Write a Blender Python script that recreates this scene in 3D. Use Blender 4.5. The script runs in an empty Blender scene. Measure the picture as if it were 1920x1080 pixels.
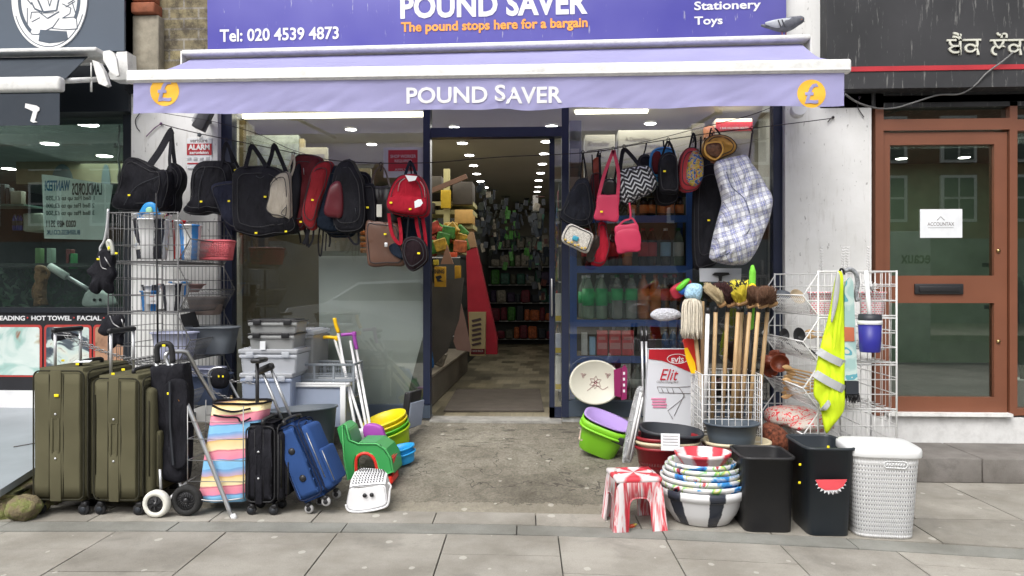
import bpy, bmesh, math, random
from mathutils import Vector, Matrix, Euler, noise
R = math.radians
SC = bpy.context.scene
COL = SC.collection
# ------------------------------------------------------------------ camera, sky, sun, exposure
YAW = R(3.0); F = 1420.0; CH = 1.25
cd = bpy.data.cameras.new("camera"); cam = bpy.data.objects.new("camera", cd); COL.objects.link(cam)
cam.location = (0, 0, CH); cam.rotation_euler = (R(90), 0, YAW)
cd.sensor_width = 36; cd.lens = 36*F/1920; cd.clip_start = .05; cd.clip_end = 900
SC.camera = cam
SUN_EL, SUN_AZ = R(52), R(205)      # azimuth of the sun, clockwise from +Y (north)
wd = bpy.data.worlds.new("World"); SC.world = wd; wd.use_nodes = True
wt = wd.node_tree; bg = wt.nodes['Background']
sky = wt.nodes.new('ShaderNodeTexSky'); sky.sky_type = 'NISHITA'; sky.sun_disc = False
sky.sun_elevation = SUN_EL; sky.sun_rotation = SUN_AZ; sky.air_density = 1.0; sky.dust_density = 5.0
hs = wt.nodes.new('ShaderNodeHueSaturation'); hs.inputs['Saturation'].default_value = .22
wt.links.new(sky.outputs[0], hs.inputs['Color']); wt.links.new(hs.outputs[0], bg.inputs[0])
bg.inputs[1].default_value = .15
sl = bpy.data.lights.new("sun", 'SUN'); so = bpy.data.objects.new("sun", sl); COL.objects.link(so)
sl.energy = .85; sl.angle = R(35); sl.color = (1, .97, .93)
so.rotation_euler = (R(90)-SUN_EL, 0, -SUN_AZ+math.pi)
SC.view_settings.view_transform = 'Standard'; SC.view_settings.look = 'None'
SC.view_settings.exposure = 0.66; SC.view_settings.gamma = 1
SC.cycles.max_bounces = 8; SC.cycles.transparent_max_bounces = 24
SC.cycles.sample_clamp_indirect = 4
# ------------------------------------------------------------------ maths helpers
_c, _s = math.cos(YAW), math.sin(YAW)
def P(px, py, Y):
    "world point on the upright plane at distance Y seen at photo pixel px,py (real-world metres)"
    a = (px-960)/F; d = Vector((a*_c-_s, a*_s+_c, (540-py)/F)); t = Y/d.y
    return Vector((d.x*t, Y, CH+d.z*t))
def PG(px, py, z=0):
    a = (px-960)/F; d = Vector((a*_c-_s, a*_s+_c, (540-py)/F)); t = (z-CH)/d.z
    return Vector((d.x*t, d.y*t, z))
def XZ(px, py, Y): p = P(px, py, Y); return p.x, p.z
YR0, YR1, ZR = 4.2, 5.55, .27
def G(y): return 0 if y < YR0 else min(ZR, (y-YR0)/(YR1-YR0)*ZR)
def V(*a): return Vector(a)
def lerp(a, b, t): return a+(b-a)*t
def smooth_closed(pts, n=56):
    "Catmull-Rom through a closed outline, resampled to about n points"
    pts = [Vector(p) for p in pts]; m = len(pts); out = []; k = max(1, round(n/m))
    for i in range(m):
        p0, p1, p2, p3 = pts[i-1], pts[i], pts[(i+1) % m], pts[(i+2) % m]
        for j in range(k):
            t = j/k
            out.append(.5*((2*p1)+(p2-p0)*t+(2*p0-5*p1+4*p2-p3)*t*t+(3*p1-p0-3*p2+p3)*t**3))
    return out
def smooth_open(pts, k=5):
    pts = [Vector(p) for p in pts]; m = len(pts); out = []
    if m < 3: return pts
    for i in range(m-1):
        p0, p1, p2, p3 = pts[max(i-1, 0)], pts[i], pts[i+1], pts[min(i+2, m-1)]
        for j in range(k):
            t = j/k
            out.append(.5*((2*p1)+(p2-p0)*t+(2*p0-5*p1+4*p2-p3)*t*t+(3*p1-p0-3*p2+p3)*t**3))
    out.append(pts[-1]); return out
# ------------------------------------------------------------------ mesh builder
MATX = {}
def wmat(o):
    return MATX.get(o.name, Matrix()) if o else Matrix()
class MB:
    def __init__(s, M=None): s.v = []; s.f = []; s.m = []; s.sm = []; s.M = M or Matrix()
    def add(s, vs, fs, mi=0, sm=False):
        n = len(s.v); s.v += [s.M @ Vector(p) for p in vs]
        for f in fs: s.f.append([n+i for i in f]); s.m.append(mi); s.sm.append(sm)
        return s
    def bm(s, b, mi=0, sm=False, M=None):
        b.verts.index_update(); vs = [(M @ v.co if M else v.co.copy()) for v in b.verts]
        s.add(vs, [[v.index for v in f.verts] for f in b.faces], mi, sm); b.free(); return s
    def box(s, x0, x1, y0, y1, z0, z1, mi=0):
        vs = [(x, y, z) for z in (z0, z1) for y in (y0, y1) for x in (x0, x1)]
        return s.add(vs, [(0, 2, 3, 1), (4, 5, 7, 6), (0, 1, 5, 4), (2, 6, 7, 3), (0, 4, 6, 2), (1, 3, 7, 5)], mi)
    def cbox(s, c, d, mi=0, rot=None, bev=0, seg=2, sm=None):
        M = Matrix.Translation(c)
        if rot: M = M @ Euler(rot).to_matrix().to_4x4()
        b = bmesh.new(); bmesh.ops.create_cube(b, size=1, matrix=Matrix.Diagonal((d[0], d[1], d[2], 1)))
        if bev > 0:
            bmesh.ops.bevel(b, geom=list(b.edges), offset=min(bev, min(d)*.49), segments=seg, profile=.5, affect='EDGES')
        return s.bm(b, mi, bev > 0 if sm is None else sm, M)
    def tube(s, path, r, seg=6, mi=0, closed=False, r2=None, caps=True, sm=True):
        path = [Vector(p) for p in path]; n = len(path); vs = []; fs = []
        up = None
        for i, p in enumerate(path):
            if closed: t = path[(i+1) % n]-path[i-1]
            else: t = path[min(i+1, n-1)]-path[max(i-1, 0)]
            if t.length < 1e-9: t = V(0, 0, 1)
            t.normalize()
            if up is None:
                up = V(0, 0, 1) if abs(t.z) < .9 else V(0, 1, 0)
            a = t.cross(up)
            if a.length < 1e-4: a = t.orthogonal()
            a.normalize(); up = a.cross(t).normalized()
            if isinstance(r, (list, tuple)): rr = r[i]
            else: rr = r if r2 is None else lerp(r, r2, i/max(n-1, 1))
            for k in range(seg):
                w = 2*math.pi*k/seg
                vs.append(p+a*math.cos(w)*rr+up*math.sin(w)*rr)
        m = n if closed else n-1
        for i in range(m):
            for k in range(seg):
                j = (i+1) % n; fs.append((i*seg+k, i*seg+(k+1) % seg, j*seg+(k+1) % seg, j*seg+k))
        if caps and not closed: fs += [tuple(range(seg))[::-1], tuple((n-1)*seg+k for k in range(seg))]
        return s.add(vs, fs, mi, sm)
    def lathe(s, prof, c=(0, 0, 0), seg=32, mi=0, sx=1, sy=1, sm=True, mf=None, M=None, jit=0, sq=0):
        "profile (r,z) turned about z; mf(i)-> material index per band; sq squares the section off"
        n = len(prof); vs = []; fs = []; M = M or Matrix.Translation(c)
        for (r, z) in prof:
            for k in range(seg):
                w = 2*math.pi*k/seg; cx, cy = math.cos(w), math.sin(w)
                q = 1
                if sq: q = 1/((abs(cx)**sq+abs(cy)**sq)**(1/sq))
                vs.append(M @ V(cx*r*q*sx, cy*r*q*sy, z))
        nb = len(s.v)
        s.v += [s.M @ p for p in vs]
        for i in range(n-1):
            mm = mf(i) if mf else mi
            for k in range(seg):
                s.f.append([nb+i*seg+k, nb+i*seg+(k+1) % seg, nb+(i+1)*seg+(k+1) % seg, nb+(i+1)*seg+k]); s.m.append(mm); s.sm.append(sm)
        for i in (0, n-1):
            if prof[i][0] > 1e-5:
                s.f.append([nb+i*seg+k for k in range(seg)][::(-1 if i == 0 else 1)]); s.m.append(mf(i) if (mf and i == 0) else (mf(n-2) if mf else mi)); s.sm.append(False)
        return s
    def rings(s, rings, mi=0, cap=True, sm=True, closed=True):
        n = len(rings[0]); vs = [p for r in rings for p in r]; fs = []
        for i in range(len(rings)-1):
            for k in range(n if closed else n-1): fs.append((i*n+k, i*n+(k+1) % n, (i+1)*n+(k+1) % n, (i+1)*n+k))
        if cap: fs += [tuple(range(n))[::-1], tuple((len(rings)-1)*n+k for k in range(n))]
        return s.add(vs, fs, mi, sm)
    def prism(s, poly, y0, y1, mi=0, sm=False):
        "polygon given as (x,z), thickness along y"
        n = len(poly); vs = [(x, y0, z) for x, z in poly]+[(x, y1, z) for x, z in poly]
        fs = [tuple(range(n)), tuple(n+k for k in range(n))[::-1]]
        fs += [(k, n+k, n+(k+1) % n, (k+1) % n) for k in range(n)]
        return s.add(vs, fs, mi, sm)
    def slab(s, poly, z0, z1, mi=0):
        n = len(poly); vs = [(x, y, z0) for x, y in poly]+[(x, y, z1) for x, y in poly]
        fs = [tuple(range(n))[::-1], tuple(n+k for k in range(n))]
        fs += [(k, (k+1) % n, n+(k+1) % n, n+k) for k in range(n)]
        return s.add(vs, fs, mi)
    def ribbon(s, path, w, t=.003, nrm=(0, -1, 0), mi=0, sm=True):
        "flat strap: width w across, thickness t along nrm"
        path = [Vector(p) for p in path]; rings = []; nn = Vector(nrm).normalized()
        for i, p in enumerate(path):
            d = (path[min(i+1, len(path)-1)]-path[max(i-1, 0)])
            if d.length < 1e-9: d = V(0, 0, 1)
            d.normalize(); a = d.cross(nn)
            if a.length < 1e-3: a = d.orthogonal()
            a.normalize(); b = a.cross(d).normalized()
            ww = w[i] if isinstance(w, (list, tuple)) else w
            rings.append([p+a*ww/2+b*t/2, p-a*ww/2+b*t/2, p-a*ww/2-b*t/2, p+a*ww/2-b*t/2])
        return s.rings(rings, mi, True, False)
    def pillow(s, out, th, amp=.006, sd=0, mi=0, n=56, fl=2.6, ns=9, tilt=0, sag=0, cen=None, crease=0, back=1.0):
        "an inflated cushion-like body: closed outline in the XZ plane, its own thickness th along Y"
        o = smooth_closed([Vector(p) for p in out], n) if n else [Vector(p) for p in out]
        c = Vector(cen) if cen else sum(o, Vector())/len(o)
        S = (1, .985, .94, .86, .74, .58, .4, .2)
        vs = []; m = len(o)
        def off(p, y): return V(p.x, p.y+y+(p.x-c.x)*tilt, p.z)
        def lay(sgn):
            L = []
            for q in S:
                hgt = th/2*(1-q**fl)**(1/fl)*(1 if sgn < 0 else back)
                for p in o:
                    w = c+(p-c)*q
                    e = amp*noise.noise(V(w.x*ns+sd, w.z*ns*.8+sd*3.1, sgn+sd))*1.6
                    if crease: e += crease*abs(noise.noise(V(w.x*ns*2.2+sd*2, w.z*ns*.7, sd+5)))*min(1, (1-q)*5)
                    L.append(off(w, sgn*hgt+e*min(1, (1-q)*6)))
            return L
        fr = lay(-1); bk = lay(1); vs = fr+bk[m:]; k = len(S)
        fs = []
        for i in range(k-1):
            for j in range(m):
                a = i*m+j; b = i*m+(j+1) % m; fs.append((a, b, b+m, a+m))
        fs.append(tuple((k-1)*m+j for j in range(m)))
        base = k*m
        for i in range(k-1):
            for j in range(m):
                jn = (j+1) % m
                a, b = (j, jn) if i == 0 else (base+(i-1)*m+j, base+(i-1)*m+jn)
                d, e = base+i*m+j, base+i*m+jn
                fs.append((b, a, d, e))
        fs.append(tuple(base+(k-2)*m+j for j in range(m))[::-1])
        return s.add(vs, fs, mi, True)
    def build(s, name, mats, parent=None, world=True, weld=False):
        me = bpy.data.meshes.new(name)
        inv = wmat(parent).inverted() if (parent and world) else Matrix()
        me.from_pydata([inv @ p for p in s.v], [], s.f)
        if not isinstance(mats, (list, tuple)): mats = [mats]
        for m in mats: me.materials.append(m)
        me.polygons.foreach_set('material_index', [min(i, len(mats)-1) for i in s.m])
        me.polygons.foreach_set('use_smooth', s.sm)
        if weld:
            b = bmesh.new(); b.from_mesh(me); bmesh.ops.remove_doubles(b, verts=b.verts, dist=1e-5); b.to_mesh(me); b.free()
        me.update()
        o = bpy.data.objects.new(name, me); COL.objects.link(o)
        if parent: o.parent = parent
        MATX[o.name] = wmat(parent).copy()
        return o
def props(o, label=None, cat=None, group=None, kind=None):
    if label: o['label'] = label
    if cat: o['category'] = cat
    if group: o['group'] = group
    if kind: o['kind'] = kind
    return o
def thing(name, label, cat, loc=(0, 0, 0), rot=(0, 0, 0), group=None):
    if not isinstance(rot, (tuple, list, Euler)): rot = (0, 0, rot)
    o = bpy.data.objects.new(name, None); COL.objects.link(o); o.empty_display_size = .05
    o.location = loc; o.rotation_euler = rot
    MATX[o.name] = Matrix.Translation(loc) @ Euler(rot).to_matrix().to_4x4()
    return props(o, label, cat, group)
def struct(o): o['kind'] = 'structure'; return o
KIDS = {}
def copy_tree(src, loc=None, rot=None, label=None, parent=None, group=None):
    c = src.copy(); COL.objects.link(c); c.parent = parent
    if loc is not None: c.location = loc
    if rot is not None: c.rotation_euler = rot if isinstance(rot, (tuple, list)) else (0, 0, rot)
    if label: c['label'] = label
    if group: c['group'] = group
    for ch in [o for o in list(COL.objects) if o.parent == src]: copy_tree(ch, parent=c)
    return c
# ------------------------------------------------------------------ materials
def C(h):
    "hex or tuple colour (sRGB hex -> linear)"
    if isinstance(h, str):
        v = [int(h[i:i+2], 16)/255 for i in (0, 2, 4)]
        return tuple((x/12.92 if x <= .04045 else ((x+.055)/1.055)**2.4) for x in v)+(1,)
    return tuple(h[:3])+(1,)
class NT:
    def __init__(s, name):
        s.m = bpy.data.materials.new(name); s.m.use_nodes = True; s.t = s.m.node_tree
        s.p = s.t.nodes['Principled BSDF']; s.out = s.t.nodes['Material Output']
    def n(s, typ, **kw):
        x = s.t.nodes.new('ShaderNode'+typ)
        for k, v in kw.items():
            if k in x.inputs.keys() if isinstance(k, str) else False: x.inputs[k].default_value = v
            elif hasattr(x, k): setattr(x, k, v)
        return x
    def l(s, a, b): s.t.links.new(a, b)
    def tc(s, which='Object'): return s.n('TexCoord').outputs[which]
    def noise(s, sc, det=3, vec=None, rough=.5, dist=0):
        x = s.n('TexNoise'); x.inputs['Scale'].default_value = sc; x.inputs['Detail'].default_value = det
        x.inputs['Roughness'].default_value = rough; x.inputs['Distortion'].default_value = dist
        s.l(vec or s.tc(), x.inputs['Vector']); return x.outputs['Fac']
    def ramp(s, fac, stops, interp='LINEAR'):
        x = s.n('ValToRGB'); r = x.color_ramp; r.interpolation = interp
        while len(r.elements) > 1: r.elements.remove(r.elements[-1])
        r.elements[0].position = stops[0][0]; r.elements[0].color = C(stops[0][1])
        for p, c in stops[1:]: e = r.elements.new(p); e.color = C(c)
        s.l(fac, x.inputs[0]); return x.outputs[0]
    def mix(s, fac, a, b, mode='MIX'):
        x = s.n('Mix'); x.data_type = 'RGBA'; x.blend_type = mode
        for sock, v in ((x.inputs[0], fac), (x.inputs[6], a), (x.inputs[7], b)):
            if hasattr(v, 'links') or hasattr(v, 'is_output'): s.l(v, sock)
            elif isinstance(v, (int, float)): sock.default_value = v
            else: sock.default_value = C(v)
        return x.outputs[2]
    def math(s, op, a, b=None, c=None):
        x = s.n('Math'); x.operation = op
        for i, v in enumerate((a, b, c)):
            if v is None: continue
            if hasattr(v, 'is_output'): s.l(v, x.inputs[i])
            else: x.inputs[i].default_value = v
        return x.outputs[0]
    def sep(s, v=None):
        x = s.n('SeparateXYZ'); s.l(v or s.tc(), x.inputs[0]); return x.outputs
    def mapping(s, v=None, loc=(0, 0, 0), rot=(0, 0, 0), sc=(1, 1, 1)):
        x = s.n('Mapping'); s.l(v or s.tc(), x.inputs[0]); x.inputs[1].default_value = loc
        x.inputs[2].default_value = rot; x.inputs[3].default_value = sc; return x.outputs[0]
    def bump(s, h, st=.3, d=.01):
        x = s.n('Bump'); x.inputs['Strength'].default_value = st; x.inputs['Distance'].default_value = d
        s.l(h, x.inputs['Height']); s.l(x.outputs[0], s.p.inputs['Normal']); return x
    def fin(s, col=None, rough=None, metal=None, spec=None):
        for k, v in (('Base Color', col), ('Roughness', rough), ('Metallic', metal), ('Specular IOR Level', spec)):
            if v is None: continue
            if hasattr(v, 'is_output'): s.l(v, s.p.inputs[k])
            elif k == 'Base Color': s.p.inputs[k].default_value = C(v)
            else: s.p.inputs[k].default_value = v
        return s.m
MC = {}
def mat(name, col, rough=.55, metal=0, var=.12, sc=6, bump=0, bsc=120, spec=.4, alpha=1, trans=0, dirt=0, sheen=0, bd=.004):
    if name in MC: return MC[name]
    t = NT(name); c = C(col)
    lo = tuple(max(0, x*(1-var)) for x in c[:3]); hi = tuple(min(1, x*(1+var)) for x in c[:3])
    f = t.noise(sc, 4); k = t.ramp(f, [(.3, lo), (.7, hi)])
    if dirt:
        g = t.noise(sc*2.3, 6, rough=.7); g = t.ramp(g, [(.45, (0, 0, 0)), (.75, (1, 1, 1))])
        gm = t.math('MULTIPLY', g, dirt); k = t.mix(gm, k, (.08, .07, .055))
    r = t.math('MULTIPLY_ADD', t.noise(sc*3, 3), .25*rough, rough*.88)
    t.fin(k, r, metal, spec)
    if bump: t.bump(t.noise(bsc, 3), bump, bd)
    if sheen: t.p.inputs['Sheen Weight'].default_value = sheen
    if alpha < 1: t.p.inputs['Alpha'].default_value = alpha
    if trans: t.p.inputs['Transmission Weight'].default_value = trans; t.p.inputs['IOR'].default_value = 1.25
    MC[name] = t.m; return t.m
def emis(name, col, st):
    t = NT(name); t.fin((0.02, .02, .02), .5); t.p.inputs['Emission Color'].default_value = C(col); t.p.inputs['Emission Strength'].default_value = st
    return t.m
def fabric(name, col, var=.15, sheen=.0, b=.35, rough=.9):
    if name in MC: return MC[name]
    t = NT(name); c = C(col); k = t.ramp(t.noise(9, 4), [(.3, [x*(1-var) for x in c[:3]]), (.7, [min(1, x*(1+var)) for x in c[:3]])])
    t.fin(k, rough, 0, .12); f = t.noise(1, 3, t.mapping(None, sc=(24, 24, 9)), .6, 1.2); t.bump(t.math('ADD', f, t.math('MULTIPLY', t.noise(420, 2), .06*b/.35)), .55, .022); MC[name] = t.m; return t.m
def glassy(name, tint, refl=.09, rough=.0, tr=.93):
    "window glass: see-through with a fresnel reflection (thin sheet, no refraction)"
    t = NT(name); nt = t.t; nt.nodes.remove(t.p)
    tb = nt.nodes.new('ShaderNodeBsdfTransparent'); tb.inputs[0].default_value = C(tint)
    gl = nt.nodes.new('ShaderNodeBsdfGlossy'); gl.inputs['Roughness'].default_value = rough; gl.inputs['Color'].default_value = (1, 1, 1, 1)
    lw = nt.nodes.new('ShaderNodeFresnel'); lw.inputs[0].default_value = 1.5
    k = t.math('MULTIPLY_ADD', lw.outputs[0], 1.0, refl-.04)
    mx = nt.nodes.new('ShaderNodeMixShader'); t.l(k, mx.inputs[0]); t.l(tb.outputs[0], mx.inputs[1]); t.l(gl.outputs[0], mx.inputs[2])
    t.l(mx.outputs[0], t.out.inputs[0]); return t.m
def clear_plastic(name, tint, body=.35, rough=.25, col=None):
    "milky clear plastic sheet"
    t = NT(name); nt = t.t; t.fin(col or tint, rough, 0, .5)
    tb = nt.nodes.new('ShaderNodeBsdfTransparent'); tb.inputs[0].default_value = C(tint)
    mx = nt.nodes.new('ShaderNodeMixShader')
    k = t.math('MULTIPLY_ADD', t.noise(5, 3), .2, body-.1)
    t.l(k, mx.inputs[0]); t.l(tb.outputs[0], mx.inputs[1]); t.l(t.p.outputs[0], mx.inputs[2]); t.l(mx.outputs[0], t.out.inputs[0]); return t.m
# ------------------------------------------------------------------ writing
FONTOBJ = None
def text(body, w, h, m, parent, c, rot=(R(90), 0, 0), bold=0, ext=.002, name='lettering', mirror=False, shear=0, label=None, space=1, world=True):
    "lettering as its own thin raised mesh, fitted to w x h metres and centred on c (h=0 keeps the natural height)"
    cu = bpy.data.curves.new('t', 'FONT'); cu.body = body; cu.size = 1; cu.offset = bold; cu.extrude = 0; cu.shear = shear; cu.resolution_u = 3
    cu.space_character = space
    ob = bpy.data.objects.new('t', cu); COL.objects.link(ob)
    bpy.context.view_layer.update()
    dg = bpy.context.evaluated_depsgraph_get(); me = bpy.data.meshes.new_from_object(ob.evaluated_get(dg))
    bpy.data.objects.remove(ob); bpy.data.curves.remove(cu)
    if not me.vertices: return None
    xs = [v.co.x for v in me.vertices]; ys = [v.co.y for v in me.vertices]
    bx, by = (min(xs)+max(xs))/2, (min(ys)+max(ys))/2
    fx = w/max(max(xs)-min(xs), 1e-6); fy = h/max(max(ys)-min(ys), 1e-6) if h else fx
    if mirror: fx = -fx
    M = Matrix.Translation(c) @ Euler(rot).to_matrix().to_4x4()
    if world and parent: M = wmat(parent).inverted() @ M
    b = bmesh.new(); b.from_mesh(me)
    for v in b.verts: v.co = Vector(((v.co.x-bx)*fx, (v.co.y-by)*fy, 0))
    g = bmesh.ops.extrude_face_region(b, geom=list(b.faces))
    for e in g['geom']:
        if isinstance(e, bmesh.types.BMVert): e.co.z += ext
    bmesh.ops.recalc_face_normals(b, faces=b.faces)
    for v in b.verts: v.co = M @ v.co
    for f in b.faces: f.smooth = False
    b.to_mesh(me); b.free(); me.materials.clear(); me.materials.append(m)
    me.name = name; o = bpy.data.objects.new(name, me); COL.objects.link(o)
    if parent: o.parent = parent
    if label: o['label'] = label
    return o
# ================================================================== GROUND
def ground_mat(name, base, var, gum=True, rough=.85, scale=1, stain=.5, agg=.0):
    t = NT(name); tc = t.tc()
    geo = t.n('NewGeometry'); rnd = geo.outputs['Random Per Island']
    b = C(base)[:3]
    lo = tuple(x*(1-var) for x in b); hi = tuple(min(1, x*(1+var*.8)) for x in b)
    k = t.ramp(rnd, [(0, lo), (.5, b), (1, hi)])
    n1 = t.ramp(t.noise(2.2*scale, 6, tc, .65), [(.35, (.70, .69, .67)), (.62, (1.04, 1.04, 1.04))])
    k = t.mix(1, k, n1, 'MULTIPLY')
    n2 = t.ramp(t.noise(160, 3, tc, .8), [(.3, (.82, .82, .82)), (.7, (1.08, 1.08, 1.08))])
    k = t.mix(1, k, n2, 'MULTIPLY')
    st = t.ramp(t.noise(3.1*scale, 7, tc, .72, .6), [(.55, (0, 0, 0)), (.66, (1, 1, 1))])
    k = t.mix(t.math('MULTIPLY', st, stain), k, tuple(x*.42 for x in b))
    if agg:
        vo = t.n('TexVoronoi'); vo.inputs['Scale'].default_value = 170; t.l(tc, vo.inputs['Vector'])
        ag = t.ramp(vo.outputs['Color'], [(.35, (.6, .58, .55)), (.8, (1.35, 1.33, 1.25))]); k = t.mix(agg, k, ag, 'MULTIPLY')
    if gum:
        mp = t.mapping(tc, sc=(1, .75, 1)); wob = t.n('TexVoronoi'); wob.voronoi_dimensions = '2D'; wob.inputs['Scale'].default_value = 5.2; t.l(mp, wob.inputs['Vector'])
        gs = t.sep(wob.outputs['Color'])
        rad = t.math('MULTIPLY_ADD', gs[0], .16, -.02)
        g = t.math('LESS_THAN', t.math('ADD', wob.outputs['Distance'], t.math('MULTIPLY', t.noise(60, 2, tc), .06)), rad)
        k = t.mix(t.math('MULTIPLY', g, .42), k, (.60, .58, .52))
        w2 = t.n('TexVoronoi'); w2.voronoi_dimensions = '2D'; w2.inputs['Scale'].default_value = 7.7; t.l(t.mapping(tc, loc=(3.3, 1.7, 0)), w2.inputs['Vector'])
        g2 = t.math('LESS_THAN', t.math('ADD', w2.outputs['Distance'], t.math('MULTIPLY', t.noise(50, 2, tc), .08)), t.math('MULTIPLY_ADD', t.sep(w2.outputs['Color'])[1], .11, -.03))
        k = t.mix(t.math('MULTIPLY', g2, .5), k, tuple(x*.45 for x in b))
    t.fin(k, t.math('MULTIPLY_ADD', st, -.25, rough), 0, .3)
    t.bump(t.math('ADD', t.noise(220, 3, tc, .7), t.math('MULTIPLY', t.noise(9, 3, tc), .6)), .35, .003)
    return t.m
M_SLAB = ground_mat('paving_stone', (.35, .33, .29), .13, stain=.5)
M_STRIP = ground_mat('strip_stone', (.27, .27, .245), .12, gum=False, stain=.3)
M_JOINT = mat('joint_dirt', (.075, .07, .062), .95, 0, .3, 30)
M_RAMP = ground_mat('ramp_concrete', (.20, .185, .15), .05, False, .9, .8, .75, .5)
t = NT('worn_ramp_concrete'); tc = t.tc(); s = t.sep(tc)
k = t.ramp(t.noise(1.3, 6, tc, .6, .5), [(.32, (.125, .112, .088)), (.5, (.185, .168, .135)), (.7, (.255, .238, .195))])
k = t.mix(1, k, t.ramp(t.noise(70, 4, tc, .75), [(.3, (.62, .62, .60)), (.5, (1, 1, 1)), (.72, (1.35, 1.33, 1.28))]), 'MULTIPLY')
k = t.mix(1, k, t.ramp(t.noise(9, 5, tc, .7, .8), [(.35, (.72, .72, .70)), (.6, (1.05, 1.05, 1.05))]), 'MULTIPLY')
up = t.ramp(s[1], [(4.9/6, (0, 0, 0)), (5.2/6, (1, 1, 1))]) if False else t.math('GREATER_THAN', t.math('ADD', s[1], t.math('MULTIPLY', t.noise(6, 3, tc), .3)), 5.2)
scr = t.math('MULTIPLY', t.math('GREATER_THAN', t.noise(1, 5, t.mapping(tc, sc=(5, 26, 1)), .62, .6), .60), up); k = t.mix(t.math('MULTIPLY', scr, .7), k, (.045, .04, .032))
blot = t.math('GREATER_THAN', t.noise(4.3, 6, tc, .62, 1.0), .685); k = t.mix(t.math('MULTIPLY', blot, .45), k, (.06, .05, .04))
ck = t.math('LESS_THAN', t.math('ABSOLUTE', t.math('SUBTRACT', t.noise(1.15, 5, t.mapping(tc, loc=(3, 1, 0)), .55, .4), .5)), .0022); k = t.mix(t.math('MULTIPLY', ck, .7), k, (.04, .035, .03))
fr_ = t.math('LESS_THAN', t.math('ADD', s[1], t.math('MULTIPLY', t.noise(14, 4, tc, .7), .22)), 4.42); k = t.mix(t.math('MULTIPLY', fr_, .35), k, (.36, .33, .26))
vo = t.n('TexVoronoi'); vo.voronoi_dimensions = '2D'; vo.inputs['Scale'].default_value = 4.1; t.l(tc, vo.inputs['Vector']); gmm = t.math('LESS_THAN', t.math('ADD', vo.outputs['Distance'], t.math('MULTIPLY', t.noise(60, 2, tc), .05)), t.math('MULTIPLY_ADD', t.sep(vo.outputs['Color'])[0], .11, -.015)); k = t.mix(t.math('MULTIPLY', gmm, .5), k, (.5, .48, .42))
t.fin(k, .82, 0, .3); t.bump(t.math('ADD', t.noise(90, 5, tc, .8), t.math('MULTIPLY', t.noise(8, 5, tc, .7), 1.2)), .6, .008); M_RAMP = t.m
M_STEP = ground_mat('step_stone', (.22, .205, .19), .12, False, .8, 1.6, .5)
rnd = random.Random(4)
def shear(x, y): return x-.0333*y
m = MB(); jb = MB()
X0 = [PG(q, 1080, 0).x+.0333*3.29 for q in (75, 322, 570, 812, 1056, 1287, 1522, 1749)]
while X0[0] > -9: X0.insert(0, X0[0]-.563)
while X0[-1] < 9: X0.append(X0[-1]+.563)
def yw(x, y):
    q = min(abs(x), 3.3); k = .10*(q/2.9)**2 if x < 0 else .235*(q/2.4)**1.6
    return y-k*max(0, min(1, (4.21-y)/.22))
def slabq(m, x0, x1, y0, y1, z=0, g=.0035):
    p = [(shear(x0+g, y0+g), yw(x0, y0)+g), (shear(x1-g, y0+g), yw(x1, y0)+g), (shear(x1-g, y1-g), yw(x1, y1)-g), (shear(x0+g, y1-g), yw(x0, y1)-g)]
    dz = rnd.uniform(-.0015, .001)
    m.slab(p, z-.05, z+dz)
fixedj = {}
for i in range(len(X0)-1):
    y = 3.83; first = True
    xm = (X0[i]+X0[i+1])/2
    jy = None
    ln = [.26, .55, .17, .62, .29, .5][i % 6]
    while y > -1.2:
        y2 = max(y-ln, -1.2); slabq(m, X0[i], X0[i+1], y2, y); y = y2; ln = rnd.choice([.75, .6, .9])
x = -9
while x < 9:                                   # row of slabs behind the drain strip
    w = rnd.choice([.55, .8, .65]); slabq(m, x, x+w, 3.995, 4.21); x += w
x = 1.55
while x < 9:
    w = .56; y = 4.21
    for dy in ([.4, .55] if int(x*10) % 2 else [.62, .33]): slabq(m, x, x+w, y, min(y+dy, 5.02)); y = min(y+dy, 5.02)
    x += w
pav = m.build('pavement', M_SLAB); struct(pav)
m = MB(); x = -9
while x < 9:
    w = rnd.choice([.9, 1.1, .75]); slabq(m, x, x+w, 3.835, 3.99, 0.001); x += w
struct(m.build('kerb_strip', M_STRIP))
m = MB(); m.box(-60, 60, -1.2, 6.0, -.4, -.012); struct(m.build('ground', M_JOINT))
M_ASPH = ground_mat('asphalt', (.055, .055, .057), .05, False, .9, .5, .4, .5)
m = MB(); m.add([(-300, -1.35, -.13), (300, -1.35, -.13), (300, -9.5, -.13), (-300, -9.5, -.13)], [(0, 1, 2, 3)])
struct(m.build('road', M_ASPH))
m = MB(); m.box(-60, 60, -1.35, -1.2, -.4, -.004); struct(m.build('kerb', M_STEP))
m = MB(); m.box(-60, 60, -16.6, -9.5, -.4, .0); struct(m.build('far_pavement', M_SLAB))
m = MB(); m.box(-300, 300, -300, 300, -.9, -.6); struct(m.build('terrain', M_ASPH))
# forecourt: uneven concrete rising to the shop threshold
m = MB(); nx, ny = 120, 40; xa, xb = -2.62, 1.72
for j in range(ny+1):
    for i in range(nx+1):
        u = i/nx; x = lerp(xa, xb, u); e = .018*noise.noise(V(x*5, 0, 3))+.012*noise.noise(V(x*19, 0, 5))
        y = lerp(4.2+e, 5.56, (j/ny)); z = G(y)+.008*noise.noise(V(x*1.7, y*1.7, 0))+.0015*noise.noise(V(x*30, y*30, 0))
        edge = max(0, 1-j/3); z = z-.006*edge
        if j == 0: z = -.01
        elif j == 1: z += .004
        m.v.append(V(x, y, z))
for j in range(ny):
    for i in range(nx):
        a = j*(nx+1)+i; m.f.append([a, a+1, a+nx+2, a+nx+1]); m.m.append(0); m.sm.append(True)
struct(m.build('forecourt', M_RAMP))
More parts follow.
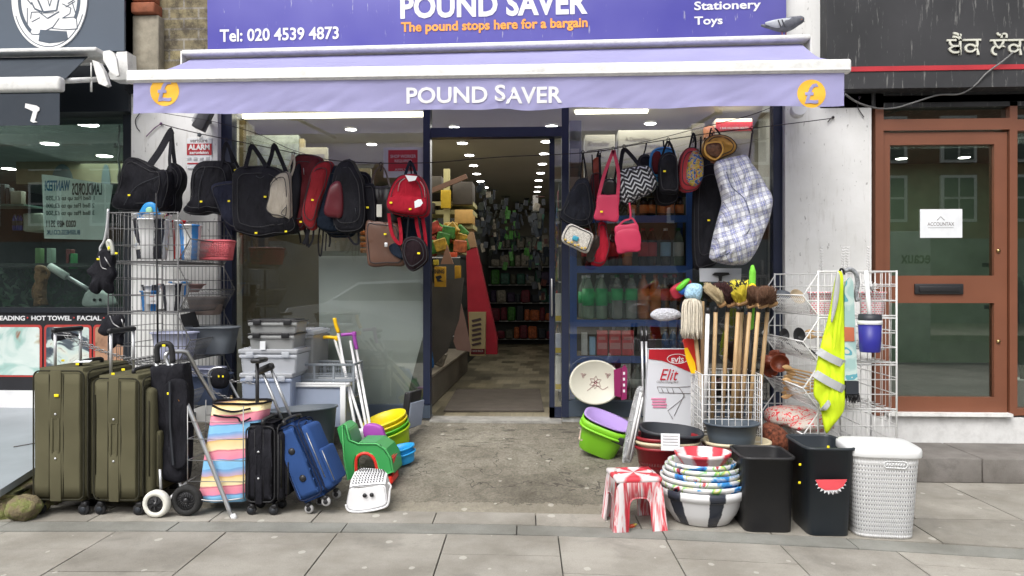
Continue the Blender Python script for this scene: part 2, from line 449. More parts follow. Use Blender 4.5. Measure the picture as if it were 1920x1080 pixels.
# right-hand stone step
xs = 1.74
m = MB()
for i in range(7):
    x0 = xs+i*1.02; m.cbox(((x0+x0+1.012)/2, 5.26, .0785), (1.012, .52, .157), bev=.006)
st = m.build('stone_step', M_STEP); struct(st)
# left-hand raised tile slab on mossy stone
M_TILE = mat('blue_grey_tile', (.27, .30, .325), .35, 0, .08, 4, .1, 60)
M_MOSS = NT('mossy_stone')
tt = M_MOSS; kk = tt.ramp(tt.noise(11, 6, None, .7), [(.3, (.07, .06, .04)), (.45, (.20, .16, .09)), (.56, (.16, .18, .05)), (.72, (.36, .33, .18))]); tt.fin(kk, .95); tt.bump(tt.noise(18, 5, None, .75), .9, .03); M_MOSS = tt.m
a = PG(62, 880, .20); b_ = PG(0, 908, .20)
m = MB()
poly = [(-9, b_.y-.02), (b_.x-.6, b_.y-.02), (b_.x, b_.y), (a.x, a.y), (-2.62, 5.58), (-9, 5.58)]
vs = []
for (x, y) in poly: vs.append((x, y, .19+(y-4.1)*.10))
vs2 = [(x, y, z-.04) for x, y, z in vs]; n = len(vs)
m.add(vs+vs2, [tuple(range(n)), tuple(n+k for k in range(n))[::-1]]+[(k, n+k, n+(k+1) % n, (k+1) % n) for k in range(n)])
struct(m.build('raised_terrace', M_TILE))
m = MB(); m.tube([(-3.4, 4.62, .232+.012), (-2.6, 5.4, .315)], .004, 4, 0); struct(m.build('terrace_joint', M_JOINT))
m = MB()
b = bmesh.new(); bmesh.ops.create_cube(b, size=1); bmesh.ops.subdivide_edges(b, edges=list(b.edges), cuts=22, use_grid_fill=True)
for v in b.verts:
    v.co = V(v.co.x*2.7-4.24, v.co.y*1.60+4.77, v.co.z*.26+.03)
    d = noise.noise(v.co*5)*.05+noise.noise(v.co*14)*.02
    v.co += V(d*.6, d, d*.1 if v.co.z > .1 else d*.3)
    if v.co.z > .12: v.co.z = min(v.co.z, .135+(v.co.y-4.1)*.1)
m.bm(b, 0, True); mo = m.build('mossy_stone_base', M_MOSS); struct(mo)
m = MB()
for px, py, r in ((24, 962, .085), (4, 955, .09), (50, 950, .06)):
    p = PG(px, py, .05); b = bmesh.new(); bmesh.ops.create_icosphere(b, subdivisions=4, radius=r)
    for v in b.verts: v.co *= 1+.45*noise.noise(v.co*9+V(px, 0, 0))+.22*abs(noise.noise(v.co*26)); v.co.z *= .8
    m.bm(b, 0, True, Matrix.Translation((p.x, p.y+.07, .045)))
o = m.build('mossy_boulder', M_MOSS); props(o, 'green mossy broken stone under the blue grey terrace edge', 'stone')

# ================================================================== POUND SHOP BUILDING
YW = 5.60
M_NAVY = mat('navy_frame', C('262d44'), .38, .2, .10, 5, spec=.5)
M_GREYF = mat('grey_blue_frame', C('48525f'), .42, .2, .08, 5)
M_WHITEW = NT('white_pillar_paint')
t = M_WHITEW; k = t.ramp(t.noise(3, 5, None, .6), [(.3, (.66, .66, .64)), (.7, (.78, .78, .77))])
drip = t.ramp(t.noise(7, 5, t.mapping(None, sc=(3, 3, .35)), .7), [(.54, (0, 0, 0)), (.68, (1, 1, 1))]); k = t.mix(t.math('MULTIPLY', drip, .28), k, (.30, .27, .22))
sp = t.ramp(t.noise(45, 3, t.mapping(None, sc=(1, 1, .4)), .6), [(.67, (0, 0, 0)), (.71, (1, 1, 1))]); k = t.mix(t.math('MULTIPLY', sp, .6), k, (.15, .14, .13))
t.fin(k, .6); t.bump(t.noise(30, 4), .2, .004); M_WHITEW = t.m
M_OLDBRICK = NT('sooty_brick'); t = M_OLDBRICK
br = t.n('TexBrick'); t.l(t.mapping(t.tc(), rot=(R(90), 0, 0)), br.inputs['Vector']); br.inputs['Scale'].default_value = 1; br.inputs['Brick Width'].default_value = .225; br.inputs['Row Height'].default_value = .078; br.inputs['Mortar Size'].default_value = .008; br.inputs['Mortar Smooth'].default_value = .3
br.inputs['Color1'].default_value = C((.33, .28, .15)); br.inputs['Color2'].default_value = C((.20, .17, .11)); br.inputs['Mortar'].default_value = C((.30, .28, .24))
so_ = t.ramp(t.noise(9, 7, None, .75), [(.42, (0, 0, 0)), (.60, (1, 1, 1))]); k = t.mix(t.math('MULTIPLY', so_, .85), br.outputs[0], (.055, .045, .035)); t.fin(k, .95); t.bump(t.noise(25, 6, None, .7), .7, .012); M_OLDBRICK = t.m
M_STONEP = mat('weathered_stone', (.30, .27, .21), .9, 0, .25, 7, .4, 40, dirt=.4)
M_REDB = mat('red_terracotta', (.30, .10, .05), .85, 0, .25, 14, .5, 60, dirt=.3)
M_CEIL = mat('shop_ceiling', (.50, .47, .40), .8, 0, .05, 2)
M_WALLIN = mat('shop_inner_wall', (.30, .28, .23), .8, 0, .1, 3)
M_VINYL = NT('vinyl_tiles'); t = M_VINYL
br = t.n('TexBrick'); t.l(t.tc(), br.inputs['Vector']); br.inputs['Scale'].default_value = 1; br.inputs['Brick Width'].default_value = .17; br.inputs['Row Height'].default_value = .30; br.offset = .5; br.inputs['Mortar Size'].default_value = .001
br.inputs['Color1'].default_value = C((.32, .28, .19)); br.inputs['Color2'].default_value = C((.09, .08, .05)); br.inputs['Mortar'].default_value = C((.12, .1, .07))
gr = t.ramp(t.noise(8, 5, t.mapping(None, sc=(6, .5, 1))), [(.3, (.8, .8, .8)), (.7, (1.1, 1.1, 1.1))]); t.fin(t.mix(1, br.outputs[0], gr, 'MULTIPLY'), .35); M_VINYL = t.m
M_GLASS = glassy('shop_glass', (.93, .95, .93), .10)
shop = thing('pound_shop_building', 'old brick pound shop building with navy framed windows and open doorway', 'building', (-.4, 5.6, 0))
XL, _ = XZ(408, 500, 5.5); XR, _ = XZ(1472, 500, 5.5)
xl0, _ = XZ(246, 500, 5.5); xr1, _ = XZ(1634, 500, 5.5)
m = MB(); m.box(xl0, XL, 5.50, 6.2, -.02, 2.72); pl = m.build('pillar', M_WHITEW, shop)
m = MB(); m.box(XR, xr1, 5.50, 6.2, -.02, 4.6); m.build('pillar', M_WHITEW, shop)
# stone and brick above the left pillar
x0, z0 = XZ(251, 121, 5.5); x1, _ = XZ(300, 121, 5.5); x2, _ = XZ(388, 121, 5.5)
m = MB(); m.box(xl0, XL+.4, 5.56, 6.2, 2.724, 5.2); m.build('brick_wall', M_OLDBRICK, shop)
m = MB(); zb = XZ(280, 30, 5.5)[1]; m.cbox(((x0+x1)/2, 5.53, (2.724+zb)/2), (x1-x0, .1, zb-2.724), bev=.008); m.build('stone_pilaster', M_STONEP, shop)
m = MB(); zt = XZ(280, 8, 5.5)[1]
m.cbox(((x0+x1)/2-.005, 5.51, (zb+zt)/2+.003), (x1-x0-.02, .13, zt-zb-.006), bev=.012); m.cbox(((x0+x1)/2-.012, 5.51, zt+.06), (x1-x0-.04, .12, .105), bev=.014); m.build('terracotta_block', M_REDB, shop)
# plinth under the windows, lintel, side walls, inside
wx = lambda p: XZ(p, 500, YW)[0]
wz = lambda p, q=900: XZ(q, p, YW)[1]
m = MB(); m.box(XL, wx(806), 5.58, 5.75, -.02, wz(782, 700)); m.box(wx(1054), XR, 5.58, 5.75, -.02, wz(782, 1250)); m.build('plinth', mat('plinth_render', (.42, .42, .40), .9, 0, .2, 6, .3, 40, dirt=.5), shop)
m = MB(); m.box(XL, XR, 5.64, 6.2, 2.66, 5.2); m.build('upper_wall', M_WALLIN, shop)
IX0, IX1, IYB, IZ0, IZ1 = XL-.05, XR+.05, 13.6, .275, 2.60
m = MB(); m.box(IX0, IX1, 5.6, IYB, IZ0-.1, IZ0); m.build('vinyl_floor', M_VINYL, shop)
m = MB(); m.box(IX0, IX1, 5.66, IYB, IZ1, IZ1+.05); m.build('ceiling', M_CEIL, shop)
m = MB(); m.box(IX0-.1, IX0, 5.7, IYB, 0, IZ1+.05); m.box(IX1, IX1+.1, 5.7, IYB, 0, IZ1+.05); m.box(IX0-.1, IX1+.1, IYB, IYB+.1, 0, IZ1+.05); m.build('inner_wall', M_WALLIN, shop)
# frames
def bars(pb, parent, name, mt, y0, y1, Y=YW, one=False):
    if not one and len(pb) > 1: return [bars([q], parent, name, mt, y0, y1, Y) for q in pb][0]
    mm = MB()
    for (a, b, c, d) in pb:
        xa, za = XZ(a, d, Y); xb, zb = XZ(c, b, Y)
        mm.box(XZ(a, (b+d)/2, Y)[0], XZ(c, (b+d)/2, Y)[0], y0, y1, XZ((a+c)/2, d, Y)[1], XZ((a+c)/2, b, Y)[1])
    return mm.build(name, mt, parent)
bars([(409, 150, 439, 781), (795, 150, 808, 757)], shop, 'window_frame', M_NAVY, 5.56, 5.65)
bars([(439, 757, 808, 781)], shop, 'window_frame', M_GREYF, 5.56, 5.652)
bars([(1053, 150, 1066.5, 781), (1447, 150, 1470, 781)], shop, 'window_frame', M_NAVY, 5.56, 5.65)
bars([(1066.5, 752, 1447, 781)], shop, 'window_frame', M_GREYF, 5.56, 5.65)
df = bars([(808, 240, 1053, 258)], shop, 'door_frame', M_NAVY, 5.57, 5.66)
m = MB(); m.box(wx(1030), wx(1040), 5.66, 5.70, .285, wz(258)); m.box(wx(1030), wx(1053), 5.66, 5.70, .285, .36)
dl = m.build('door', M_NAVY, shop)
m = MB(); m.cbox(((wx(1030)+wx(1040))/2-.0, 5.642, 1.18), (.02, .03, .28), bev=.008); m.build('handle', mat('steel', (.55, .55, .55), .3, 1), dl)
m = MB(); m.box(wx(808), wx(1053), 5.52, 5.72, .20, .279); m.build('threshold', mat('worn_metal_sill', (.42, .41, .38), .5, .4, .2, 10, dirt=.4), shop)
for (a, b, c, d, y) in ((439, 190, 795, 757, 5.605), (1066.5, 190, 1447, 752, 5.605), (808, 190, 1053, 240, 5.61), (1040, 258, 1053, 770, 5.68)):
    bars([(a, b, c, d)], shop, 'glass_pane', M_GLASS, y, y+.006)
# frosted film on the lower right of the left window
M_FROST = NT('frosted_film'); t = M_FROST
k = t.ramp(t.noise(4, 4), [(.3, (.78, .82, .81)), (.7, (.86, .89, .88))]); t.fin(k, .5)
tb = t.t.nodes.new('ShaderNodeBsdfTransparent'); mx = t.t.nodes.new('ShaderNodeMixShader'); mx.inputs[0].default_value = .90; t.l(tb.outputs[0], mx.inputs[1]); t.l(t.p.outputs[0], mx.inputs[2]); t.l(mx.outputs[0], t.out.inputs[0]); M_FROST = t.m
m = MB(); pts = [XZ(a, b, 5.625) for a, b in ((598, 480), (795, 480), (800, 605), (768, 725), (762, 757), (600, 757))]
m.prism(pts, 5.618, 5.622); m.build('frosted_film', M_FROST, shop)
# ------------------------------------------------------------------ name board
def sp(px, py, Y): return XZ(px, py, Y)
M_SIGN = NT('sign_purple'); t = M_SIGN
gx = t.sep(t.tc('Object'))
k = t.ramp(t.noise(1.2, 3), [(.3, C('6e6bb4')), (.7, C('5350a4'))])
sk = t.ramp(t.noise(34, 4, t.mapping(None, sc=(1, 1, .14)), .7), [(.635, (0, 0, 0)), (.68, (1, 1, 1))]); k = t.mix(t.math('MULTIPLY', sk, .5), k, (.6, .6, .62))
t.fin(k, .32, 0, .5); M_SIGN = t.m
M_WHITE = mat('white_paint', (.80, .80, .80), .45, 0, .03, 4)
YS = 5.42
sg = thing('shop_sign', 'long purple shop fascia sign with white lettering above the awning', 'sign', (XZ(930, 80, YS)[0], YS, XZ(930, 80, YS)[1]))
xa, xb = sp(389, 60, YS)[0], sp(1475, 60, YS)[0]; za = sp(930, 96, YS)[1]
m = MB(); m.cbox(((xa+xb)/2, YS+.04, za+.55), (xb-xa, .08, 1.1), bev=.004); m.build('board', M_SIGN, sg)
def T2(body, x0, x1, y0, y1, Y, mt, par, bold=0, **kw):
    a = P((x0+x1)/2, (y0+y1)/2, Y); w = abs(P(x1, y0, Y).x-P(x0, y0, Y).x); h = abs(P(x0, y1, Y).z-P(x0, y0, Y).z)
    return text(body, w, h, mt, par, a, bold=bold, **kw)
Yt = YS-.003
T2('POUND SAVER', 750, 1101, -14, 31, Yt, M_WHITE, sg, .035, space=1.02)
M_ORNG = mat('orange_letters', C('f5a04a'), .5)
T2('The pound stops here for a bargain', 751, 1101, 37, 61, Yt, M_ORNG, sg, .03)
T2('Tel: 020 4539 4873', 412, 635, 49, 73, Yt, M_WHITE, sg, .02)
T2('Stationery', 1302, 1427, 5, 26, Yt, M_WHITE, sg, .02)
T2('Toys', 1302, 1355, 34, 54, Yt, M_WHITE, sg, .02)
sg.rotation_euler.y = -.0082
# ------------------------------------------------------------------ awning
M_CANV = mat('lilac_canvas', C('b0aedb'), .8, 0, .06, 2.5, .25, 500)
nt_ = M_CANV.node_tree; tr_ = nt_.nodes.new('ShaderNodeBsdfTranslucent'); tr_.inputs[0].default_value = C('b8b4dc'); mx_ = nt_.nodes.new('ShaderNodeMixShader'); mx_.inputs[0].default_value = .32; nt_.links.new(nt_.nodes['Principled BSDF'].outputs[0], mx_.inputs[1]); nt_.links.new(tr_.outputs[0], mx_.inputs[2]); nt_.links.new(mx_.outputs[0], nt_.nodes['Material Output'].inputs[0])
M_BARW = mat('white_awning_metal', (.78, .78, .76), .4, 0, .05, 6, dirt=.3)
M_GOLD = mat('gold_disc', C('f0b738'), .6, 0, .08, 12)
aw = thing('awning', 'lilac roll out awning with white front bar and lettered valance', 'awning', (-.4, 5.4, 2.9))
YC, YB = 5.34, 4.62
c0, c1 = P(350, 98, YC), P(1513, 98, YC); zc = P(930, 92, YC).z
CS = lambda x: (x+.4)*.0082
m = MB(); m.cbox(((c0.x+c1.x)/2, YC-.0, zc+.008), (c1.x-c0.x, .16, .035), bev=.01); m.cbox(((c0.x+c1.x)/2, YC+.05, zc-.045), (c1.x-c0.x-.03, .06, .07), bev=.008)
[setattr(v, 'z', v.z+CS(v.x)) for v in m.v]; m.build('cassette', M_BARW, aw)
m = MB(); m.prism([(c1.x, zc+.02), (c1.x+.012, zc+.02), (c1.x+.012, zc-.19), (c1.x, zc-.1)], YC-.07, YC+.08); m.prism([(c0.x-.012, zc+.02), (c0.x, zc+.02), (c0.x, zc-.1), (c0.x-.012, zc-.12)], YC-.07, YC+.08); [setattr(v, 'z', v.z+CS(v.x)) for v in m.v]; m.build('end_cap', M_BARW, aw)
b0, b1 = P(240, 135, YB), P(1594, 137, YB); zb = P(915, 135, YB).z
m = MB(); m.cbox(((b0.x+b1.x)/2, YB, zb), (b1.x-b0.x, .055, .082), bev=.014, seg=3); m.cbox(((b0.x+b1.x)/2, YB-.03, zb-.024), (b1.x-b0.x-.02, .012, .012), bev=.003); m.build('front_bar', M_BARW, aw)
# canvas sheet, gently rippled
m = MB(); nx, ny = 90, 10
ca, cb = c0.x+.04, c1.x-.04; fa, fb = b0.x+.05, b1.x-.06
for j in range(ny+1):
    v = j/ny
    for i in range(nx+1):
        u = i/nx; x = lerp(lerp(ca, cb, u), lerp(fa, fb, u), v); y = lerp(YC-.01, YB+.0, v); z = lerp(zc-.022+CS(x), zb+.04, v)-.035*math.sin(v*math.pi)
        z += .012*noise.noise(V(x*2.2, v*1.5, 0))*math.sin(v*math.pi)+.004*noise.noise(V(x*9, v*4, 2))*math.sin(v*math.pi)
        m.v.append(V(x, y, z))
for j in range(ny):
    for i in range(nx): a = j*(nx+1)+i; m.f.append([a, a+1, a+nx+2, a+nx+1]); m.m.append(0); m.sm.append(True)
m.build('canvas', M_CANV, aw)
YV = YB-.012
def valz(x): return .006*math.sin(x*7)+.005*noise.noise(V(x*4, 0, 0))
v0, v1 = P(250, 170, YV).x, P(1583, 170, YV).x; vz0 = zb-.03
m = MB(); nx, ny = 460, 12; zbot = P(900, 206, YV).z
def valY(x, v):
    d = .010*noise.noise(V(x*3.1, v*1.2, 9))+.006*noise.noise(V(x*11+v*4, v*2.2, 4))
    cx = P(945, 150, YV).x; d += .009*math.exp(-((x-cx)/.05)**2)*(1-v*.4)*math.cos((x-cx)*60)
    return YV+d*(.25+v)
for j in range(ny+1):
    v = j/ny
    for i in range(nx+1):
        x = lerp(v0, v1, i/nx); z = lerp(vz0, zbot+valz(x)+.012*math.exp(-((x-P(945, 150, YV).x)/.09)**2), v); m.v.append(V(x, valY(x, v), z))
for j in range(ny):
    for i in range(nx): a = j*(nx+1)+i; m.f.append([a, a+nx+1, a+nx+2, a+1]); m.m.append(0); m.sm.append(True)
val = m.build('valance', M_CANV, aw)
def drape(o, off=.003):
    "lay lettering onto the hanging valance cloth"
    if not o: return
    inv = wmat(aw); ym = sum((inv @ v.co).y for v in o.data.vertices)/len(o.data.vertices)
    for v in o.data.vertices:
        w = inv @ v.co; tt = min(1, max(0, (vz0-w.z)/(vz0-zbot))); w.y = valY(w.x, tt)-off-(.0015 if w.y < ym-1e-5 else 0); v.co = inv.inverted() @ w
Yv = YV-.03
def letters(word, x0, w, gap, y0, y1):
    x = x0
    for ch, ww in word: drape(T2(ch, x, x+ww, y0, y1, YV, M_WHITE, aw, .03)); x += ww+gap
drape(T2('POUND', 762, 914, 163, 194, YV, M_WHITE, aw, .02))
drape(T2('S', 928, 948, 159, 190, YV, M_WHITE, aw, .02)); drape(T2('AVER', 948, 1054, 163, 194, YV, M_WHITE, aw, .02))
for px, py in ((309, 171), (1521, 176)):
    c = P(px, py, YV); rr = P(px+27, py, YV).x-c.x
    b = bmesh.new(); bmesh.ops.create_circle(b, cap_ends=True, segments=48, radius=rr); bmesh.ops.triangulate(b, faces=b.faces)
    bmesh.ops.subdivide_edges(b, edges=list(b.edges), cuts=3, use_grid_fill=True)
    m = MB(); m.bm(b, 0, True, Matrix.Translation(c) @ Matrix.Rotation(R(90), 4, 'X')); o = m.build('gold_disc', M_GOLD, aw); drape(o, .002)
    drape(T2('£', px-13, px+13, py-19, py+19, YV, M_CANV, aw, .01), .004)
# folding arms beneath
m = MB()
for sx in (-1, 1):
    cx = -.4+sx*1.5; e = V(cx+sx*.25, 5.0, (zc+zb)/2-.06-.02); m.tube([(cx, YC+.1, zc-.1), e], .018, 8); m.tube([e, (cx, YB+.03, zb-.0)], .016, 8); m.cbox(e, (.06, .06, .05), bev=.01)
m.build('folding_arm', M_BARW, aw)
# ------------------------------------------------------------------ pigeon on the cassette
M_PG = mat('pigeon_grey', (.115, .12, .14), .7, 0, .25, 40, .3, 300); M_PL = mat('pigeon_pale', (.42, .44, .47), .75, 0, .12, 40, .3, 300); M_PD = mat('pigeon_dark', (.04, .042, .05), .6)
pc = P(1466, 50, 5.33); pz = zc+.026+CS(1.8)
pg = thing('pigeon', 'grey pigeon crouching on the right end of the white awning cassette', 'pigeon', (pc.x, 5.33, pz))
def spine(pts, rad, mi=0, seg=12, sx=1): m = MB(); m.tube(smooth_open([Vector(p) for p in pts], 4), [lerp(rad[min(int(i/4), len(rad)-1)], rad[min(int(i/4)+1, len(rad)-1)], (i % 4)/4) for i in range((len(pts)-1)*4+1)], seg, mi); return m
q = lambda a, b, Y=5.33: P(a, b-3.5, Y)
m = spine([q(1427, 51), q(1441, 53), q(1456, 52), q(1470, 51), q(1483, 47), q(1494, 43), q(1502, 41), q(1507, 41)], [.007, .016, .038, .050, .046, .034, .027, .015]); m.build('body', M_PG, pg)
m = MB(); m.pillow([q(1434, 47, 5.30), q(1450, 41, 5.30), q(1470, 38, 5.30), q(1487, 37, 5.30), q(1488, 46, 5.30), q(1472, 54, 5.30), q(1452, 55, 5.30)], .03, .001, fl=2); w_ = m.build('wing', M_PL, pg)
m = MB()
for a in ((1459, 41, 1464, 54), (1466, 40, 1472, 54)): m.ribbon([q(a[0], a[1], 5.282), q(a[2], a[3], 5.284)], .007, .004)
m.build('wing_bar', M_PD, w_)
b = bmesh.new(); bmesh.ops.create_uvsphere(b, u_segments=14, v_segments=10, radius=.028); m = MB(); m.bm(b, 0, True, Matrix.Translation(q(1500, 41))); hd_ = m.build('head', M_PG, pg); m = MB(); m.cbox(q(1503, 40, 5.304), (.007, .004, .007), bev=.002); m.build('eye', mat('pigeon_eye', (.5, .15, .02), .3), hd_)
m = MB(); m.tube([q(1506, 42), q(1509, 45)], .004, 6, r2=.001); m.build('beak', M_PD, pg)
m = MB(); m.tube([q(1466, 58), (q(1466, 58).x, 5.32, pz)], .004, 6); m.tube([q(1474, 58), (q(1474, 58).x, 5.34, pz)], .004, 6); m.build('leg', mat('pigeon_leg', (.35, .1, .09), .6), pg)
# ------------------------------------------------------------------ neighbour shop left (barber)
M_SLATE = mat('slate_panel', C('4b5562'), .35, 0, .04, 2); M_DARKF = mat('dark_frame', C('20252c'), .4, .1, .1, 4)
bar = thing('barber_shop_building', 'dark fronted barber shop with green tinted window beside pound shop', 'building', (-3.4, 5.6, 0))
NX0 = -5.6
xn = sp(233, 60, 5.38)[0]; zf = sp(120, 97, 5.38)[1]
m = MB(); m.box(NX0, xn, 5.38, 5.5, zf, 5); m.build('fascia', M_SLATE, bar)
m = MB(); m.box(xn, xl0-.0, 5.40, 5.9, 2.70, 5); m.build('fascia_edge', M_DARKF, bar)
m = MB(); m.box(NX0, xl0, 5.47, 5.9, sp(100, 212, 5.5)[1], zf+.003-.006); m.build('lintel', M_DARKF, bar)
m = MB(); m.box(XZ(235, 400, 5.55)[0], xl0, 5.52, 5.75, .2, 2.55); m.box(NX0, XZ(235, 400, 5.55)[0], 5.55, 5.62, wz(586, 100), wz(576, 100)); m.build('window_frame', M_DARKF, bar)
m = MB(); m.box(NX0, XZ(235, 400, 5.55)[0], 5.60, 5.606, wz(586, 100), 2.55); m.build('glass_pane', glassy('green_glass', (.92, .97, .945), .06), bar)
m = MB(); m.box(NX0, XZ(235, 400, 5.55)[0], 5.57, 5.75, wz(731, 60), wz(586, 100)); pp = m.build('lower_panel', mat('charcoal_panel', C('2a2a2e'), .4), bar)
m = MB(); m.box(NX0, XZ(235, 400, 5.55)[0], 5.57, 5.75, .15, wz(731, 60)); m.build('skirting', mat('white_skirting', (.78, .78, .79), .5), bar)
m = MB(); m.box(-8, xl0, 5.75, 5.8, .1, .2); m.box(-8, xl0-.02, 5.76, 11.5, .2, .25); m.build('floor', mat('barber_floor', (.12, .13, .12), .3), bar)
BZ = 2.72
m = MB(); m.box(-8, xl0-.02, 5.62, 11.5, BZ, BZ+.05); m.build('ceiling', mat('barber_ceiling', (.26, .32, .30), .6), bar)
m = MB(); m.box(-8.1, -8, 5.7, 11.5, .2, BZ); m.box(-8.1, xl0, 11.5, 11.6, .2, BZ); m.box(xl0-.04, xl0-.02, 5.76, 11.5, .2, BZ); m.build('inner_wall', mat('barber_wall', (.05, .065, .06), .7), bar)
M_LAMP = emis('lamp_white', (1, .98, .93), 14)
BL = [(165, 233, .085), (93, 269, .08), (196, 292, .08), (17, 316, .08), (156, 313, .08), (106, 331, .08), (180, 344, .07), (205, 316, .07)]
for i, (px, py, r) in enumerate(BL):
    p = PG(px, py, BZ-.012); cl = thing('ceiling_light', ['barber shop ceiling downlight nearest the window top', 'barber shop ceiling downlight left of centre', 'barber shop ceiling downlight near the chrome pole', 'barber shop ceiling downlight at far left', 'barber shop small ceiling downlight above the reflected lettering', 'barber shop ceiling downlight over top left corner of reflected lettering', 'barber shop small ceiling downlight over right end of reflected lettering', 'barber shop small ceiling downlight touching chrome pole'][i], 'ceiling light', p, group='barber shop ceiling lights')
    m = MB(); m.lathe([(r, 0), (r, -.006), (0, -.006)], p, 24); m.build('lens', M_LAMP, cl)
    m = MB(); m.lathe([(r+.012, .012), (r+.012, -.004), (r, -.004), (r, .012)], p, 24); m.build('trim_ring', M_BARW, cl)
# poster band under the window
def mtxt(*a, **k): return T2(*a, **k)
Yp = 5.566
T2('EADING', 0, 47, 592, 601, Yp, M_WHITE, bar, .03); T2('HOT TOWEL', 59, 134, 592, 601, Yp, M_WHITE, bar, .03); T2('FACIAL', 145, 190, 592, 601, Yp, M_WHITE, bar, .03)
M_REDP = mat('red_outline', C('b8403a'), .5)
m = MB()
for px in (52, 139, 195): m = MB(); c = P(px, 596, Yp); m.lathe([(.007, 0), (.007, .003), (0, .003)], seg=10, M=Matrix.Translation(c) @ Matrix.Rotation(R(90), 4, 'X')); m.build('dot', M_REDP, bar)
def photo_mat(name, stops, sc):
    t = NT(name); t.fin(t.ramp(t.noise(sc, 3, None, .5, 1.2), stops, 'EASE'), .5); return t.m
PHM = [photo_mat('towel_photo', [(.30, (.30, .10, .04)), (.38, (.35, .55, .5)), (.5, (.62, .72, .68)), (.62, (.70, .78, .74)), (.72, (.50, .45, .30))], 3.4),
       photo_mat('machine_photo', [(.32, (.03, .05, .08)), (.45, (.08, .1, .12)), (.52, (.55, .66, .62)), (.66, (.65, .7, .62)), (.72, (.2, .06, .03))], 6),
       photo_mat('face_photo', [(.3, (.35, .18, .10)), (.5, (.45, .25, .15)), (.7, (.15, .08, .05))], 4)]
for i, (x0_, x1_) in enumerate(((-60, 79), (83, 172), (175, 262))):
    a, b = P(x0_, 706, Yp), P(x1_, 609, Yp)
    def rr(x0, x1, z0, z1, r):
        return [(x0+r-r*math.cos(w)if q in(0,3) else x1-r+r*math.cos(w), 0) for w in ()]
    def rrect(x0, x1, z0, z1, r, n=6):
        o = []
        for cx, cz, s in ((x1-r, z1-r, 0), (x0+r, z1-r, 90), (x0+r, z0+r, 180), (x1-r, z0+r, 270)):
            for k in range(n+1): w = R(s+90*k/n); o.append((cx+r*math.cos(w), cz+r*math.sin(w)))
        return o
    m = MB(); m.prism(rrect(a.x, b.x, a.z, b.z, .03), Yp-.002, Yp+.006); pn = m.build('poster', M_REDP, bar)
    m = MB(); m.prism(rrect(a.x+.018, b.x-.018, a.z+.014, b.z-.018, .02), Yp-.005, Yp-.002); m.build('picture', PHM[i], pn)
# barber emblem: round badge with crossed arms and apron
EM = Matrix()
bd = thing('barber_emblem', 'white round badge with crossed muscular arms on slate sign', 'sign emblem', P(93, 0, 5.375))
M_SL2 = mat('slate_ink', C('4b5562'), .4)
m = MB(); cx, cz = sp(93, 0, 5.375); kx = (P(193, 0, 5.375).x-P(93, 0, 5.375).x)/100
def E(pts, y=5.375): return [(cx+(a-93)*kx, cz-(b-0)*kx) for a, b in pts]
m.prism(E([(93+71*math.cos(w/32*math.pi), -2+92*math.sin(w/32*math.pi)) for w in range(64)]), 5.370, 5.380); m.build('badge', M_WHITE, bd)
m = MB()
def arc(r0, ry0, r1, ry1, a0, a1, y0, y1, n=24):
    o = [(93+r0*math.cos(R(a0+(a1-a0)*k/n)), -2+ry0*math.sin(R(a0+(a1-a0)*k/n))) for k in range(n+1)]+[(93+r1*math.cos(R(a1+(a0-a1)*k/n)), -2+ry1*math.sin(R(a1+(a0-a1)*k/n))) for k in range(n+1)]
    m.prism(E(o), y0, y1)
arc(67.5, 88, 66, 86.5, 20, 160, 5.3685, 5.371)
arc(59, 78, 53, 71, -40, 30, 5.3685, 5.371); arc(59, 78, 53, 71, 128, 215, 5.3685, 5.371)
m.prism(E([(76, 54), (100, 56), (126, 58), (129, 73), (112, 78), (93, 79.5), (73, 75)]), 5.3685, 5.371)   # apron
for a, b, c, d, w in ((72, 0, 82, 22, 3), (111, 0, 107, 20, 3), (82, 22, 107, 20, 3), (60, 4, 66, 16, 2.4), (66, 16, 80, 22, 3), (52, 14, 52, 46, 1.6), (52, 46, 60, 62, 1.6), (60, 62, 72, 63, 1.6), (72, 63, 100, 50, 2), (100, 50, 112, 34, 1.6), (60, 40, 76, 32, 1.6), (60, 22, 74, 22, 1.6), (60, 22, 58, 34, 1.6), (74, 22, 90, 34, 1.8), (90, 34, 112, 22, 2.2), (118, 8, 134, 16, 1.6), (134, 16, 132, 26, 1.6), (132, 26, 118, 34, 1.6), (118, 34, 144, 32, 1.6), (144, 32, 146, 54, 1.6), (146, 54, 122, 55, 1.8), (122, 55, 98, 52, 1.4), (136, 4, 144, 30, 1.6), (128, 8, 148, -4, 1.6), (124, 14, 142, 4, 1.4), (90, -2, 94, 12, 1.6), (98, -2, 94, 12, 1.6), (76, 24, 102, 24, 1.2), (46, -8, 60, 8, 2)):
    dx, dy = c-a, d-b; L = math.hypot(dx, dy); nx_, ny_ = -dy/L*w/2, dx/L*w/2; m.prism(E([(a+nx_, b+ny_), (c+nx_, d+ny_), (c-nx_, d-ny_), (a-nx_, b-ny_)]), 5.368+rnd.random()*.0006, 5.3712)
m.build('crossed_arms', M_SL2, bd)
